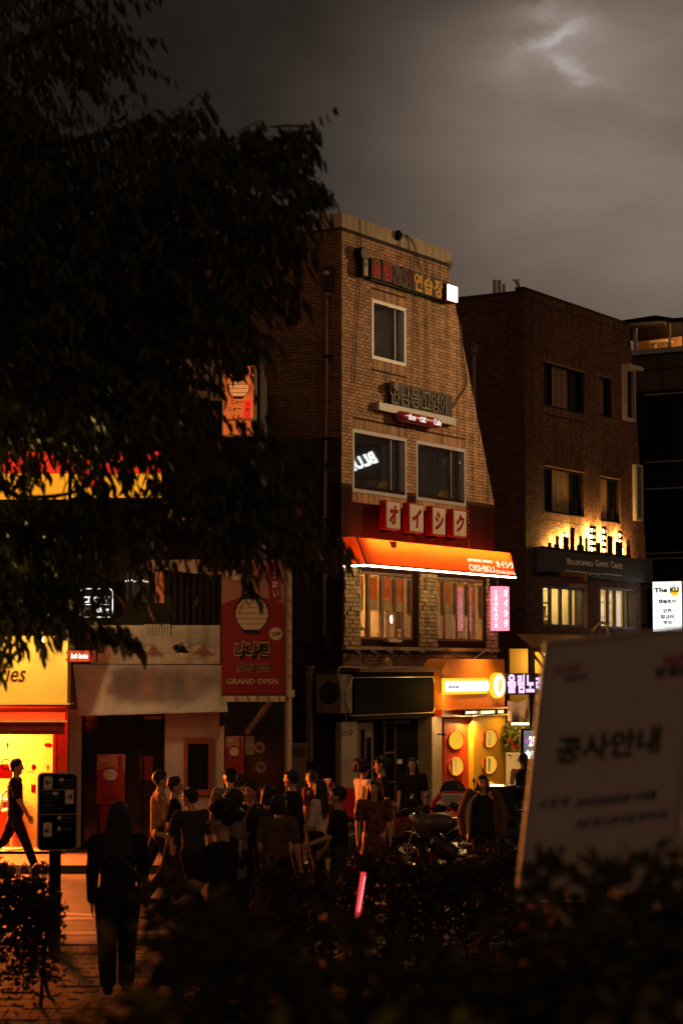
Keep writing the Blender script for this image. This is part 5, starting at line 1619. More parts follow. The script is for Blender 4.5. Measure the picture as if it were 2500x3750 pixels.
# pale fabric valance
t = thing('fabric_valance', F0.p(fx(680), fz(2105), .1), 'pale beige fabric valance with a ragged edge under the leaves', 'valance')
for p0, p1, t0, t1, tb0, tb1 in ((538, 736, 2052, 2050, 2080, 2104), (740, 748, 2050, 2050, 2100, 2100), (752, 812, 2050, 2050, 2104, 2104)):
    m_ = MB(); slab(m_, [F0.p(fx(p0), fz(t0), .1), F0.p(fx(p1), fz(t1), .1), F0.p(fx(p1), fz(tb1), .13), F0.p(fx(p0), fz(tb0), .13)], (0, -1, 0), .01); m_.build('cloth_panel', 'beige_fabric', t)
# piercing shop sign
t = thing('piercing_sign', F0.p(fx(360), fz(2272), .2), 'black sign with glowing white outline reading Crow Piercing, half behind leaves', 'sign')
h = (fx(290), fx(422), fz(2268), fz(2152))
m_ = MB(); m_.box(F0, *h, .1, .22); m_.build('panel', 'black_metal', t)
M['e_w1'] = em('white_outline_glow', (1, .95, .88), 1.6)
m_ = MB()
c_ = .045
pp = [(h[0] + .03, h[2] + .03 + c_), (h[0] + .03 + c_, h[2] + .03), (h[1] - .03 - c_, h[2] + .03), (h[1] - .03, h[2] + .03 + c_), (h[1] - .03, h[3] - .03 - c_), (h[1] - .03 - c_, h[3] - .03), (h[0] + .03 + c_, h[3] - .03), (h[0] + .03, h[3] - .03 - c_)]
for i in range(8):
    m_.tube([F0.p(*pp[i], .225), F0.p(*pp[(i + 1) % 8], .225)], .008, 5)
m_.build('neon_outline', 'e_w1', t)
for s, p0, t0, t1, p1 in (('CROW', 300, 2184, 2208, 402), ('Piercing', 304, 2224, 2248, 400)):
    textpx(s, F0, p0, t0, t1, p1, .22, 'e_w1', 'lettering', t, bold=.035)
m_ = MB(); m_.box(F0, fx(306), fx(402), fz(2217), fz(2214), .221, .226); m_.build('rule_line', 'e_w1', t)
# bright shop signs glowing through the foliage
for i, (p0, p1, t0, t1, lab) in enumerate(((-160, 262, 1660, 1842, 'long yellow lit shop sign behind the branches, the end at the frame edge'), (266, 600, 1660, 1836, 'yellow and red lit shop sign behind the branches, the inner half'))):
    t = thing('lit_shop_sign', F0.p(fx((p0 + p1) / 2), fz(t1), .5), lab, 'sign', 'lit signs behind the branches')
    m_ = MB(); m_.box(F0, fx(p0), fx(p1), fz(t1), fz(t0), .05, .5); m_.build('case', 'black_metal', t)
    m_ = MB(); m_.box(F0, fx(p0) + .02, fx(p1) - .02, fz(t1) + .02, fz(t0 + 84), .501, .51); m_.build('yellow_face', 'e_yellow', t)
    m_ = MB(); m_.box(F0, fx(p0) + .02, fx(p1) - .02, fz(t0 + 82), fz(t0) - .02, .501, .512); m_.build('red_band', 'e_redglow', t)
    for k in range(0 if i == 0 else 1):
        x = fx(p0) + .35 + k * .7
        m_ = MB(); m_.disc(F0, x, fz(t0 + 95), .2, .2, .5105, .516, 20); m_.build('red_disc', 'e_redglow', t)
for i, px in enumerate((640, 690, 742, 798)):
    z = fz(1905 - i * 2)
    t = thing('paper_lantern', F0.p(fx(px), z, .5), '%s glowing orange lantern half hidden by leaves, counted along the eaves' % ('first', 'second', 'third', 'fourth')[i], 'lantern', 'lanterns behind the leaves')
    m_ = MB(); m_.ell(F0.p(fx(px), z, .5), .10, .10, .13, 12, 8); m_.build('shade', em('lantern_glow_%d' % i, (1, .16 if i % 2 else .35, .02), .8), t, smooth=True)
    m_ = MB(); m_.tube([F0.p(fx(px), z + .12, .5), F0.p(fx(px), z + .3, .5)], .01, 5); m_.build('cord', 'black_metal', t)
# yakitori banner strip
yb = thing('japanese_banner', F0.p(fx(740), fz(1470), .3), 'pale cloth banner strips with large Japanese letters under the roof edge', 'banner')
for i, (p0, p1, t0, t1, g) in enumerate(((560, 615, 1322, 1440, 'や'), (640, 700, 1322, 1455, 'き'), (706, 762, 1325, 1465, 'と'), (768, 820, 1328, 1474, 'り'))):
    h = (fx(p0), fx(p1), fz(t1), fz(t0))
    m_ = MB(); m_.box(F0, *h, .25, .262); cl_ = m_.build('cloth_strip', M.setdefault('pale_cloth', pm('pale_cloth', (.30, .22, .18), .9)), yb)
    m_ = MB(); text(m_, g, F0, h[0] + .04, h[1] - .04, h[2] + .12, h[3] - .1, .263, .268, .04); m_.build('letter', 'ink', cl_)
m_ = MB(); m_.tube([F0.p(fx(555), fz(1320), .25), F0.p(fx(825), fz(1326), .25)], .02, 6); m_.build('rod', 'wood', yb)
for px in (560, 820):
    m_ = MB(); m_.tube([F0.p(fx(px), fz(1321), .25), F0.p(fx(px), fz(1321), .0)], .015, 6); m_.build('bracket', 'black_metal', yb)
# projecting light box with striped top
F0b = Frame((0, 33.9, 0), Vector((.985, -.17, 0)))
h = F0b.R(818, 1344, 1592, 928)
lx = thing('projecting_light_box', F0b.p((h[0] + h[1]) / 2, h[2], -.3), 'tall orange light box with a striped top and a round lantern picture', 'sign')
m_ = MB(); m_.box(F0b, h[0] - .02, h[1] + .02, h[2] - .02, h[3] + .02, -.18, -.001); cs = m_.build('case', 'coping', lx)
m_ = MB(); m_.quad(*[F0b.p(a, z, .004) for a, z in ((h[0], h[2]), (h[1], h[2]), (h[1], h[3]), (h[0], h[3]))])
M['lb_skin'] = pm('lightbox_skin', (1.0, .24, .06), .5, var=.03, bump=0, alpha_trans=.9)
m_.build('face', em('orange_face_glow', (1, .17, .03), .62), lx)
for i in range(6):
    w_ = (h[1] - h[0]) / 11
    m_ = MB(); m_.box(F0b, h[0] + w_ * (2 * i), h[0] + w_ * (2 * i + 1), h[3] - .13, h[3] - .005, .0045, .009); m_.build('stripe', 'red_dark', lx)
cx, cz = (h[0] + h[1]) / 2, h[3] - .37
m_ = MB(); m_.disc(F0b, cx, cz, .19, .17, .0045, .008, 28); m_.build('emblem_outline', 'maroon_ink', lx)
m_ = MB(); m_.disc(F0b, cx, cz, .178, .158, .0085, .010, 28); em_ = m_.build('emblem', em('emblem_glow', (1, .30, .08), .75), lx)
for sg in (1, -1):
    m_ = MB(); m_.prism(F0b, [(cx - .09, cz + sg * .13), (cx + .09, cz + sg * .13), (cx + .08, cz + sg * .175), (cx - .08, cz + sg * .175)], .0105, .012); m_.build('lantern_cap', 'maroon_ink', em_)
for g_ in (-.07, 0, .07):
    m_ = MB(); m_.box(F0b, cx - .16, cx + .16, cz + g_ - .004, cz + g_ + .004, .0105, .0115); m_.build('lantern_rib', 'maroon_ink', em_)
for s, f0, f1, g0, g1 in (('ニャー', .25, .68, .50, .56), ('ニャー', .15, .60, .60, .66), ('くん', .30, .62, .70, .78)):
    m_ = MB(); text(m_, s, F0b, h[0] + (h[1] - h[0]) * f0, h[0] + (h[1] - h[0]) * f1, h[3] - (h[3] - h[2]) * g1, h[3] - (h[3] - h[2]) * g0, .0045, .009, .03, rot=.03); m_.build('lettering', 'maroon_ink', lx)
m_ = MB(); Hx = h[3] - h[2]; Wx = h[1] - h[0]
m_.prism(F0b, [(h[0] + Wx * .70, h[3] - Hx * .50), (h[0] + Wx * .97, h[3] - Hx * .49), (h[0] + Wx * .9, h[3] - Hx * .77), (h[0] + Wx * .65, h[3] - Hx * .76)], .0045, .008); rl = m_.build('red_label', 'e_redglow', lx)
m_ = MB()
for i, g in enumerate('うまい'):
    text(m_, g, F0b, h[0] + Wx * .74, h[0] + Wx * .88, h[3] - Hx * (.59 + i * .075), h[3] - Hx * (.53 + i * .075), .0085, .011, .02)
m_.build('lettering', 'maroon_ink', rl)
for z in (h[3] - .2, h[2] + .3):
    m_ = MB(); m_.tube([F0b.p(cx, z, -.18), F0b.p(cx, z, -.98)], .025, 6); m_.build('bracket', 'black_metal', lx)
def poster_art(fr, h, parent, o, small=False):
    """generic stand-in artwork: pale upper half, red sun arc, cream paper lantern, speech bubble"""
    W_, H_ = h[1] - h[0], h[3] - h[2]
    X = lambda f: h[0] + W_ * f
    Z = lambda g: h[3] - H_ * g
    q_ = MB(); q_.box(fr, *h, o - .02, o); q_.build('sheet', 'pink_print', parent)
    arc = [(X(0), Z(1)), (X(1), Z(1))] + [(X(.5 + .62 * math.cos(t)) if abs(math.cos(t)) * .62 < .5 else X(.5 + .5 * (1 if math.cos(t) > 0 else -1)), Z(.42 - .14 * math.sin(t))) for t in [i * math.pi / 16 for i in range(17)]]
    q_ = MB(); q_.prism(fr, arc, o + .0005, o + .003); q_.build('red_ground', 'red_print', parent)
    ex, ez, ra, rb = X(.48), Z(.41), W_ * .265, H_ * .135
    q_ = MB(); q_.prism(fr, [(ex + 1.05 * ra * math.cos(t) * (1 - .1 * max(0, -math.sin(t))), ez + 1.06 * rb * math.sin(t)) for t in [i * math.pi / 20 for i in range(40)]], o + .0035, o + .005); q_.build('emblem_outline', 'ink', parent)
    q_ = MB(); q_.prism(fr, [(ex + .97 * ra * math.cos(t) * (1 - .1 * max(0, -math.sin(t))), ez + .97 * rb * math.sin(t)) for t in [i * math.pi / 20 for i in range(40)]], o + .0055, o + .007); q_.build('emblem', 'cream', parent)
    for sg in (1, -1):
        q_ = MB(); q_.prism(fr, [(ex - ra * .52, ez + sg * rb * .84), (ex + ra * .52, ez + sg * rb * .84), (ex + ra * .46, ez + sg * rb * 1.10), (ex - ra * .46, ez + sg * rb * 1.10)], o + .0075, o + .009); q_.build('lantern_cap', 'ink', parent)
    for g_ in (-.55, -.25, .05, .35, .62):
        w_ = .95 * math.sqrt(1 - g_ * g_)
        q_ = MB(); q_.prism(fr, [(ex - ra * w_, ez + rb * g_), (ex + ra * w_, ez + rb * g_), (ex + ra * w_, ez + rb * (g_ + .03)), (ex - ra * w_, ez + rb * (g_ + .03))], o + .0075, o + .0085); q_.build('lantern_rib', 'wood', parent)
    q_ = MB(); q_.disc(fr, X(.26), Z(.105), W_ * .21, H_ * .055, o + .0035, o + .005, 24); q_.build('bubble_outline', 'ink', parent)
    q_ = MB(); q_.disc(fr, X(.26), Z(.105), W_ * .198, H_ * .050, o + .0055, o + .007, 24); b_ = q_.build('speech_bubble', 'cream', parent)
    q_ = MB(); text(q_, 'ニャーニャーくん' if not small else '냐냐쿤', fr, X(.1), X(.43), Z(.12), Z(.09), o + .0075, o + .009, .02, rot=.28); q_.build('lettering', 'ink', b_)
    q_ = MB(); q_.prism(fr, [(X(.72), Z(.02)), (X(.88), Z(.02)), (X(.94), Z(.30)), (X(.76), Z(.33))], o + .0035, o + .005); r_ = q_.build('red_label', 'red_print', parent)
    return X, Z
# large red poster in its frame with the white pipe post
gp = thing('grand_opening_poster', F0.p(fx(930), fz(2545), .75), 'tall red poster reading Grand Open with a cream lantern picture, beside the white pipe', 'poster')
FG = Frame((0, 34.2, 0), (1, 0, 0))
h = FG.R(812, 2050, 2540, 1042)
X, Z = poster_art(FG, h, gp, .0)
for i, g in enumerate('うまい'):
    m_ = MB(); text(m_, g, FG, X(.79) + i * .012, X(.79) + i * .012 + .1, Z(.10 + .07 * i) - .09, Z(.10 + .07 * i) + .03, .0055, .008, .03); m_.build('lettering', 'cream', gp)
m_ = MB(); text(m_, '居酒屋', FG, X(.56), X(.68), Z(.17), Z(.03), .0035, .006, .01, rot=-.12); m_.build('lettering', 'red_print', gp)
m_ = MB(); m_.disc(FG, X(.86), Z(.555), .11, .105, .0035, .006, 22); m_.build('floor_bubble', 'cream', gp)
m_ = MB(); text(m_, '2/4F', FG, X(.79), X(.95), Z(.57), Z(.54), .0065, .009, .02, .1, rot=.08); m_.build('lettering', 'ink', gp)
for s, f0, f1, g0, g1, b, mt in (('냐냐쿤', .21, .77, .612, .748, .09, 'cream'), ('냐냐쿤', .22, .76, .62, .74, .04, 'ink'), ('일본요리 전문점', .24, .76, .775, .84, .05, 'beige_fabric'), ('일본요리 전문점', .245, .755, .779, .836, .0, 'ink'), ('GRAND OPEN', .07, .91, .885, .935, .03, 'ink'), ('GRAND OPEN', .08, .90, .889, .931, .02, 'cream')):
    k_o = .0035 if (b > .02 and mt != 'ink') or (s == 'GRAND OPEN' and mt == 'ink') else .0065
    m_ = MB(); text(m_, s, FG, X(f0), X(f1), Z(g1), Z(g0), k_o, k_o + .0025, b); m_.build('lettering', mt, gp)
m_ = MB(); m_.box(FG, h[0], h[1], h[2] - .05, h[2] - .002, -.03, .03); m_.build('bottom_bar', 'red_dark', gp)
gf = thing('white_pipe_frame', FG.p(fx(1056), 0, 0), 'pale pipe post and beam wound with dark cord round the red poster', 'frame')
xr0, xr1 = FG.hit(1047, 2500)[0], FG.hit(1068, 2500)[0]
m_ = MB(); m_.box(FG, xr0 + .045, xr1, .1, FG.hit(1060, 1940)[1], -.07, .03); m_.build('post', 'coping', gf)
m_ = MB(); m_.box(FG, xr0 - .01, xr0 + .044, .1, FG.hit(1060, 1950)[1], -.07, .0); m_.build('inner_post', 'steel', gf)
zb0, zb1 = FG.hit(900, 2570)[1], FG.hit(900, 2549)[1]
m_ = MB(); m_.box(FG, FG.hit(825, 2560)[0], xr0 - .012, zb0, zb1, -.04, .04); m_.build('beam', 'coping', gf)
for px in (860, 905, 940, 980, 1018):
    m_ = MB(); x = FG.hit(px, 2560)[0]; m_.tube([FG.p(x, zb1 + .004, .045), FG.p(x + .03, zb0 - .004, .045)], .006, 4); m_.build('cord', 'black_metal', gf)
for py in range(2100, 2540, 55):
    z = FG.hit(1060, py)[1]
    m_ = MB(); m_.tube([FG.p(xr0 + .04, z + .06, .034), FG.p(xr1 + .002, z, .034)], .005, 4); m_.build('cord', 'black_metal', gf)
m_ = MB(); x, z = FG.hit(1068, 2540); m_.box(FG, x - .07, x + .05, z - .06, z + .06, .032, .12); m_.build('corner_joint', 'coping', gf)
m_ = MB(); m_.tube([FG.p(FG.hit(985, 2575)[0], zb0 - .02, -.3), FG.p(FG.hit(895, 2690)[0], FG.hit(895, 2690)[1], -.5)], .05, 4); m_.build('brace', 'steel', gf)
# recess below: dark glass with small prints
F0c = Frame((0, 34.75, 0), (1, 0, 0))
gq = thing('side_entrance', F0c.p(fx(930), 0, -.1), 'dark glazed side entrance below the big red poster with small prints on it', 'shop front')
h = F0c.R(812, 2572, 2990, 1040); h = (h[0], h[1], .0, h[3])
m_ = MB(); m_.box(F0c, *h, -.1, .0); m_.build('glass_front', 'glass_black', gq)
px_box(F0c, 803, 2660, 2960, 820, .0, .05, 'yellow_post_panel', 'coping', gq)
def small_poster(fr, px0, t0, t1, px1, label, o=.004):
    h_ = fr.R(px0, t0, t1, px1, o)
    p_ = thing('small_poster', fr.p((h_[0] + h_[1]) / 2, h_[2], o), label, 'poster')
    X_, Z_ = poster_art(fr, h_, p_, o + .02, True)
    q_ = MB()
    for i in range(3):
        q_.box(fr, X_(.18 + .23 * i), X_(.36 + .23 * i), Z_(.93), Z_(.80), o + .0235, o + .026)
    q_.build('menu_block', 'maroon_ink', p_)
    q_ = MB(); text(q_, '전문점', fr, X_(.18), X_(.82), Z_(.92), Z_(.81), o + .0265, o + .029, .01); q_.build('lettering', 'red_print', p_)
small_poster(F0, 356, 2763, 2945, 458, 'small red poster stuck on the dark glass beside the cookie shop')
small_poster(F0c, 826, 2696, 2835, 892, 'dim small red poster in the side entrance under the large one')
for i, (px, py, r, mt, lb_) in enumerate(((950, 2738, 20, 'cream', 'round pale sticker on the side entrance glass, upper'), (955, 2810, 20, 'cream', 'round patterned sticker on the side entrance glass, lower'))):
    x, z = F0c.hit(px, py, .01)
    t = thing('round_sticker', F0c.p(x, z, .01), lb_, 'sticker')
    m_ = MB(); m_.disc(F0c, x, z, r / 215, r / 215, .002, .006, 20); m_.build('disc', M.setdefault('dim_print', pm('dim_print', (.16, .12, .09), .6, var=.6, scale=14)), t)
    m_ = MB(); m_.disc(F0c, x, z, r / 430, r / 430, .0065, .009, 16); m_.build('centre', ('red_dark', 'maroon_ink')[i], t)
px_box(F0c, 898, 2695, 2765, 930, .002, .01, 'photo_print', M['dim_print'], None, label='narrow dim photo print on the side entrance glass', cat='print')
px_box(F0, 512, 2770, 2860, 560, -.06, -.05, 'dark_red_poster', 'red_dark', None, label='dark red food poster on the glass door edge of the white shop', cat='poster')
px_box(F0, 355, 2950, 3060, 398, -.06, -.05, 'narrow_red_poster', 'red_print', None, label='narrow red poster low on the dark glass beneath the small red poster', cat='poster')
# blackboard in a wooden frame
h = F0.R(673, 2706, 2912, 778, .1)
bb = thing('blackboard', F0.p((h[0] + h[1]) / 2, h[2], .06), 'empty blackboard in a reddish wooden frame on the white wall', 'blackboard')
m_ = MB(); fw2 = .07
m_.box(F0, h[0], h[0] + fw2, h[2] + .09, h[3], .061, .11); m_.box(F0, h[1] - fw2, h[1], h[2] + .09, h[3], .061, .11)
m_.box(F0, h[0] + fw2, h[1] - fw2, h[3] - fw2 * 1.2, h[3], .061, .108); m_.box(F0, h[0] - .0, h[1] + .03, h[2], h[2] + .089, .061, .15); m_.build('frame', 'wood_red', bb)
m_ = MB(); m_.box(F0, h[0] + fw2, h[1] - fw2, h[2] + .09, h[3] - fw2 * 1.2, .062, .08); m_.build('slate', 'black_paint', bb)
# graffiti panel in the alley
FGa = Frame((0, 36.6, 0), (1, 0, 0))
h = FGa.R(1068, 2722, 3000, 1122)
t = thing('alley_door', FGa.p((h[0] + h[1]) / 2, 0), 'pale alley door scrawled with black graffiti behind the pipe post', 'door')
m_ = MB(); m_.box(FGa, h[0], h[1], .0, h[3], -.06, 0); m_.build('leaf', M.setdefault('dim_door', pm('dim_door', (.20, .15, .11), .7, var=.4, scale=10)), t)
m_ = MB(); text(m_, 'HOAS', FGa, h[0] + .02, h[1] - .02, h[3] - .25, h[3] - .06, .001, .006, .03, .2); m_.build('graffiti', 'ink', t)
m_ = MB(); m_.box(FGa, h[1] - .06, h[1] - .02, 1.0, 1.12, .0, .05); m_.build('handle', 'steel', t)

# ------------------------------------------------------------------ cookie shop
FB = Frame((0, 33.9, 0), (1, 0, 0))
bx_ = lambda px: FB.hit(px, 2450)[0]
bz_ = lambda py: FB.hit(1250, py)[1]
ck = thing('cookie_shop', (bx_(60), 33.9, 0), 'brightly lit yellow cookie shop front with a red awning at the frame edge', 'shop front')
xl = -8.8
m_ = MB(); m_.box(FB, xl, bx_(256), bz_(2574), bz_(2330), -.1, .3); m_.build('fascia', 'yellow_wall', ck)
m_ = MB(); m_.box(FB, xl, bx_(268), bz_(2580), bz_(2574) - .002, -.1, .42); m_.build('ledge', 'yellow_wall', ck)
m_ = MB(); text(m_, "Ben's Cookies", FB, bx_(106) - 1.75, bx_(106), bz_(2497), bz_(2432), .302, .32, .0, .28); m_.build('lettering', 'maroon_ink', ck)
# awning
q = [FB.p(xl, bz_(2592), .05), FB.p(bx_(246), bz_(2592), .05), FB.p(bx_(268) - .03, bz_(2638), .75), FB.p(xl, bz_(2638), .75)]
m_ = MB(); slab(m_, q, (0, -.3, .9), .02); m_.build('awning', 'awning_red', ck)
m_ = MB(); m_.box(FB, xl, bx_(268) - .03, bz_(2685), bz_(2640), .74, .752); va = m_.build('awning_valance', 'red_dark', ck)
m_ = MB(); text(m_, 'www.benscookies.co.kr', FB, bx_(66), bx_(240), bz_(2674), bz_(2660), .753, .757, .0); m_.build('lettering', 'red', va)
m_ = MB(); m_.tube([FB.p(xl, bz_(2639), .755), FB.p(bx_(270), bz_(2639), .755)], .014, 6); m_.build('front_bar', 'yellow_wall', ck)
# interior
zt3 = bz_(2600)
Pn = lambda a, z, o: FB.p(a, z, o)
m_ = MB(); m_.quad(Pn(xl, .1, -.93), Pn(bx_(196), .1, -.93), Pn(bx_(196), zt3, -.93), Pn(xl, zt3, -.93)); iw = m_.build('back_wall', 'yellow_wall', ck)
m_ = MB(); m_.quad(Pn(bx_(200), .1, 0), Pn(bx_(200), .1, -.93), Pn(bx_(200), zt3, -.93), Pn(bx_(200), zt3, 0)); m_.build('side_wall', 'yellow_wall', ck)
m_ = MB(); m_.quad(Pn(xl, .11, -.1), Pn(bx_(200), .11, -.1), Pn(bx_(200), .11, -.93), Pn(xl, .11, -.93)); m_.build('shop_floor', 'cream_panel', ck)
m_ = MB(); m_.quad(Pn(xl, zt3, -.1), Pn(bx_(200), zt3, -.1), Pn(bx_(200), zt3, -.93), Pn(xl, zt3, -.93)); m_.build('shop_ceiling', 'white_wall', ck)
m_ = MB(); m_.box(FB, bx_(200), bx_(212), .1, zt3, -.1, .12); m_.build('door_frame', 'orange_deep', ck)
m_ = MB(); m_.box(FB, bx_(213), bx_(254), .1, bz_(2590), -.1, .1); m_.build('pier', 'wood_red', ck)
m_ = MB(); m_.box(FB, xl, bx_(254), -.02, .1, -.2, .35); m_.build('threshold', 'kerb', ck)
m_ = MB(); m_.box(FB, xl + .01, bx_(200) - .01, .115, zt3 - .01, -.08, -.072); gs_ = m_.build('shop_window', 'glass', ck)
st_o = -.07
def sticker(nm, mat, fn):
    q_ = MB(); fn(q_); q_.build(nm, mat, gs_)
sc_ = 7500 / 33.97
def oval(px, py, rx, ry, mat, nm='sticker_oval', rot=0.0):
    a, z = FB.hit(px, py, st_o)
    sticker(nm, mat, lambda q_: q_.prism(FB, [(a + (rx * math.cos(t) * math.cos(rot) - ry * math.sin(t) * math.sin(rot)) / sc_, z + (rx * math.cos(t) * math.sin(rot) + ry * math.sin(t) * math.cos(rot)) / sc_) for t in [i * math.pi / 12 for i in range(24)]], st_o, st_o + .004))
def ring(px, py, rx, ry, mat, nm='sticker_ring', w=1.2):
    a, z = FB.hit(px, py, st_o)
    def fn(q_):
        n_ = 22
        for i in range(n_):
            t0, t1 = 2 * math.pi * i / n_, 2 * math.pi * (i + 1) / n_
            q_.prism(FB, [(a + (rx + s * w) * math.cos(t) / sc_, z + (ry + s * w) * math.sin(t) / sc_) for s, t in ((0, t0), (1, t0), (1, t1), (0, t1))], st_o, st_o + .004)
    sticker(nm, mat, fn)
oval(178, 2730, 15, 8, 'red', rot=-.12)
oval(124, 2811, 9, 11, 'red'); oval(128, 2811, 3, 4, 'yellow_wall', 'sticker_dot')
ring(126, 2734, 8, 12, 'orange_deep'); ring(28, 2715, 7, 7, 'orange_deep'); ring(176, 2805, 5, 6, 'orange_deep'); ring(110, 2966, 10, 8, 'orange_deep')
for px, py in ((28, 2735), (176, 2818)):
    a, z = FB.hit(px, py, st_o)
    sticker('sticker_cone', 'orange_deep', lambda q_: q_.prism(FB, [(a - 5 / sc_, z + 12 / sc_), (a + 5 / sc_, z + 12 / sc_), (a, z - 12 / sc_)], st_o, st_o + .004))
a, z = FB.hit(-3, 2802, st_o)
sticker('sticker_jar', 'red', lambda q_: q_.prism(FB, [(bx_(-30), bz_(2853)), (bx_(48), bz_(2853)), (bx_(48), bz_(2822)), (bx_(40), bz_(2800)), (bx_(6), bz_(2800)), (bx_(-30), bz_(2830))], st_o, st_o + .004))
ring(22, 2800, 16, 16, 'red', w=4)
sticker('sticker_flag', 'red', lambda q_: q_.prism(FB, [(bx_(117), bz_(2904)), (bx_(134), bz_(2908)), (bx_(134), bz_(2876)), (bx_(117), bz_(2873))], st_o, st_o + .004))
q_ = MB(); text(q_, "Ben's Cookies", FB, bx_(52), bx_(128), bz_(2832), bz_(2819), st_o, st_o + .004, .0, .2); q_.build('sticker_lettering', 'orange_deep', gs_)
ct = thing('counter', FB.p(bx_(0), .11, -.9), 'orange fronted counter with a white top inside the cookie shop', 'counter')
m_ = MB(); m_.box(FB, xl + .3, bx_(44), .11, bz_(2945), -.9, -.55); m_.build('front', 'orange_deep', ct)
m_ = MB(); m_.box(FB, xl + .3, bx_(48), bz_(2945) + .001, bz_(2936), -.92, -.5); m_.build('top', 'paper', ct)
sx, so = bx_(40), -.32
tl = thing('bar_stool', FB.p(sx, .11, so), 'white plastic bar stool by the cookie shop counter', 'stool')
m_ = MB(); m_.tube([FB.p(sx, .11, so), FB.p(sx, .14, so)], .2, 18); m_.build('base', 'cloth_white', tl)
m_ = MB(); m_.tube([FB.p(sx, .14, so), FB.p(sx, .72, so)], .025, 8); m_.build('stem', 'cloth_white', tl)
m_ = MB(); m_.ell(FB.p(sx, .76, so), .19, .18, .05, 16, 8); m_.build('seat', 'cloth_white', tl, smooth=True)
m_ = MB(); m_.tube([FB.p(sx - .17, .78, so), FB.p(sx - .19, 1.0, so - .02), FB.p(sx - .12, 1.08, so - .1), FB.p(sx, 1.1, so - .16), FB.p(sx + .12, 1.08, so - .1), FB.p(sx + .17, .80, so)], .025, 7); m_.build('backrest', 'cloth_white', tl, smooth=True)
light('AREA', 'shop_ceiling_lamp', Pn(bx_(0) - .4, zt3 - .03, -.5), (1, .78, .42), 130, ck, aim=Pn(bx_(0) - .4, 0, -.9), size=.8)
light('AREA', 'shop_window_light', Pn(bx_(-260), 1.9, -.3), (1, .15, .012), 3800, ck, aim=Pn(bx_(760), .6, 6.5), size=1.2)
wlp = Pn(bx_(180), bz_(2350), .95)
wlz = thing('facade_lamp', wlp, 'glowing amber lamp over the yellow cookie shop fascia, half behind leaves', 'lamp')
m_ = MB(); m_.ell(wlp, .045, .045, .075, 12, 8); m_.build('bulb', 'e_bulb', wlz, smooth=True)
m_ = MB(); m_.tube([wlp + Vector((0, 0, .07)), wlp + Vector((0, .05, .14)), Pn(bx_(180), bz_(2340) + .1, .28)], .015, 6); m_.build('arm', 'black_metal', wlz)
light('POINT', 'facade_bulb', wlp + Vector((0, -.08, .02)), (1, .70, .26), 80, wlz, shadow_soft_size=.06)
wl3 = Pn(bx_(-140), bz_(2350), .95)
wz3 = thing('facade_lamp', wl3, 'assumed amber lamp over the cookie shop fascia just outside the frame edge', 'lamp')  # second fascia lamp, assumed out of view
m_ = MB(); m_.ell(wl3, .045, .045, .075, 12, 8); m_.build('bulb', 'e_bulb', wz3, smooth=True)
light('POINT', 'facade_bulb', wl3 + Vector((0, -.08, .02)), (1, .70, .26), 80, wz3, shadow_soft_size=.06)
# small projecting shop sign
FB2 = Frame((0, 33.4, 0), (1, 0, 0))
h = FB2.R(254, 2382, 2425, 328)
t = thing('small_projecting_sign', FB2.p((h[0] + h[1]) / 2, h[2], -.1), "small orange lit box sign reading Ben's Cookies beside the yellow fascia", 'sign')
m_ = MB(); m_.box(FB2, h[0], h[1] + .1, h[2], h[3], -.22, -.001); m_.build('case', 'red_dark', t)
m_ = MB(); m_.box(FB2, h[0] + .01, h[1], h[2] + .01, h[3] - .01, .0, .008); m_.build('face', em('cookie_sign_glow', (1, .10, .02), .8), t)
m_ = MB(); text(m_, "Ben's Cookies", FB2, h[0] + .03, h[1] - .03, h[2] + .06, h[3] - .05, .009, .013, .03, .15); m_.build('lettering', 'e_white', t)
for z in (h[2] + .04, h[3] - .04):
    m_ = MB(); m_.torus(FB2.p(h[0] - .03, z, -.1), (0, 1, 0), .03, .012, 12, 6); m_.build('bracket_ring', 'red', t)

# ------------------------------------------------------------------ street lighting (unseen lamps)
def unseen_lamp_post(loc, label, h, aim, col, W_, size=1.0, blend=.6, reach=1.0):  # post and spot out of view
    x, y = loc
    t = thing('street_lamp', (x, y, 0), label, 'street lamp', 'assumed and added street lamps')
    m_ = MB(); m_.tube([(x, y, 0), (x, y, h)], [.09, .05], 10); m_.build('pole', 'steel', t, smooth=True)
    d = (Vector(aim) - Vector((x, y, h)))
    d.z = 0
    d.normalize()
    e_ = Vector((x, y, h)) + d * reach
    m_ = MB(); m_.tube([(x, y, h - .05), tuple(e_)], .04, 8); m_.build('arm', 'steel', t)
    m_ = MB(); m_.ell(e_ + Vector((0, 0, .05)), .32, .2, .08, 14, 8); m_.build('lamp_head', 'black_metal', t, smooth=True)
    light('SPOT', 'unseen_lamp_light', e_ + Vector((0, 0, -.12)), col, W_, t, aim=aim, spot_size=size, spot_blend=blend, shadow_soft_size=.12)
    return t
unseen_lamp_post((17.2, 47.5), 'assumed tall sodium street lamp out of view facing the tan brick building', 12.5, (2.0, 41.5, 8.6), (1, .60, .27), 6500, .62, .9)  # unseen lamp, assumed from the light and shadows on the brick front
unseen_lamp_post((12.5, 19.0), 'added sodium fill lamp out of view facing the row of shops', 9.0, (-3, 38, 6.0), (1, .45, .17), 420, 1.15, .9)  # invented lamp, warm fill for the dim shop facades
unseen_lamp_post((23.5, 45), 'added sodium fill lamp out of view facing the dark brick building', 9.5, (7.5, 56, 8.5), (1, .54, .26), 1000, .8, .9)  # another invented lamp, lifts the dark brick front
unseen_lamp_post((-13.5, 24.5), 'assumed sodium street lamp out of view before the cookie shop row', 6.5, (-4, 34, 3.5), (1, .38, .09), 420, 1.9, .9)  # also unseen, assumed as source of the warm light on shops and road

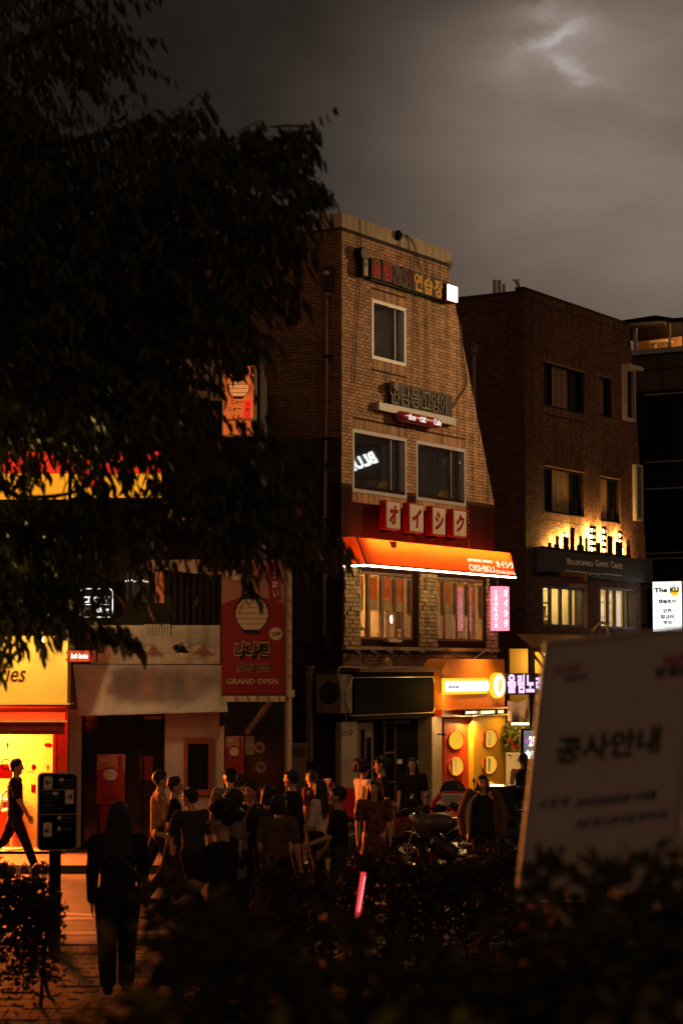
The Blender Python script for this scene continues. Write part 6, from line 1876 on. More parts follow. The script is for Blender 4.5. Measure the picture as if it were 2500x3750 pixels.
# glowing shop sign over the road, seen only as a reflection in the third floor glass
FR = Frame((13.9, 46.8, 0), Vector((.447, -.894, 0)))
bl = thing('opposite_shop_sign', FR.p(0, 8.2, 0), 'white lit sign reading BLUE on the opposite side of the road, seen as a reflection', 'sign')
m_ = MB(); m_.box(FR, -.55, .55, 8.2, 9.2, -.2, -.02); m_.build('backing', 'black_metal', bl)
m_ = MB(); text(m_, 'BLUE', FR, -.42, .42, 8.52, 8.86, .0, .05, .04, .2, rot=-.36); m_.build('lettering', em('blue_sign_glow', (.95, .97, 1), 7), bl)
m_ = MB(); m_.tube([(14.05, 46.88, 0), (14.05, 46.88, 8.4)], .08, 8); m_.build('post', 'black_metal', bl)

# ------------------------------------------------------------------ wayfinding sign
FW = Frame((at(207, 2975, 20.8).x, 20.8, 0), Vector((.975, .22, 0)))
wy = thing('wayfinding_sign', FW.p(0, .25, 0), 'black rounded wayfinding panel with three pale arrow tiles on a dark post', 'sign')
h = FW.R(140, 2832, 3118, 284)
def rrect(h, r, n=6):
    P_ = []
    for cx, cz, t0 in ((h[1] - r, h[3] - r, 0), (h[0] + r, h[3] - r, .5), (h[0] + r, h[2] + r, 1), (h[1] - r, h[2] + r, 1.5)):
        for i in range(n + 1):
            t = (t0 + .5 * i / n) * math.pi
            P_.append((cx + r * math.cos(t), cz + r * math.sin(t)))
    return P_
m_ = MB(); m_.prism(FW, rrect(h, .05), -.10, .0); m_.build('rim', 'coping', wy)
hi = (h[0] + .012, h[1] - .012, h[2] + .012, h[3] - .012)
m_ = MB(); m_.prism(FW, rrect(hi, .045), .0005, .004); m_.build('panel', 'black_paint', wy)
W_, H_ = h[1] - h[0], h[3] - h[2]
Xw = lambda f: h[0] + W_ * f
Zw = lambda g: h[3] - H_ * g
M['tile'] = pm('sign_tile', (.80, .62, .48), .6)
M['dimtext'] = pm('sign_text', (.26, .22, .19), .6, var=0, bump=0)
for (f0, f1, g0, g1, d) in ((.14, .36, .045, .205, (-1, 0)), (.68, .90, .225, .40, (1, 0)), (.14, .35, .635, .82, (-.7, -.7))):
    m_ = MB(); m_.prism(FW, rrect((Xw(f0), Xw(f1), Zw(g1), Zw(g0)), .014, 3), .0045, .007); tl_ = m_.build('arrow_tile', 'tile', wy)
    cx, cz = (Xw(f0) + Xw(f1)) / 2, (Zw(g0) + Zw(g1)) / 2
    L_ = W_ * .075
    D_ = Vector((d[0], d[1])).normalized()
    S_ = Vector((-D_.y, D_.x))
    m_ = MB()
    tip = Vector((cx, cz)) + D_ * L_
    tail = Vector((cx, cz)) - D_ * L_
    for a_p, b_p in ((tail, tip), (tip, tip - D_ * L_ * .8 + S_ * L_ * .8), (tip, tip - D_ * L_ * .8 - S_ * L_ * .8)):
        v_ = (b_p - a_p).normalized()
        n2 = Vector((-v_.y, v_.x)) * .006
        m_.prism(FW, [tuple(a_p - n2), tuple(b_p - n2), tuple(b_p + n2), tuple(a_p + n2)], .0075 + rnd.random() * .0005, .0095)
    m_.build('arrow', 'ink', tl_)
for g in (.215, .53):
    m_ = MB(); m_.box(FW, Xw(.06), Xw(.95), Zw(g + .006), Zw(g), .0045, .006); m_.build('divider', 'tile', wy)
for s, f0, f1, g0, g1 in (('경의선숲길', .62, .9, .075, .115), ('Gyeongui Line', .50, .9, .13, .155), ('Forest Park', .58, .9, .165, .19), ('연남동', .14, .33, .245, .285), ('Yeonnam-dong', .14, .5, .305, .33), ('Street', .14, .34, .345, .37), ('홍대입구', .14, .42, .40, .435), ('Hongik Univ. Station', .14, .62, .455, .48), ('주차장', .62, .86, .56, .60), ('Parking', .60, .88, .615, .64), ('화장실', .62, .84, .70, .74)):
    m_ = MB(); text(m_, s, FW, Xw(f0), Xw(f1), Zw(g1), Zw(g0), .0045, .006, .0); m_.build('lettering', 'dimtext', wy)
for f0, f1, g0, g1 in ((.53, .64, .07, .11), (.37, .5, .245, .285), (.5, .58, .555, .60), (.5, .58, .695, .745)):
    m_ = MB(); m_.box(FW, Xw(f0), Xw(f1), Zw(g1), Zw(g0), .0045, .0065); m_.build('exit_number_tile', 'tile', wy)
m_ = MB(); m_.box(FW, Xw(.32), Xw(.62), .24, h[2] + .02, -.14, -.101); m_.build('post', 'black_metal', wy)
m_ = MB(); m_.box(FW, Xw(.22), Xw(.72), .24, .27, -.25, .02); m_.build('base_plate', 'black_metal', wy)

# ------------------------------------------------------------------ leaning notice board, close to the camera
Yb = 7.0
TL, TR, BL = at(2006, 2364, Yb), at(2552, 2300, Yb), at(1902, 3290, Yb)
Ub = (TR - TL).normalized()
Vb = (TL - BL).normalized()
FN = Frame(BL, Ub, Vb)                 # the board hangs skewed in its frame
Wb, Hb = (TR - TL).length, (TL - BL).length
nb_ = thing('notice_board', (BL.x + .3, Yb, 1.45), 'large pale leaning construction notice board close by, with bold black Korean heading', 'notice board')
m_ = MB(); m_.box(FN, 0, Wb, 0, Hb, -.05, .0); m_.build('panel', 'board_white', nb_)
m_ = MB()
m_.box(FN, -.012, -.0005, -.012, Hb + .012, -.055, .008); m_.box(FN, Wb + .0005, Wb + .012, -.012, Hb + .012, -.055, .008)
m_.box(FN, 0, Wb, Hb + .0005, Hb + .012, -.055, .008); m_.box(FN, 0, Wb, -.012, -.0005, -.055, .008); m_.build('frame', 'board_white', nb_)
def ntext(s, px0, t0, t1, px1, mt, b=.0):
    h_ = FN.R(px0, t0, t1, px1, 0)
    q_ = MB(); text(q_, s, FN, *h_, .0012, .0035, b); q_.build('lettering', mt, nb_)
M['pink_ink'] = pm('pink_ink', (.40, .06, .14), .6, var=0, bump=0)
M['blue_ink'] = pm('blue_ink', (.04, .045, .14), .6, var=0, bump=0)
ntext('공사안내', 2042, 2700, 2800, 2412, 'ink', .03)
ntext('걷고싶은', 2032, 2438, 2470, 2128, 'pink_ink', .02)
ntext('마포구', 2072, 2474, 2500, 2148, 'blue_ink', .02)
ntext('I·MAPO', 2430, 2400, 2440, 2530, 'pink_ink', .04)
ntext('MY SEOUL', 2404, 2446, 2484, 2530, 'ink', .04)
for s, p0, t0, t1, p1 in (('사 업 명', 1975, 2930, 2964, 2078), ('경의선숲길공원 시설물', 2112, 2926, 2960, 2400), ('개선 및 노후시설 정비사업', 2108, 3004, 3036, 2440), ('시 행 청', 1960, 3108, 3144, 2066)):
    ntext(s, p0, t0, t1, p1, 'blue_ink', .02)
for f in (.12, .86):
    m_ = MB(); p0_ = FN.p(Wb * f, -.01, -.03); m_.tube([p0_, (p0_.x - .02, p0_.y + .03, 1.4)], .02, 8); m_.build('leg', 'alu_dark', nb_)
m_ = MB(); p0_ = FN.p(Wb * .5, Hb * .6, -.055); m_.tube([p0_, (p0_.x, p0_.y + .7, 1.42)], .018, 8); m_.build('prop', 'alu_dark', nb_)

# ------------------------------------------------------------------ motorbikes and scooters
def motorbike(loc, rz, label, fairing, screen=False, box=False, sport=False, s=1.0, wind=0):
    t = thing('motorbike' if sport else 'scooter', loc, label, 'motorbike' if sport else 'scooter', 'two wheelers parked before the shops', rz, True)
    V_ = lambda x, y, z: Vector((x * s, y * s, z * s))
    wr = .30 if sport else .24
    for x in (-.66, .66):
        m_ = MB(); m_.torus(V_(x, 0, wr), (0, 1, 0), (wr - .055) * s, .06 * s, 22, 8); wq = m_.build('wheel', 'rubber', t, smooth=True)
        m_ = MB(); m_.torus(V_(x, 0, wr), (0, 1, 0), (wr - .12) * s, .015 * s, 20, 5)
        for k in range(5):
            a = k * 2 * math.pi / 5
            m_.tube([V_(x, 0, wr), V_(x + math.cos(a) * (wr - .12), 0, wr + math.sin(a) * (wr - .12))], .014 * s, 5)
        m_.build('rim', 'chrome', wq)
        m_ = MB(); pts = [V_(x + math.cos(a) * (wr + .05), 0, wr + math.sin(a) * (wr + .05)) for a in [.3 + i * 2.2 / 8 for i in range(9)]]
        for p0_, p1_ in zip(pts, pts[1:]):
            m_.add([p0_ + V_(0, -.07, 0), p0_ + V_(0, .07, 0), p1_ + V_(0, .07, 0), p1_ + V_(0, -.07, 0)], [(0, 1, 2, 3)])
        m_.build('mudguard', fairing, t)
    m_ = MB(); m_.tube([V_(.66, -.08, wr), V_(.52, -.08, .78), V_(.47, -.08, .92)], .022 * s, 7); m_.tube([V_(.66, .08, wr), V_(.52, .08, .78), V_(.47, .08, .92)], .022 * s, 7); m_.build('fork', 'chrome', t)
    m_ = MB()
    if sport:
        m_.ell(V_(.18, 0, .78), .30 * s, .15 * s, .15 * s, 14, 9); m_.build('tank', fairing, t, smooth=True)
        m_ = MB(); m_.tube([V_(-.28, 0, .80), V_(-.55, 0, .88), V_(-.78, 0, .98)], [.12 * s, .10 * s, .05 * s], 10); m_.build('tail', fairing, t, smooth=True)
        m_ = MB(); m_.tube([V_(.62, 0, .78), V_(.50, 0, .82), V_(.36, 0, .74), V_(.28, 0, .55)], [.05 * s, .15 * s, .17 * s, .12 * s], 10); m_.build('front_fairing', fairing, t, smooth=True)
        m_ = MB(); m_.tube([V_(-.1, 0, .32), V_(.05, 0, .36), V_(.22, 0, .5), V_(.28, 0, .62)], [.1 * s, .15 * s, .13 * s, .09 * s], 10); m_.build('engine', 'bike_black', t)
    else:
        m_.tube([V_(-.75, 0, .62), V_(-.5, 0, .60), V_(-.15, 0, .55), V_(-.02, 0, .36), V_(.28, 0, .32), V_(.40, 0, .55), V_(.46, 0, .86)], [.09 * s, .17 * s, .18 * s, .14 * s, .13 * s, .15 * s, .13 * s], 12); m_.build('body', fairing, t, smooth=True)
        m_ = MB(); m_.box(XY, -.02 * s, .30 * s, .30 * s, .335 * s, -.19 * s, .19 * s); m_.build('footboard', 'rubber', t)
        m_ = MB(); m_.prism(Frame((0, 0, 0), (0, 1, 0)), [(-.2 * s, .36 * s), (.2 * s, .36 * s), (.17 * s, .92 * s), (-.17 * s, .92 * s)], .36 * s, .40 * s); m_.build('leg_shield', fairing, t)
    m_ = MB(); m_.ell(V_(-.36, 0, .80), .34 * s, .14 * s, .07 * s, 14, 7); m_.build('seat', 'rubber', t, smooth=True)
    hz = .98 if sport else 1.02
    m_ = MB(); m_.tube([V_(.36, -.36, hz - .02), V_(.44, -.22, hz + .02), V_(.47, 0, hz - .04), V_(.44, .22, hz + .02), V_(.36, .36, hz - .02)], .016 * s, 7); hb = m_.build('handlebar', 'black_metal', t)
    m_ = MB(); m_.tube([V_(.36, -.38, hz - .02), V_(.40, -.26, hz)], .024 * s, 8); m_.tube([V_(.36, .38, hz - .02), V_(.40, .26, hz)], .024 * s, 8); m_.build('grip', 'rubber', hb)
    for sy in (-1, 1):
        m_ = MB(); m_.tube([V_(.43, sy * .22, hz), V_(.46, sy * .32, hz + .17)], .008 * s, 5); mi = m_.build('mirror_stalk', 'black_metal', t)
        m_ = MB(); m_.ell(V_(.46, sy * .34, hz + .2), .018 * s, .07 * s, .045 * s, 12, 7); m_.build('mirror', 'chrome', mi, smooth=True)
    m_ = MB(); m_.ell(V_(.58, 0, .86 if sport else .88), .06 * s, .09 * s, .07 * s, 12, 8); m_.build('headlight', 'chrome', t, smooth=True)
    m_ = MB(); m_.ell(V_(-.82, 0, .72 if not sport else .92), .03 * s, .08 * s, .035 * s, 10, 6); m_.build('tail_light', 'red', t, smooth=True)
    m_ = MB(); m_.tube([V_(.05, -.15, .28), V_(-.3, -.17, .28), V_(-.75, -.19, .40)], [.03 * s, .05 * s, .06 * s], 10); m_.build('exhaust', 'chrome', t, smooth=True)
    if screen:
        m_ = MB(); slab(m_, [V_(.50, -.22, .96), V_(.50, .22, .96), V_(.28, .17, 1.42), V_(.28, -.17, 1.42)], (.6, 0, .3), .006); m_.build('windscreen', 'glass', t)
        m_ = MB(); m_.tube([V_(.505, -.225, .96), V_(.285, -.175, 1.42), V_(.285, .175, 1.42), V_(.505, .225, .96)], .01, 5); m_.build('windscreen_rim', 'chrome', t)
    if box:
        m_ = MB(); m_.box(XY, -.98 * s, -.58 * s, .92 * s, 1.32 * s, -.21 * s, .21 * s); bq = m_.build('delivery_box', 'bike_black', t)
        m_ = MB(); m_.box(XY, -1.0 * s, -.56 * s, 1.321 * s, 1.36 * s, -.22 * s, .22 * s); m_.build('lid', 'bike_black', bq)
    return t
def ground_at(px, Y, z=0.0):
    return Vector(((px - 1250) / 7500 * Y * 1.0, Y, z))
motorbike(ground_at(1262, 31.5), math.radians(160), 'silver scooter with a tall glinting windscreen beside the person in white', 'bike_grey', screen=True)
motorbike(ground_at(1640, 31.0), math.radians(158), 'silver grey sports motorbike with a pointed fairing before the mango shop', 'bike_grey', sport=True)
motorbike(ground_at(1800, 32.6), math.radians(30), 'black motorbike with round mirrors parked behind the woman in black', 'bike_black', sport=True)
motorbike(ground_at(1880, 31.6), math.radians(65), 'black delivery scooter with a box parked against the notice board edge', 'bike_black', box=True)
motorbike(ground_at(1660, 34.3), math.radians(15), 'pale yellow scooter half hidden in front of the red porthole panel', 'bike_yellow')
motorbike(ground_at(1445, 33.2), math.radians(205), 'dark red scooter standing behind the couple by the black shop front', 'bike_red')
# red arched barrier with a paper sheet, round black chair, dark counter, red board, red seat
c = ground_at(1655, 33.2)
FZ = Frame((c.x, c.y, 0), (1, 0, 0))
t = thing('red_arch_barrier', c, 'red tubular arch barrier with a pale paper sheet tied on it', 'barrier')
w_ = .32; zt = FZ.hit(1655, 2908)[1]
m_ = MB(); m_.tube([FZ.p(-w_, 0), FZ.p(-w_, zt - .15), FZ.p(-w_ + .12, zt - .02), FZ.p(-w_ + .2, zt), FZ.p(w_ - .2, zt), FZ.p(w_ - .12, zt - .02), FZ.p(w_, zt - .15), FZ.p(w_, 0)], .045, 10); m_.build('arch', 'red', t, smooth=True)
m_ = MB(); m_.box(FZ, -.19, .17, zt - .18, zt + .01, .05, .055); pp_ = m_.build('paper_sheet', 'paper', t)
m_ = MB()
for i in range(5): m_.box(FZ, -.16, .14, zt - .04 - i * .03, zt - .03 - i * .03, .0555, .057)
m_.build('printed_line', 'umber', pp_)
c = ground_at(1655, 36.2)
FZ = Frame((c.x, c.y, 0), (1, 0, 0))
t = thing('round_back_chair', c, 'round backed black chair by the red porthole panel', 'chair')
zt = FZ.hit(1655, 2860)[1]
m_ = MB(); m_.ell(FZ.p(0, zt - .24), .24, .06, .26, 16, 10); m_.build('backrest', 'bike_black', t, smooth=True)
m_ = MB(); m_.tube([FZ.p(-.15, zt - .03), FZ.p(0, zt + .005), FZ.p(.15, zt - .03)], .022, 7); m_.build('red_rim', 'red', t)
m_ = MB(); m_.ell(FZ.p(0, .47, .2), .24, .22, .05, 14, 7); m_.build('seat', 'bike_black', t, smooth=True)
for sx in (-.18, .18):
    for so in (.05, .38):
        m_ = MB(); m_.tube([FZ.p(sx, 0, so), FZ.p(sx * .8, .46, so)], .018, 6); m_.build('leg', 'chrome', t)
c = ground_at(1862, 35.0)
FZ = Frame((c.x, c.y, 0), (1, 0, 0))
zt = FZ.hit(1862, 2882)[1]
t = thing('dark_counter', c, 'long black serving counter behind the motorbikes, before the woman in the strap top', 'counter')
m_ = MB(); m_.box(FZ, -.36, .5, 0, zt - .05, -.2, .2); m_.build('front', 'black_paint', t)
m_ = MB(); m_.box(FZ, -.40, .54, zt - .049, zt, -.24, .24); m_.build('top', 'bike_black', t)
c = ground_at(1195, 34.0)
FZ = Frame((c.x, c.y, 0), Vector((.95, .3, 0)))
z1, z0 = FZ.hit(1195, 2864)[1], FZ.hit(1195, 2960)[1]
t = thing('red_sign_board', c, 'dark red tapered board with a white round logo standing in the alley mouth', 'sign')
m_ = MB(); m_.prism(FZ, [(-.10, z0 - .1), (.08, z0 - .1), (.15, z1), (-.16, z1)], -.02, .02); m_.build('board', 'red_print', t)
m_ = MB(); m_.disc(FZ, .0, z1 - .13, .06, .06, .021, .025, 20); lo_ = m_.build('logo_disc', 'white_ink', t)
m_ = MB(); m_.tube([FZ.p(-.04, z1 - .12, .027), FZ.p(0, z1 - .11, .027), FZ.p(.03, z1 - .14, .027), FZ.p(.045, z1 - .13, .027)], .008, 5); m_.build('logo_mark', 'ink', lo_)
m_ = MB(); m_.tube([FZ.p(0, 0, 0), FZ.p(0, z0 - .1, 0)], .03, 6); m_.build('post', 'black_metal', t)
c = ground_at(1274, 33.6)
FZ = Frame((c.x, c.y, 0), (1, 0, 0))
z1 = FZ.hit(1274, 2886)[1]
t = thing('red_plastic_chair', c, 'red plastic chair with a rounded back behind the person in white', 'chair')
m_ = MB(); m_.prism(FZ, [(-.2, z1 - .42), (.2, z1 - .42), (.2, z1 - .06), (.15, z1), (-.15, z1), (-.2, z1 - .06)], -.03, .0); m_.build('backrest', 'red', t)
m_ = MB(); m_.box(FZ, -.21, .21, z1 - .46, z1 - .421, -.03, .4); m_.build('seat', 'red', t)
for sx in (-.18, .18):
    for so in (0, .36):
        m_ = MB(); m_.box(FZ, sx - .02, sx + .02, 0, z1 - .461, so - .02, so + .02); m_.build('leg', 'red', t)
# red light stick on a dark post
c = ground_at(1325, 17.35, .25)
FZ = Frame((c.x, c.y, 0), (1, 0, 0))
zt, zm, zb_ = FZ.hit(1330, 3196)[1], FZ.hit(1318, 3290)[1], FZ.hit(1304, 3362)[1]
xt, xb = FZ.hit(1331, 3196)[0], FZ.hit(1308, 3362)[0]
t = thing('light_stick_bollard', c, 'leaning red glowing light stick on a dark bollard at the pavement edge', 'bollard')
m_ = MB(); m_.tube([FZ.p(xb, zb_), FZ.p(xt, zt)], .022, 10); m_.build('light_stick', 'e_baton', t, smooth=True)
m_ = MB(); m_.tube([FZ.p(xb + .012, zb_ + .05, .022), FZ.p(xt + .012, zt - .03, .022)], .005, 6); m_.build('core', em('pale_red_core_glow', (1, .45, .5), 1.2), t)
m_ = MB(); m_.tube([FZ.p(xb - .02, .2), FZ.p(xb, zb_ + .001)], [.07, .035], 10); m_.build('post', 'black_metal', t)

# ------------------------------------------------------------------ people
BAKE = []
def caps(mb, p0, p1, r0, r1, lat=None, q=10):
    """tapered capsule; r may be (lateral, depth)"""
    p0, p1 = Vector(p0), Vector(p1)
    r0 = r0 if isinstance(r0, tuple) else (r0, r0)
    r1 = r1 if isinstance(r1, tuple) else (r1, r1)
    d = p1 - p0
    L_ = d.length
    d = d.normalized() if L_ > 1e-6 else Vector((0, 0, 1))
    x = Vector(lat) if lat is not None else (Vector((1, 0, 0)) if abs(d.x) < .9 else Vector((0, 1, 0)))
    x = (x - d * x.dot(d)).normalized()
    y = d.cross(x)
    rings = []
    for k in (1, 2, 3):
        t = math.pi / 2 * k / 3
        m = min(r0)
        rings.append((p0 - d * m * math.cos(t), r0[0] * math.sin(t), r0[1] * math.sin(t)))
    for k in (3, 2, 1):
        t = math.pi / 2 * k / 3
        m = min(r1)
        rings.append((p1 + d * m * math.cos(t), r1[0] * math.sin(t), r1[1] * math.sin(t)))
    b = len(mb.v)
    mb.v.append(tuple(p0 - d * min(r0)))
    for c, a, e_ in rings:
        for i in range(q):
            u = 2 * math.pi * i / q
            mb.v.append(tuple(c + x * a * math.cos(u) + y * e_ * math.sin(u)))
    mb.v.append(tuple(p1 + d * min(r1)))
    n_ = len(rings)
    for i in range(q):
        mb.f.append((b, b + 1 + (i + 1) % q, b + 1 + i))
        for j in range(n_ - 1):
            a0_ = b + 1 + j * q
            mb.f.append((a0_ + i, a0_ + (i + 1) % q, a0_ + q + (i + 1) % q, a0_ + q + i))
        l = b + 1 + (n_ - 1) * q
        mb.f.append((l + i, l + (i + 1) % q, l + q if False else b + 1 + n_ * q))
    return mb
def soft(mb, name, mat, parent, voxel=.012, it=3):
    o = mb.build(name, mat, parent, smooth=True)
    r_ = o.modifiers.new('remesh', 'REMESH')
    r_.mode = 'VOXEL'
    r_.voxel_size = voxel
    r_.use_smooth_shade = True
    s_ = o.modifiers.new('smooth', 'SMOOTH')
    s_.factor = .5
    s_.iterations = it
    BAKE.append(o)
    return o
def person(px, top, h, face, label, top_m, low_m, hair='short', g=0.0, swing=20, arms=None, look=0.0, skirt=False, sleeves=True, seated=False, Y=None, lean=0.0, hair_m='hair', loose=1.0, group='people in the evening street', build=1.0, bag=None, vox=.012):
    Y = Y or 7500 * (CAM_Z - g - h) / (top - 2450) * .997
    t = thing('person', ground_at(px, Y, g), label, 'person', group, math.radians(face), True)
    k = h / (1.72 if seated else 1.735 - (1 - math.cos(math.radians(swing * .9))) * .75)
    S = lambda x, y, z: Vector((x, y, z)) * k
    drop = .43 if seated else 0.0
    def U_(x, y, z):                                     # upper body leans about the hips
        z0 = .93
        dy, dz = y, z - z0
        a = math.radians(-lean)
        return S(x, dy * math.cos(a) - dz * math.sin(a), z0 + dy * math.sin(a) + dz * math.cos(a) - drop)
    b = build
    # joints
    hips = [S(s * .09, 0, .90 - drop) for s in (-1, 1)]
    legs = []
    for i, s in enumerate((-1, 1)):
        if seated:
            kn = hips[i] + S(s * .06, .42, .02)
            an = kn + S(0, .02, -.40)
        else:
            sw = math.radians(swing * s)
            kn = hips[i] + Vector((0, math.sin(sw), -math.cos(sw))) * .42 * k
            bend = math.radians(max(0, -swing * s) * .9 + 4)
            an = kn + Vector((0, math.sin(sw - bend), -math.cos(sw - bend))) * .41 * k
        legs.append((hips[i], kn, an))
    low = min(l[2].z for l in legs) - .07 * k
    arms = arms or ((-swing * .8, 12), (swing * .8, 12))
    AR = []
    for i, s in enumerate((-1, 1)):
        sh = U_(s * .195 * b, 0, 1.395)
        sw, bd = [math.radians(v) for v in arms[i][:2]]
        out = math.radians(arms[i][2] if len(arms[i]) > 2 else 8)
        el = sh + Vector((s * math.sin(out), math.sin(sw) * math.cos(out), -math.cos(sw) * math.cos(out))) * .29 * k
        tw = sw + bd
        inn = math.radians(arms[i][3] if len(arms[i]) > 3 else 0)
        dirw = Vector((-s * math.sin(inn), math.sin(tw) * math.cos(inn), -math.cos(tw) * math.cos(inn)))
        wr = el + dirw * .25 * k
        AR.append((sh, el, wr, dirw))
    hc = U_(0, .015, 1.60)
    hr = Matrix.Rotation(math.radians(look), 3, 'Z')
    H = lambda x, y, z: hc + hr @ (Vector((x, y, z)) * k)
    # body: one continuous skin
    m_ = MB()
    caps(m_, U_(-.07, 0, .93), U_(.07, 0, .93), .105 * k, .105 * k)
    caps(m_, U_(0, 0, .95), U_(0, -.005, 1.15), (.135 * k * b, .095 * k), (.13 * k * b, .095 * k), (1, 0, 0))
    caps(m_, U_(0, -.005, 1.15), U_(0, -.01, 1.34), (.135 * k * b, .10 * k), (.155 * k * b, .10 * k), (1, 0, 0))
    caps(m_, U_(-.15 * b, -.01, 1.385), U_(.15 * b, -.01, 1.385), .052 * k, .052 * k)
    caps(m_, U_(0, -.005, 1.38), U_(0, .01, 1.53), .054 * k, .048 * k)
    m_.ell(H(0, 0, .012), .074 * k, .092 * k, .108 * k, 14, 10, hr)
    caps(m_, H(0, .03, -.055), H(0, .045, -.075), .05 * k, .035 * k)
    caps(m_, H(0, .088, .005), H(0, .104, -.022), .010 * k, .015 * k)
    for s in (-1, 1):
        m_.ell(H(s * .075, -.005, -.005), .012 * k, .02 * k, .032 * k, 8, 6, hr)
    for (hp, kn, an) in legs:
        caps(m_, hp, kn, .088 * k, .055 * k)
        caps(m_, kn, an, .056 * k, .037 * k)
        caps(m_, an + S(0, -.03, -.045), an + S(0, .14, -.055), .032 * k, .028 * k)
    for i, (sh, el, wr, dw) in enumerate(AR):
        s = (-1, 1)[i]
        caps(m_, sh, el, .05 * k, .04 * k)
        caps(m_, el, wr, .04 * k, .026 * k)
        pal = wr + dw * .075 * k
        side = Vector((0, 1, 0)) if abs(dw.y) < .8 else Vector((0, 0, 1))
        side = (side - dw * side.dot(dw)).normalized()
        nrm_ = dw.cross(side)
        caps(m_, wr, pal, (.022 * k, .018 * k), (.038 * k, .015 * k), side)
        for f, (off, L_) in enumerate(((-.033, .062), (-.011, .072), (.011, .068), (.033, .054))):
            base = pal + side * off * k
            mid = base + (dw + side * off * 2.5 + nrm_ * .15).normalized() * L_ * .55 * k
            caps(m_, base, mid, .0095 * k, .0085 * k, q=6)
            caps(m_, mid, mid + (dw + nrm_ * .5).normalized() * L_ * .5 * k, .0085 * k, .007 * k, q=6)
        tb = wr + dw * .02 * k + side * .022 * k
        caps(m_, tb, tb + (dw + side * .9).normalized() * .055 * k, .0115 * k, .008 * k, q=6)
    soft(m_, 'body', 'skin', t, vox if vox < .012 else .011, 2)
    # face
    for s in (-1, 1):
        m_ = MB(); m_.ell(H(s * .031, .082, .018), .013 * k, .008 * k, .007 * k, 8, 6); e_ = m_.build('eye', 'ink', t)
        m_ = MB(); caps(m_, H(s * .018, .09, .040), H(s * .045, .080, .042), .004 * k, .003 * k, q=5); m_.build('eyebrow', 'hair', t)
    m_ = MB(); caps(m_, H(-.018, .082, -.055), H(.018, .082, -.055), .006 * k, .006 * k, q=6); m_.build('mouth', M.setdefault('lip', pm('lip', (.30, .08, .07), .5)), t)
    # clothes
    m_ = MB()
    c_ = .016 * k
    caps(m_, U_(0, 0, .93), U_(0, -.005, 1.15), (.148 * k * b + c_, .108 * k + c_), (.138 * k * b + c_, .10 * k + c_), (1, 0, 0))
    caps(m_, U_(0, -.005, 1.15), U_(0, -.01, 1.33), (.138 * k * b + c_, .10 * k + c_), (.158 * k * b + c_, .10 * k + c_), (1, 0, 0))
    if sleeves:
        caps(m_, U_(-.155 * b, -.01, 1.385), U_(.155 * b, -.01, 1.385), .052 * k + c_, .052 * k + c_)
        for (sh, el, wr, dw) in AR:
            e2 = el if sleeves != 'long' else wr - dw * .03 * k
            if sleeves == 'long':
                caps(m_, sh, el, .052 * k + c_, .043 * k + c_)
                caps(m_, el, e2, .043 * k + c_, .032 * k + c_)
            else:
                caps(m_, sh, sh.lerp(el, .72), .054 * k + c_, .052 * k + c_)
    else:
        for s in (-1, 1):
            caps(m_, U_(s * .085, .08, 1.33), U_(s * .075, -.01, 1.44), .014 * k, .012 * k)
            caps(m_, U_(s * .085, -.10, 1.33), U_(s * .075, -.01, 1.44), .014 * k, .012 * k)
    soft(m_, 'top', top_m, t, vox)
    m_ = MB()
    if skirt:
        caps(m_, U_(0, 0, .97), S(0, 0, .62 - drop), (.15 * k, .115 * k), (.22 * k, .19 * k), (1, 0, 0))
        soft(m_, 'skirt', low_m, t, vox)
    else:
        caps(m_, S(-.07, 0, .93 - drop), S(.07, 0, .93 - drop), .118 * k, .118 * k)
        for (hp, kn, an) in legs:
            caps(m_, hp, kn, .10 * k * loose, .072 * k * loose)
            caps(m_, kn, an + S(0, 0, .03), .072 * k * loose, .062 * k * loose)
        soft(m_, 'trousers', low_m, t, vox)
    for (hp, kn, an) in legs:
        m_ = MB()
        caps(m_, an + S(0, -.04, -.045), an + S(0, .15, -.055), (.044 * k, .036 * k), (.042 * k, .028 * k), (1, 0, 0))
        m_.build('shoe', 'cloth_black', t, smooth=True)
    # hair
    m_ = MB()
    if hair == 'cap':
        m_.ell(H(0, -.012, .055), .086 * k, .104 * k, .075 * k, 14, 9, hr)
        caps(m_, H(-.04, .10, .05), H(.04, .10, .05), (.03 * k, .008 * k), (.03 * k, .008 * k), (0, 1, 0))
        soft(m_, 'cap', 'cloth_black', t, .01, 1)
        m_ = MB(); m_.ell(H(0, -.03, .0), .08 * k, .085 * k, .085 * k, 12, 8, hr); m_.build('hair', hair_m, t, smooth=True)
    else:
        m_.ell(H(0, -.022, .036), .087 * k, .097 * k, .098 * k, 14, 10, hr)
        if hair == 'short':
            caps(m_, H(-.045, .05, .085), H(.045, .05, .085), .024 * k, .022 * k)
            caps(m_, H(-.02, -.02, .11), H(.03, .03, .115), .028 * k, .028 * k)
            caps(m_, H(-.045, -.055, -.02), H(.045, -.055, -.02), .036 * k, .036 * k)
        elif hair == 'curly':
            for i in range(60):
                u, v_ = rnd.uniform(0, 2 * math.pi), rnd.uniform(-.35, 1)
                q_ = math.sqrt(1 - min(1, v_ * v_))
                p_ = Vector((.11 * q_ * math.cos(u), -.03 + .12 * q_ * math.sin(u), .05 + .10 * v_))
                if p_.y > .05 and p_.z < .07: continue
                m_.ell(H(*p_), .03 * k, .03 * k, .03 * k, 6, 5)
        elif hair == 'afro':
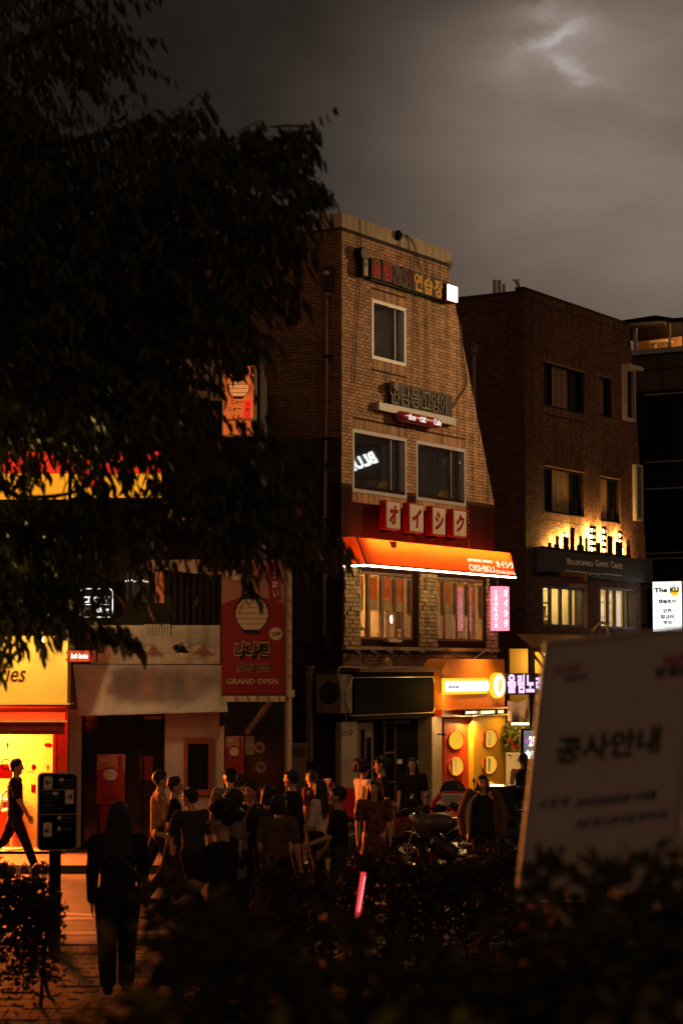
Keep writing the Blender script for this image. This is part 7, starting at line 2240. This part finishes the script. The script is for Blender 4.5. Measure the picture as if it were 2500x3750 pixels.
            for i in range(90):
                u, v_ = rnd.uniform(0, 2 * math.pi), rnd.uniform(-.6, 1)
                q_ = math.sqrt(1 - min(1, v_ * v_))
                p_ = Vector((.14 * q_ * math.cos(u), -.05 + .14 * q_ * math.sin(u), .06 + .125 * v_))
                if p_.y > .045 and p_.z < .07: continue
                m_.ell(H(*p_), .035 * k, .035 * k, .035 * k, 6, 5)
        elif hair == 'long':
            caps(m_, H(0, -.055, .02), U_(0, -.095, 1.27), (.10 * k, .055 * k), (.145 * k, .045 * k), (1, 0, 0))
            for s in (-1, 1):
                caps(m_, H(s * .072, -.02, .02), U_(s * .105, -.01, 1.32), (.03 * k, .05 * k), (.035 * k, .03 * k), (1, 0, 0))
            caps(m_, H(-.04, .05, .088), H(.04, .05, .088), .025 * k, .025 * k)
            for i in range(12):
                u_ = rnd.uniform(-1, 1)
                caps(m_, U_(.11 * u_, -.085 - .02 * (1 - abs(u_)), 1.38), U_(.15 * u_ + rnd.uniform(-.02, .02), -.11 + rnd.uniform(-.02, .02), 1.38 - rnd.uniform(.12, .30) * (1.1 - .4 * abs(u_))), .028 * k, .012 * k, q=6)
        elif hair == 'ponytail':
            caps(m_, H(0, -.10, .03), H(0, -.15, -.02), .035 * k, .04 * k)
            caps(m_, H(0, -.15, -.02), U_(0, -.15, 1.22), .042 * k, .022 * k)
            caps(m_, H(-.04, .05, .09), H(.04, .05, .09), .022 * k, .022 * k)
        elif hair == 'bob':
            for s in (-1, 1):
                caps(m_, H(s * .07, -.02, .03), H(s * .085, -.005, -.09), (.028 * k, .05 * k), (.03 * k, .045 * k), (1, 0, 0))
            caps(m_, H(0, -.07, .0), H(0, -.07, -.09), (.08 * k, .04 * k), (.085 * k, .035 * k), (1, 0, 0))
            caps(m_, H(-.05, .06, .085), H(.05, .06, .085), .022 * k, .022 * k)
        soft(m_, 'hair', hair_m, t, .010, 1)
    if bag:
        m_ = MB(); m_.ell(U_(.24, -.05, .95), .05, .13, .14, 10, 8); m_.build('shoulder_bag', bag, t, smooth=True)
        m_ = MB(); m_.tube([U_(.24, .02, 1.05), U_(.1, .14, 1.3), U_(-.12, .03, 1.46), U_(-.02, -.13, 1.3), U_(.22, -.12, 1.05)], .012, 6); m_.build('bag_strap', bag, t)
    # stand on the ground
    t.location.z = g - low
    return t
M['plaid'] = pm('plaid_shirt', (.50, .25, .12), .9, var=.75, scale=9)
M['print_dress'] = pm('patterned_dress', (.12, .045, .03), .9, var=.9, scale=14)
P1 = person(66, 2772, 1.74, -90, 'man walking past the cookie shop window in dark shirt and trousers, in profile', 'cloth_black', 'cloth_black', 'short', g=0, swing=24)
P2 = person(440, 2925, 1.70, 8, 'dark figure of a long haired woman walking away across the brick paving', 'cloth_black', 'cloth_black', 'long', g=.25, swing=22, sleeves='long', build=.98, arms=((-20, 22, 6), (14, 34, 6)), loose=1.2, lean=2, look=14, bag='cloth_brown')
P3 = person(590, 2815, 1.74, -78, 'man in an orange plaid shirt walking past the white shop wall', 'plaid', 'cloth_navy', 'short', g=0, swing=20, sleeves='long', arms=((18, 35), (10, 60)))
P4 = person(642, 2838, 1.70, -85, 'dark clothed man in profile just ahead of the plaid shirt', 'cloth_black', 'denim', 'short', g=0, swing=16, arms=((5, 70), (-12, 20)))
P5 = person(848, 2806, 1.72, 20, 'man in a grey T-shirt and dark cap seen from behind by the side entrance', 'cloth_grey', 'cloth_navy', 'cap', g=0, swing=14, look=35, lean=4, arms=((18, 50), (-10, 20)))
P6 = person(912, 2872, 1.60, 62, 'woman with her orange lit face turned sideways in the middle of the crowd', 'cloth_brown', 'cloth_black', 'long', g=0, swing=10, look=20)
P7 = person(922, 2858, 1.70, 150, 'person with short dark hair facing the camera behind the orange lit face', 'cloth_black', 'cloth_black', 'short', g=0, swing=5)
P8 = person(985, 2868, 1.70, 10, 'dark figure with a cream shoulder strap seen from behind in the crowd', 'cloth_navy', 'cloth_black', 'bob', g=0, swing=16, lean=5, look=30, bag='cloth_cream', arms=((25, 60), (-12, 20)))
P9 = person(820, 2935, 1.78, 78, 'curly haired man in a black lettered T-shirt, profile towards the cookie shop', 'cloth_black', 'cloth_black', 'curly', g=.25, swing=12, arms=((22, 25), (30, 40)), build=1.25)
P10 = person(1085, 2812, 1.76, 75, 'tall man in black facing sideways by the pale pipe post', 'cloth_black', 'cloth_black', 'short', g=0, swing=8, arms=((5, 15), (20, 75)), lean=5, look=-12)
P11 = person(1172, 2848, 1.62, 66, 'long haired woman in a loose cream shirt beside the tall man in black', 'cloth_cream', 'cloth_black', 'long', g=0, swing=8, sleeves='long', arms=((8, 40), (18, 40)))
P12 = person(1142, 2822, 1.55, 60, 'person in a red top half hidden behind the cream shirt', 'red_dark', 'cloth_black', 'short', g=0, swing=6, Y=31.6)
P13 = person(1328, 2782, 1.66, -62, 'person in a white knitted top with tied back curly hair sitting before the black shop', 'cloth_white', 'cloth_cream', 'afro', g=.40, seated=True, Y=32.5, arms=((30, 45), (24, 50)))
P14 = person(1396, 2788, 1.72, 100, 'dark haired man in black leaning close to the person in white', 'cloth_black', 'cloth_black', 'curly', g=0, swing=10, Y=32.0)
P14.scale = (1, 1, 1)
P15 = person(1368, 2852, 1.60, 178, 'woman in a patterned dress facing the camera between the couple and the bikes', 'print_dress', 'print_dress', 'long', g=0, swing=6, skirt=True)
P16 = person(1508, 2848, 1.62, 165, 'dim figure of a woman with long hair in front of the black doorway', 'cloth_black', 'cloth_black', 'long', g=0, swing=6, Y=34.5)
P17 = person(1762, 2832, 1.62, 182, 'woman in a black strap top and open cardigan facing the camera by the yellow door', 'cloth_black', 'cloth_black', 'bob', g=0, swing=10, sleeves=False)
P18 = person(1912, 2786, 1.64, 12, 'woman with a long ponytail and bare shoulders seen from behind by the 2F sign', 'cloth_black', 'cloth_black', 'ponytail', g=0, swing=5, sleeves=False, Y=36.0, hair_m='hair_brown')
P19 = person(715, 2876, 1.68, 40, 'dark clothed person behind the curly haired man, looking towards the blackboard', 'cloth_navy', 'cloth_black', 'short', g=0, swing=18, look=25, lean=7, arms=((24, 70), (-14, 18)))
P20 = person(1018, 2900, 1.66, -30, 'person with bobbed hair in brown standing close before the tall man in black', 'cloth_brown', 'cloth_black', 'bob', g=0, swing=8, look=-20, lean=3)
P21 = person(1240, 2872, 1.70, 85, 'dark short haired person half turned beside the scooter windscreen', 'cloth_black', 'denim', 'short', g=0, swing=12, arms=((20, 50), (10, 30)))
P22 = person(880, 2892, 1.64, 100, 'young person in a grey top leaning in beside the orange lit face', 'cloth_grey', 'cloth_black', 'curly', g=0, swing=8, lean=7, look=-15)
# lettering on the curly haired man's shirt
fr_ = Frame((0, -.158, 0), (1, 0, 0))
m_ = MB(); text(m_, 'ABITE', fr_, -.13, .13, 1.20, 1.27, -.004, .004, .02); m_.build('shirt_lettering', 'cloth_grey', P9)
# open cardigan on the woman by the yellow door
m_ = MB()
for s in (-1, 1):
    caps(m_, (s * .18, -.02, 1.36), (s * .30, -.02, 1.05), .075, .075)
    caps(m_, (s * .30, -.02, 1.05), (s * .27, .05, .82), .07, .06)
    caps(m_, (s * .15, -.06, 1.33), (s * .19, -.05, .80), (.07, .09), (.08, .10), (1, 0, 0))
soft(m_, 'cardigan', 'cloth_brown', P17)
dg = bpy.context.evaluated_depsgraph_get()
for o in BAKE:
    me = bpy.data.meshes.new_from_object(o.evaluated_get(dg))
    o.modifiers.clear()
    old = o.data
    o.data = me
    me.name = o.name.split('.')[0]
    bpy.data.meshes.remove(old)
# stool under the seated person
c = P13.location
t = thing('stool', (c.x, c.y, 0), 'dark wooden stool under the person in white', 'stool')
m_ = MB(); m_.box(Frame((c.x, c.y, 0), (1, 0, 0)), -.2, .2, .60, .68, -.2, .2); m_.build('seat', 'wood', t)
for sx in (-.17, .17):
    for so in (-.17, .17):
        m_ = MB(); m_.box(Frame((c.x, c.y, 0), (1, 0, 0)), sx - .02, sx + .02, 0, .599, so - .02, so + .02); m_.build('leg', 'wood', t)

# ------------------------------------------------------------------ tree on the left, drooping leaves
def inside(p, poly):
    x, y = p
    c = False
    n_ = len(poly)
    for i in range(n_):
        (x0, y0), (x1, y1) = poly[i], poly[(i + 1) % n_]
        if (y0 > y) != (y1 > y) and x < (x1 - x0) * (y - y0) / (y1 - y0) + x0: c = not c
    return c
CROWN = [(-260, 300), (60, 320), (150, 420), (200, 560), (290, 470), (330, 560), (420, 470), (470, 430), (560, 440), (610, 395), (660, 440), (720, 500), (800, 520), (870, 460), (960, 470), (1000, 500), (1000, 540), (990, 640), (1010, 720), (960, 800), (940, 860), (910, 920), (890, 1000), (880, 1070), (830, 1120), (770, 1170), (720, 1220), (660, 1260), (600, 1300), (560, 1480), (560, 1660), (300, 1690), (-260, 1690)]
MID = [(-260, 1850), (150, 1830), (330, 1850), (560, 1790), (650, 1700), (800, 1640), (840, 1560), (925, 1560), (945, 1700), (880, 1800), (960, 1880), (1040, 1950), (980, 1990), (900, 1960), (780, 1940), (640, 1910), (520, 1890), (480, 1910), (390, 1910), (290, 1920), (190, 1990), (-260, 2070)]
LOWER = [(-260, 2110), (130, 2110), (190, 2150), (230, 2190), (240, 2205), (225, 2215), (200, 2210), (150, 2215), (60, 2220), (-260, 2230)]
TOPL = [(-260, -60), (420, -40), (330, 60), (400, 120), (330, 200), (230, 230), (150, 290), (-260, 310)]
BAND = [(-260, 1640), (420, 1650), (600, 1680), (620, 1740), (400, 1790), (150, 1770), (-260, 1800)]
def sprig(mb, base, d, n_, r, L=.125, W_=.036, single=None, tw=None):
    """one twig with alternating hanging leaves"""
    d = d.normalized()
    step = .052
    p = Vector(base)
    pts = [p.copy()]
    for i in range(n_):
        d = (d + Vector((r.uniform(-.1, .1), r.uniform(-.1, .1), r.uniform(-.14, .04)))).normalized()
        p = p + d * step
        pts.append(p.copy())
        side = d.cross(Vector((0, 0, 1)))
        side = side.normalized() if side.length > .05 else Vector((1, 0, 0))
        ld = d * .45 + side * (.55 if i % 2 else -.55) + Vector((0, 0, -r.uniform(.7, 1.5)))
        tgt = mb
        if single is not None and len(single) < 300:
            tgt = MB()
            single.append(tgt)
        one_leaf(tgt, p, ld, L * r.uniform(.7, 1.2), W_ * r.uniform(.8, 1.2), r)
    if tw is not None: tw.tube(pts, [.004] * (len(pts) - 1) + [.002], 4)
trunk = Vector((-4.6, 14.0, .25))
tr = thing('street_tree', trunk, 'large dark tree with long drooping leaves filling the upper side of the view', 'tree')
m_ = MB(); m_.tube([trunk, trunk + Vector((.1, 0, 1.5)), trunk + Vector((.25, .1, 3.0)), trunk + Vector((.2, .1, 4.6)), trunk + Vector((.5, .0, 6.4)), trunk + Vector((.8, 0, 8.4))], [.30, .24, .21, .17, .11, .05], 12); tk = m_.build('trunk', 'bark', tr, smooth=True)
rt = random.Random(3)
FOL, SING, TW = MB(), [], MB()
LIMBS = []
def limb(pts, r0):
    q_ = []
    P_ = [Vector(p) for p in pts]
    for i in range(len(P_) - 1):
        p0, p1, p2, p3 = P_[max(i - 1, 0)], P_[i], P_[i + 1], P_[min(i + 2, len(P_) - 1)]
        for k in range(4):
            t_ = k / 4
            q_.append(.5 * ((2 * p1) + (p2 - p0) * t_ + (2 * p0 - 5 * p1 + 4 * p2 - p3) * t_ ** 2 + (3 * p1 - p0 - 3 * p2 + p3) * t_ ** 3))
    q_.append(P_[-1])
    n_ = len(q_)
    mm = MB(); mm.tube(q_, [r0 * (1 - .85 * i / (n_ - 1)) for i in range(n_)], 7)
    mm.build('limb', 'bark', tr, smooth=True)
limb([trunk + Vector((.2, .1, 4.4)), at(-200, 1000, 13.8), at(200, 900, 13.5), at(600, 760, 13.2), at(900, 560, 13), at(1150, 478, 12.8)], .09)
limb([trunk + Vector((.25, .1, 3.3)), at(-150, 1350, 13.6), at(300, 1200, 13.2), at(700, 1000, 13), at(1050, 780, 12.8), at(1200, 700, 12.7)], .08)
limb([trunk + Vector((.25, .1, 3.0)), at(-200, 1790, 13.6), at(80, 1822, 13), at(280, 1800, 13), at(360, 1730, 13)], .03)
limb([trunk + Vector((.22, .1, 2.7)), at(-150, 2000, 13.4), at(300, 1950, 13), at(700, 1930, 12.8), at(1000, 1930, 12.6), at(1160, 1960, 12.5)], .05)
limb([trunk + Vector((.2, .1, 2.4)), at(-150, 2180, 13.2), at(150, 2230, 12.9), at(420, 2285, 12.7)], .03)
limb([trunk + Vector((.5, 0, 6.0)), at(-100, 250, 13.6), at(150, 120, 13.2), at(330, 50, 13)], .06)
limb([trunk + Vector((.2, .1, 4.0)), at(-150, 1500, 13.6), at(350, 1480, 13.2), at(620, 1500, 13), at(850, 1620, 12.8)], .05)
limb([trunk + Vector((.3, .1, 5.2)), at(-100, 600, 13.7), at(250, 520, 13.3), at(500, 460, 13)], .06)
def fill(poly, n_, y0, y1, size=(7, 12)):
    xs = [p[0] for p in poly]; ys = [p[1] for p in poly]
    k = 0
    while k < n_:
        x, y = rt.uniform(min(xs), max(xs)), rt.uniform(min(ys), max(ys))
        if not inside((x, y), poly): continue
        if inside((x, y), BAND) and rt.random() < .97: continue
        base = at(x, y, rt.uniform(y0, y1))
        sprig(FOL, base, Vector((rt.uniform(-.2, 1), rt.uniform(-.7, .7), rt.uniform(-.5, .35))), rt.randint(*size), rt)
        k += 1
fill(CROWN, 1500, 12.3, 15.6)
fill(MID, 430, 12.2, 15.2)
fill(LOWER, 100, 12.2, 14.6)
fill(TOPL, 130, 12.6, 15)
# outer sprays that show leaf by leaf against the sky and the bricks
EDGE = [(1010, 490, 1, .12), (1040, 500, 1, .05), (1020, 640, 1, -.1), (1050, 660, 1, -.2), (1030, 720, 1, -.45), (990, 830, 1, -.4), (1120, 1975, 1, -.1), (1130, 1990, 1, -.3), (1000, 505, .9, .15), (1000, 478, 1, .12), (960, 560, 1, -.1), (970, 640, 1, -.1), (1020, 640, 1, -.25), (1050, 690, 1, -.3), (990, 720, 1, -.4), (950, 800, 1, -.4), (980, 880, .9, -.5), (960, 960, 1, -.5), (1000, 1010, .9, -.5), (920, 1060, .9, -.5), (840, 1150, .9, -.6),
        (560, 470, .7, .5), (620, 440, .6, .6), (480, 480, .4, .5), (720, 540, .9, .3), (820, 530, .8, .4), (880, 500, .9, .4), (290, 520, .6, .4), (400, 520, .5, .6), (1000, 1930, 1, -.1), (1060, 1970, 1, -.2), (1100, 1990, 1, -.3), (960, 2010, 1, -.3), (330, 2292, 1, .0), (345, 2300, 1, -.05), (270, 2285, 1, -.1), (110, 2225, .8, -.2), (90, 2230, .6, -.2),
        (820, 1560, .9, .1), (850, 1590, .9, -.2), (880, 1640, .8, -.4), (740, 1940, .8, -.4), (640, 1900, .7, -.4), (560, 1870, .8, -.4), (330, 60, .8, -.2), (360, 140, .8, -.4), (260, 220, .7, -.5)]
for (x, y, dx, dz) in EDGE:
    for q_ in range(2):
        sprig(FOL, at(x + rt.uniform(-25, 25), y + rt.uniform(-25, 25), rt.uniform(12.2, 13.2)), Vector((dx, rt.uniform(-.3, .3), dz + rt.uniform(-.15, .15))), rt.randint(4, 6), rt, .15, .048, single=SING, tw=TW)
FOL.build('foliage', 'leaf', tr, kind='stuff')
TW.build('twigs', 'bark', tr, kind='stuff')
for q_ in SING:
    q_.build('leaf', 'leaf', tr)

# ------------------------------------------------------------------ hedges
def hedge(name, label, boxes, n_, L, W_, seed, mat='leaf_hedge', stems=True):
    """clipped but uneven shrub: leaves through the whole volume, twigs inside"""
    r_ = random.Random(seed)
    lo = [min(b[i] for b in boxes) for i in (0, 2)]
    cx = sum((b[0] + b[1]) / 2 for b in boxes) / len(boxes)
    cy_ = sum((b[2] + b[3]) / 2 for b in boxes) / len(boxes)
    t = thing(name, (cx, cy_, boxes[0][4]), label, 'hedge')
    m_ = MB()
    vol = [(b[1] - b[0]) * (b[3] - b[2] + .3) * (b[5] - b[4] + .3) for b in boxes]
    for _ in range(n_):
        b = r_.choices(boxes, vol)[0]
        x, y = r_.uniform(b[0], b[1]), r_.uniform(b[2], b[3])
        top_ = b[5] + .09 * math.sin(x * 5.1 + b[5] * 9) + .06 * math.sin(x * 13 + y * 4)
        z = b[4] + (top_ - b[4]) * r_.random() ** .45
        if r_.random() < .25: y = b[2] + r_.random() * .08
        one_leaf(m_, Vector((x, y, z)), Vector((r_.uniform(-1, 1), r_.uniform(-1, .5), r_.uniform(-.5, 1))), L * r_.uniform(.7, 1.3), W_ * r_.uniform(.8, 1.2), r_)
    m_.build('foliage', mat, t)
    for i, b in enumerate(boxes):
        for k in range(max(2, int((b[1] - b[0]) * 3))):
            x, y = r_.uniform(b[0], b[1]), r_.uniform(b[2], b[3])
            q_ = MB(); q_.tube([(x, y, b[4] - .05), (x + r_.uniform(-.1, .1), y, b[4] + (b[5] - b[4]) * .5), (x + r_.uniform(-.2, .2), y + r_.uniform(-.1, .1), b[5] - .05)], [.02, .014, .006], 5); q_.build('stem', 'bark', t)
    return t
def zpx(py, Y): return CAM_Z - (py - 2450) / 7500 * Y
def xpx(px, Y): return (px - 1250) / 7500 * Y
hedge('hedge', 'dark shrub in the lower corner beneath the wayfinding sign', [(xpx(-250, 17.8), xpx(150, 17.8), 17.5, 18.5, .25, zpx(3175, 17.8)), (xpx(120, 17.8), xpx(225, 17.8), 17.5, 18.4, .25, zpx(3260, 17.8))], 5200, .06, .03, 21)
hedge('hedge', 'added dark low hedge in place of the unlit street before crowd and motorbikes', [(xpx(960, 18), xpx(1240, 18), 17.6, 18.6, .25, zpx(3190, 18)), (xpx(1240, 18), xpx(1400, 18), 18.3, 18.9, .25, zpx(3180, 18)), (xpx(1400, 18), xpx(1960, 18), 17.6, 18.6, .25, zpx(3140, 18)), (xpx(650, 17), xpx(980, 17), 16.6, 17.4, .25, zpx(3330, 17))], 9500, .07, .034, 22)  # hedge added to stand in for the dark, unlit street
hedge('hedge', 'blurred foreground hedge along the bottom of the view', [(xpx(520, 4.6), xpx(1200, 4.6), 4.4, 5.2, 1.45, zpx(3470, 4.6)), (xpx(1150, 4.4), xpx(2000, 4.4), 4.2, 5.2, 1.45, zpx(3450, 4.4)), (xpx(1850, 4.4), xpx(2650, 4.4), 4.2, 5.4, 1.45, zpx(3400, 4.4)), (xpx(-100, 4.8), xpx(560, 4.8), 4.6, 5.2, 1.45, zpx(3680, 4.8))], 5200, .062, .03, 23)
hedge('hedge', 'sparse blurred sprigs closest to the lens, lowest of all', [(xpx(250, 3.2), xpx(2400, 3.2), 3.0, 3.4, 1.45, zpx(3640, 3.2))], 420, .055, .026, 24, mat='lit_tone_leaf')
# small low kerbside railing by the shrub
t = thing('bicycle_rack', ground_at(150, 29, 0), 'low metal hoop rack on the road edge below the cookie shop', 'rack')
for i in range(4):
    x = ground_at(40 + i * 45, 29).x
    m_ = MB(); m_.tube([(x, 29, 0), (x, 29, .32), (x + .06, 29, .38), (x + .14, 29, .32), (x + .14, 29, 0)], .014, 6); m_.build('hoop', 'chrome', t)
m_ = MB(); m_.tube([(ground_at(30, 29).x, 29.02, .04), (ground_at(215, 29).x, 29.02, .04)], .015, 6); m_.build('rail', 'chrome', t)
# lamp added just outside the frame to light the lowest leaves
lp_ = Vector((-5.6, 18.2, 0))
t = thing('leaf_fill_lamp', lp_, 'added low amber fill lamp beside the tree, out of view', 'street lamp')
m_ = MB(); m_.tube([lp_, lp_ + Vector((0, 0, 3.1))], .05, 8); m_.build('pole', 'steel', t)
m_ = MB(); m_.tube([lp_ + Vector((0, 0, 3.38)), lp_ + Vector((0, 0, 3.46))], [.2, .06], 12); m_.build('hood', 'black_metal', t)
m_ = MB(); m_.ell(lp_ + Vector((0, 0, 3.25)), .09, .09, .12, 12, 8); m_.build('bulb', 'e_warm', t, smooth=True)
light('SPOT', 'leaf_fill_light', lp_ + Vector((.2, -.1, 3.2)), (1, .62, .16), 2400, t, aim=(-2.2, 13.2, 3.75), spot_size=.42, spot_blend=1.0, shadow_soft_size=.1)
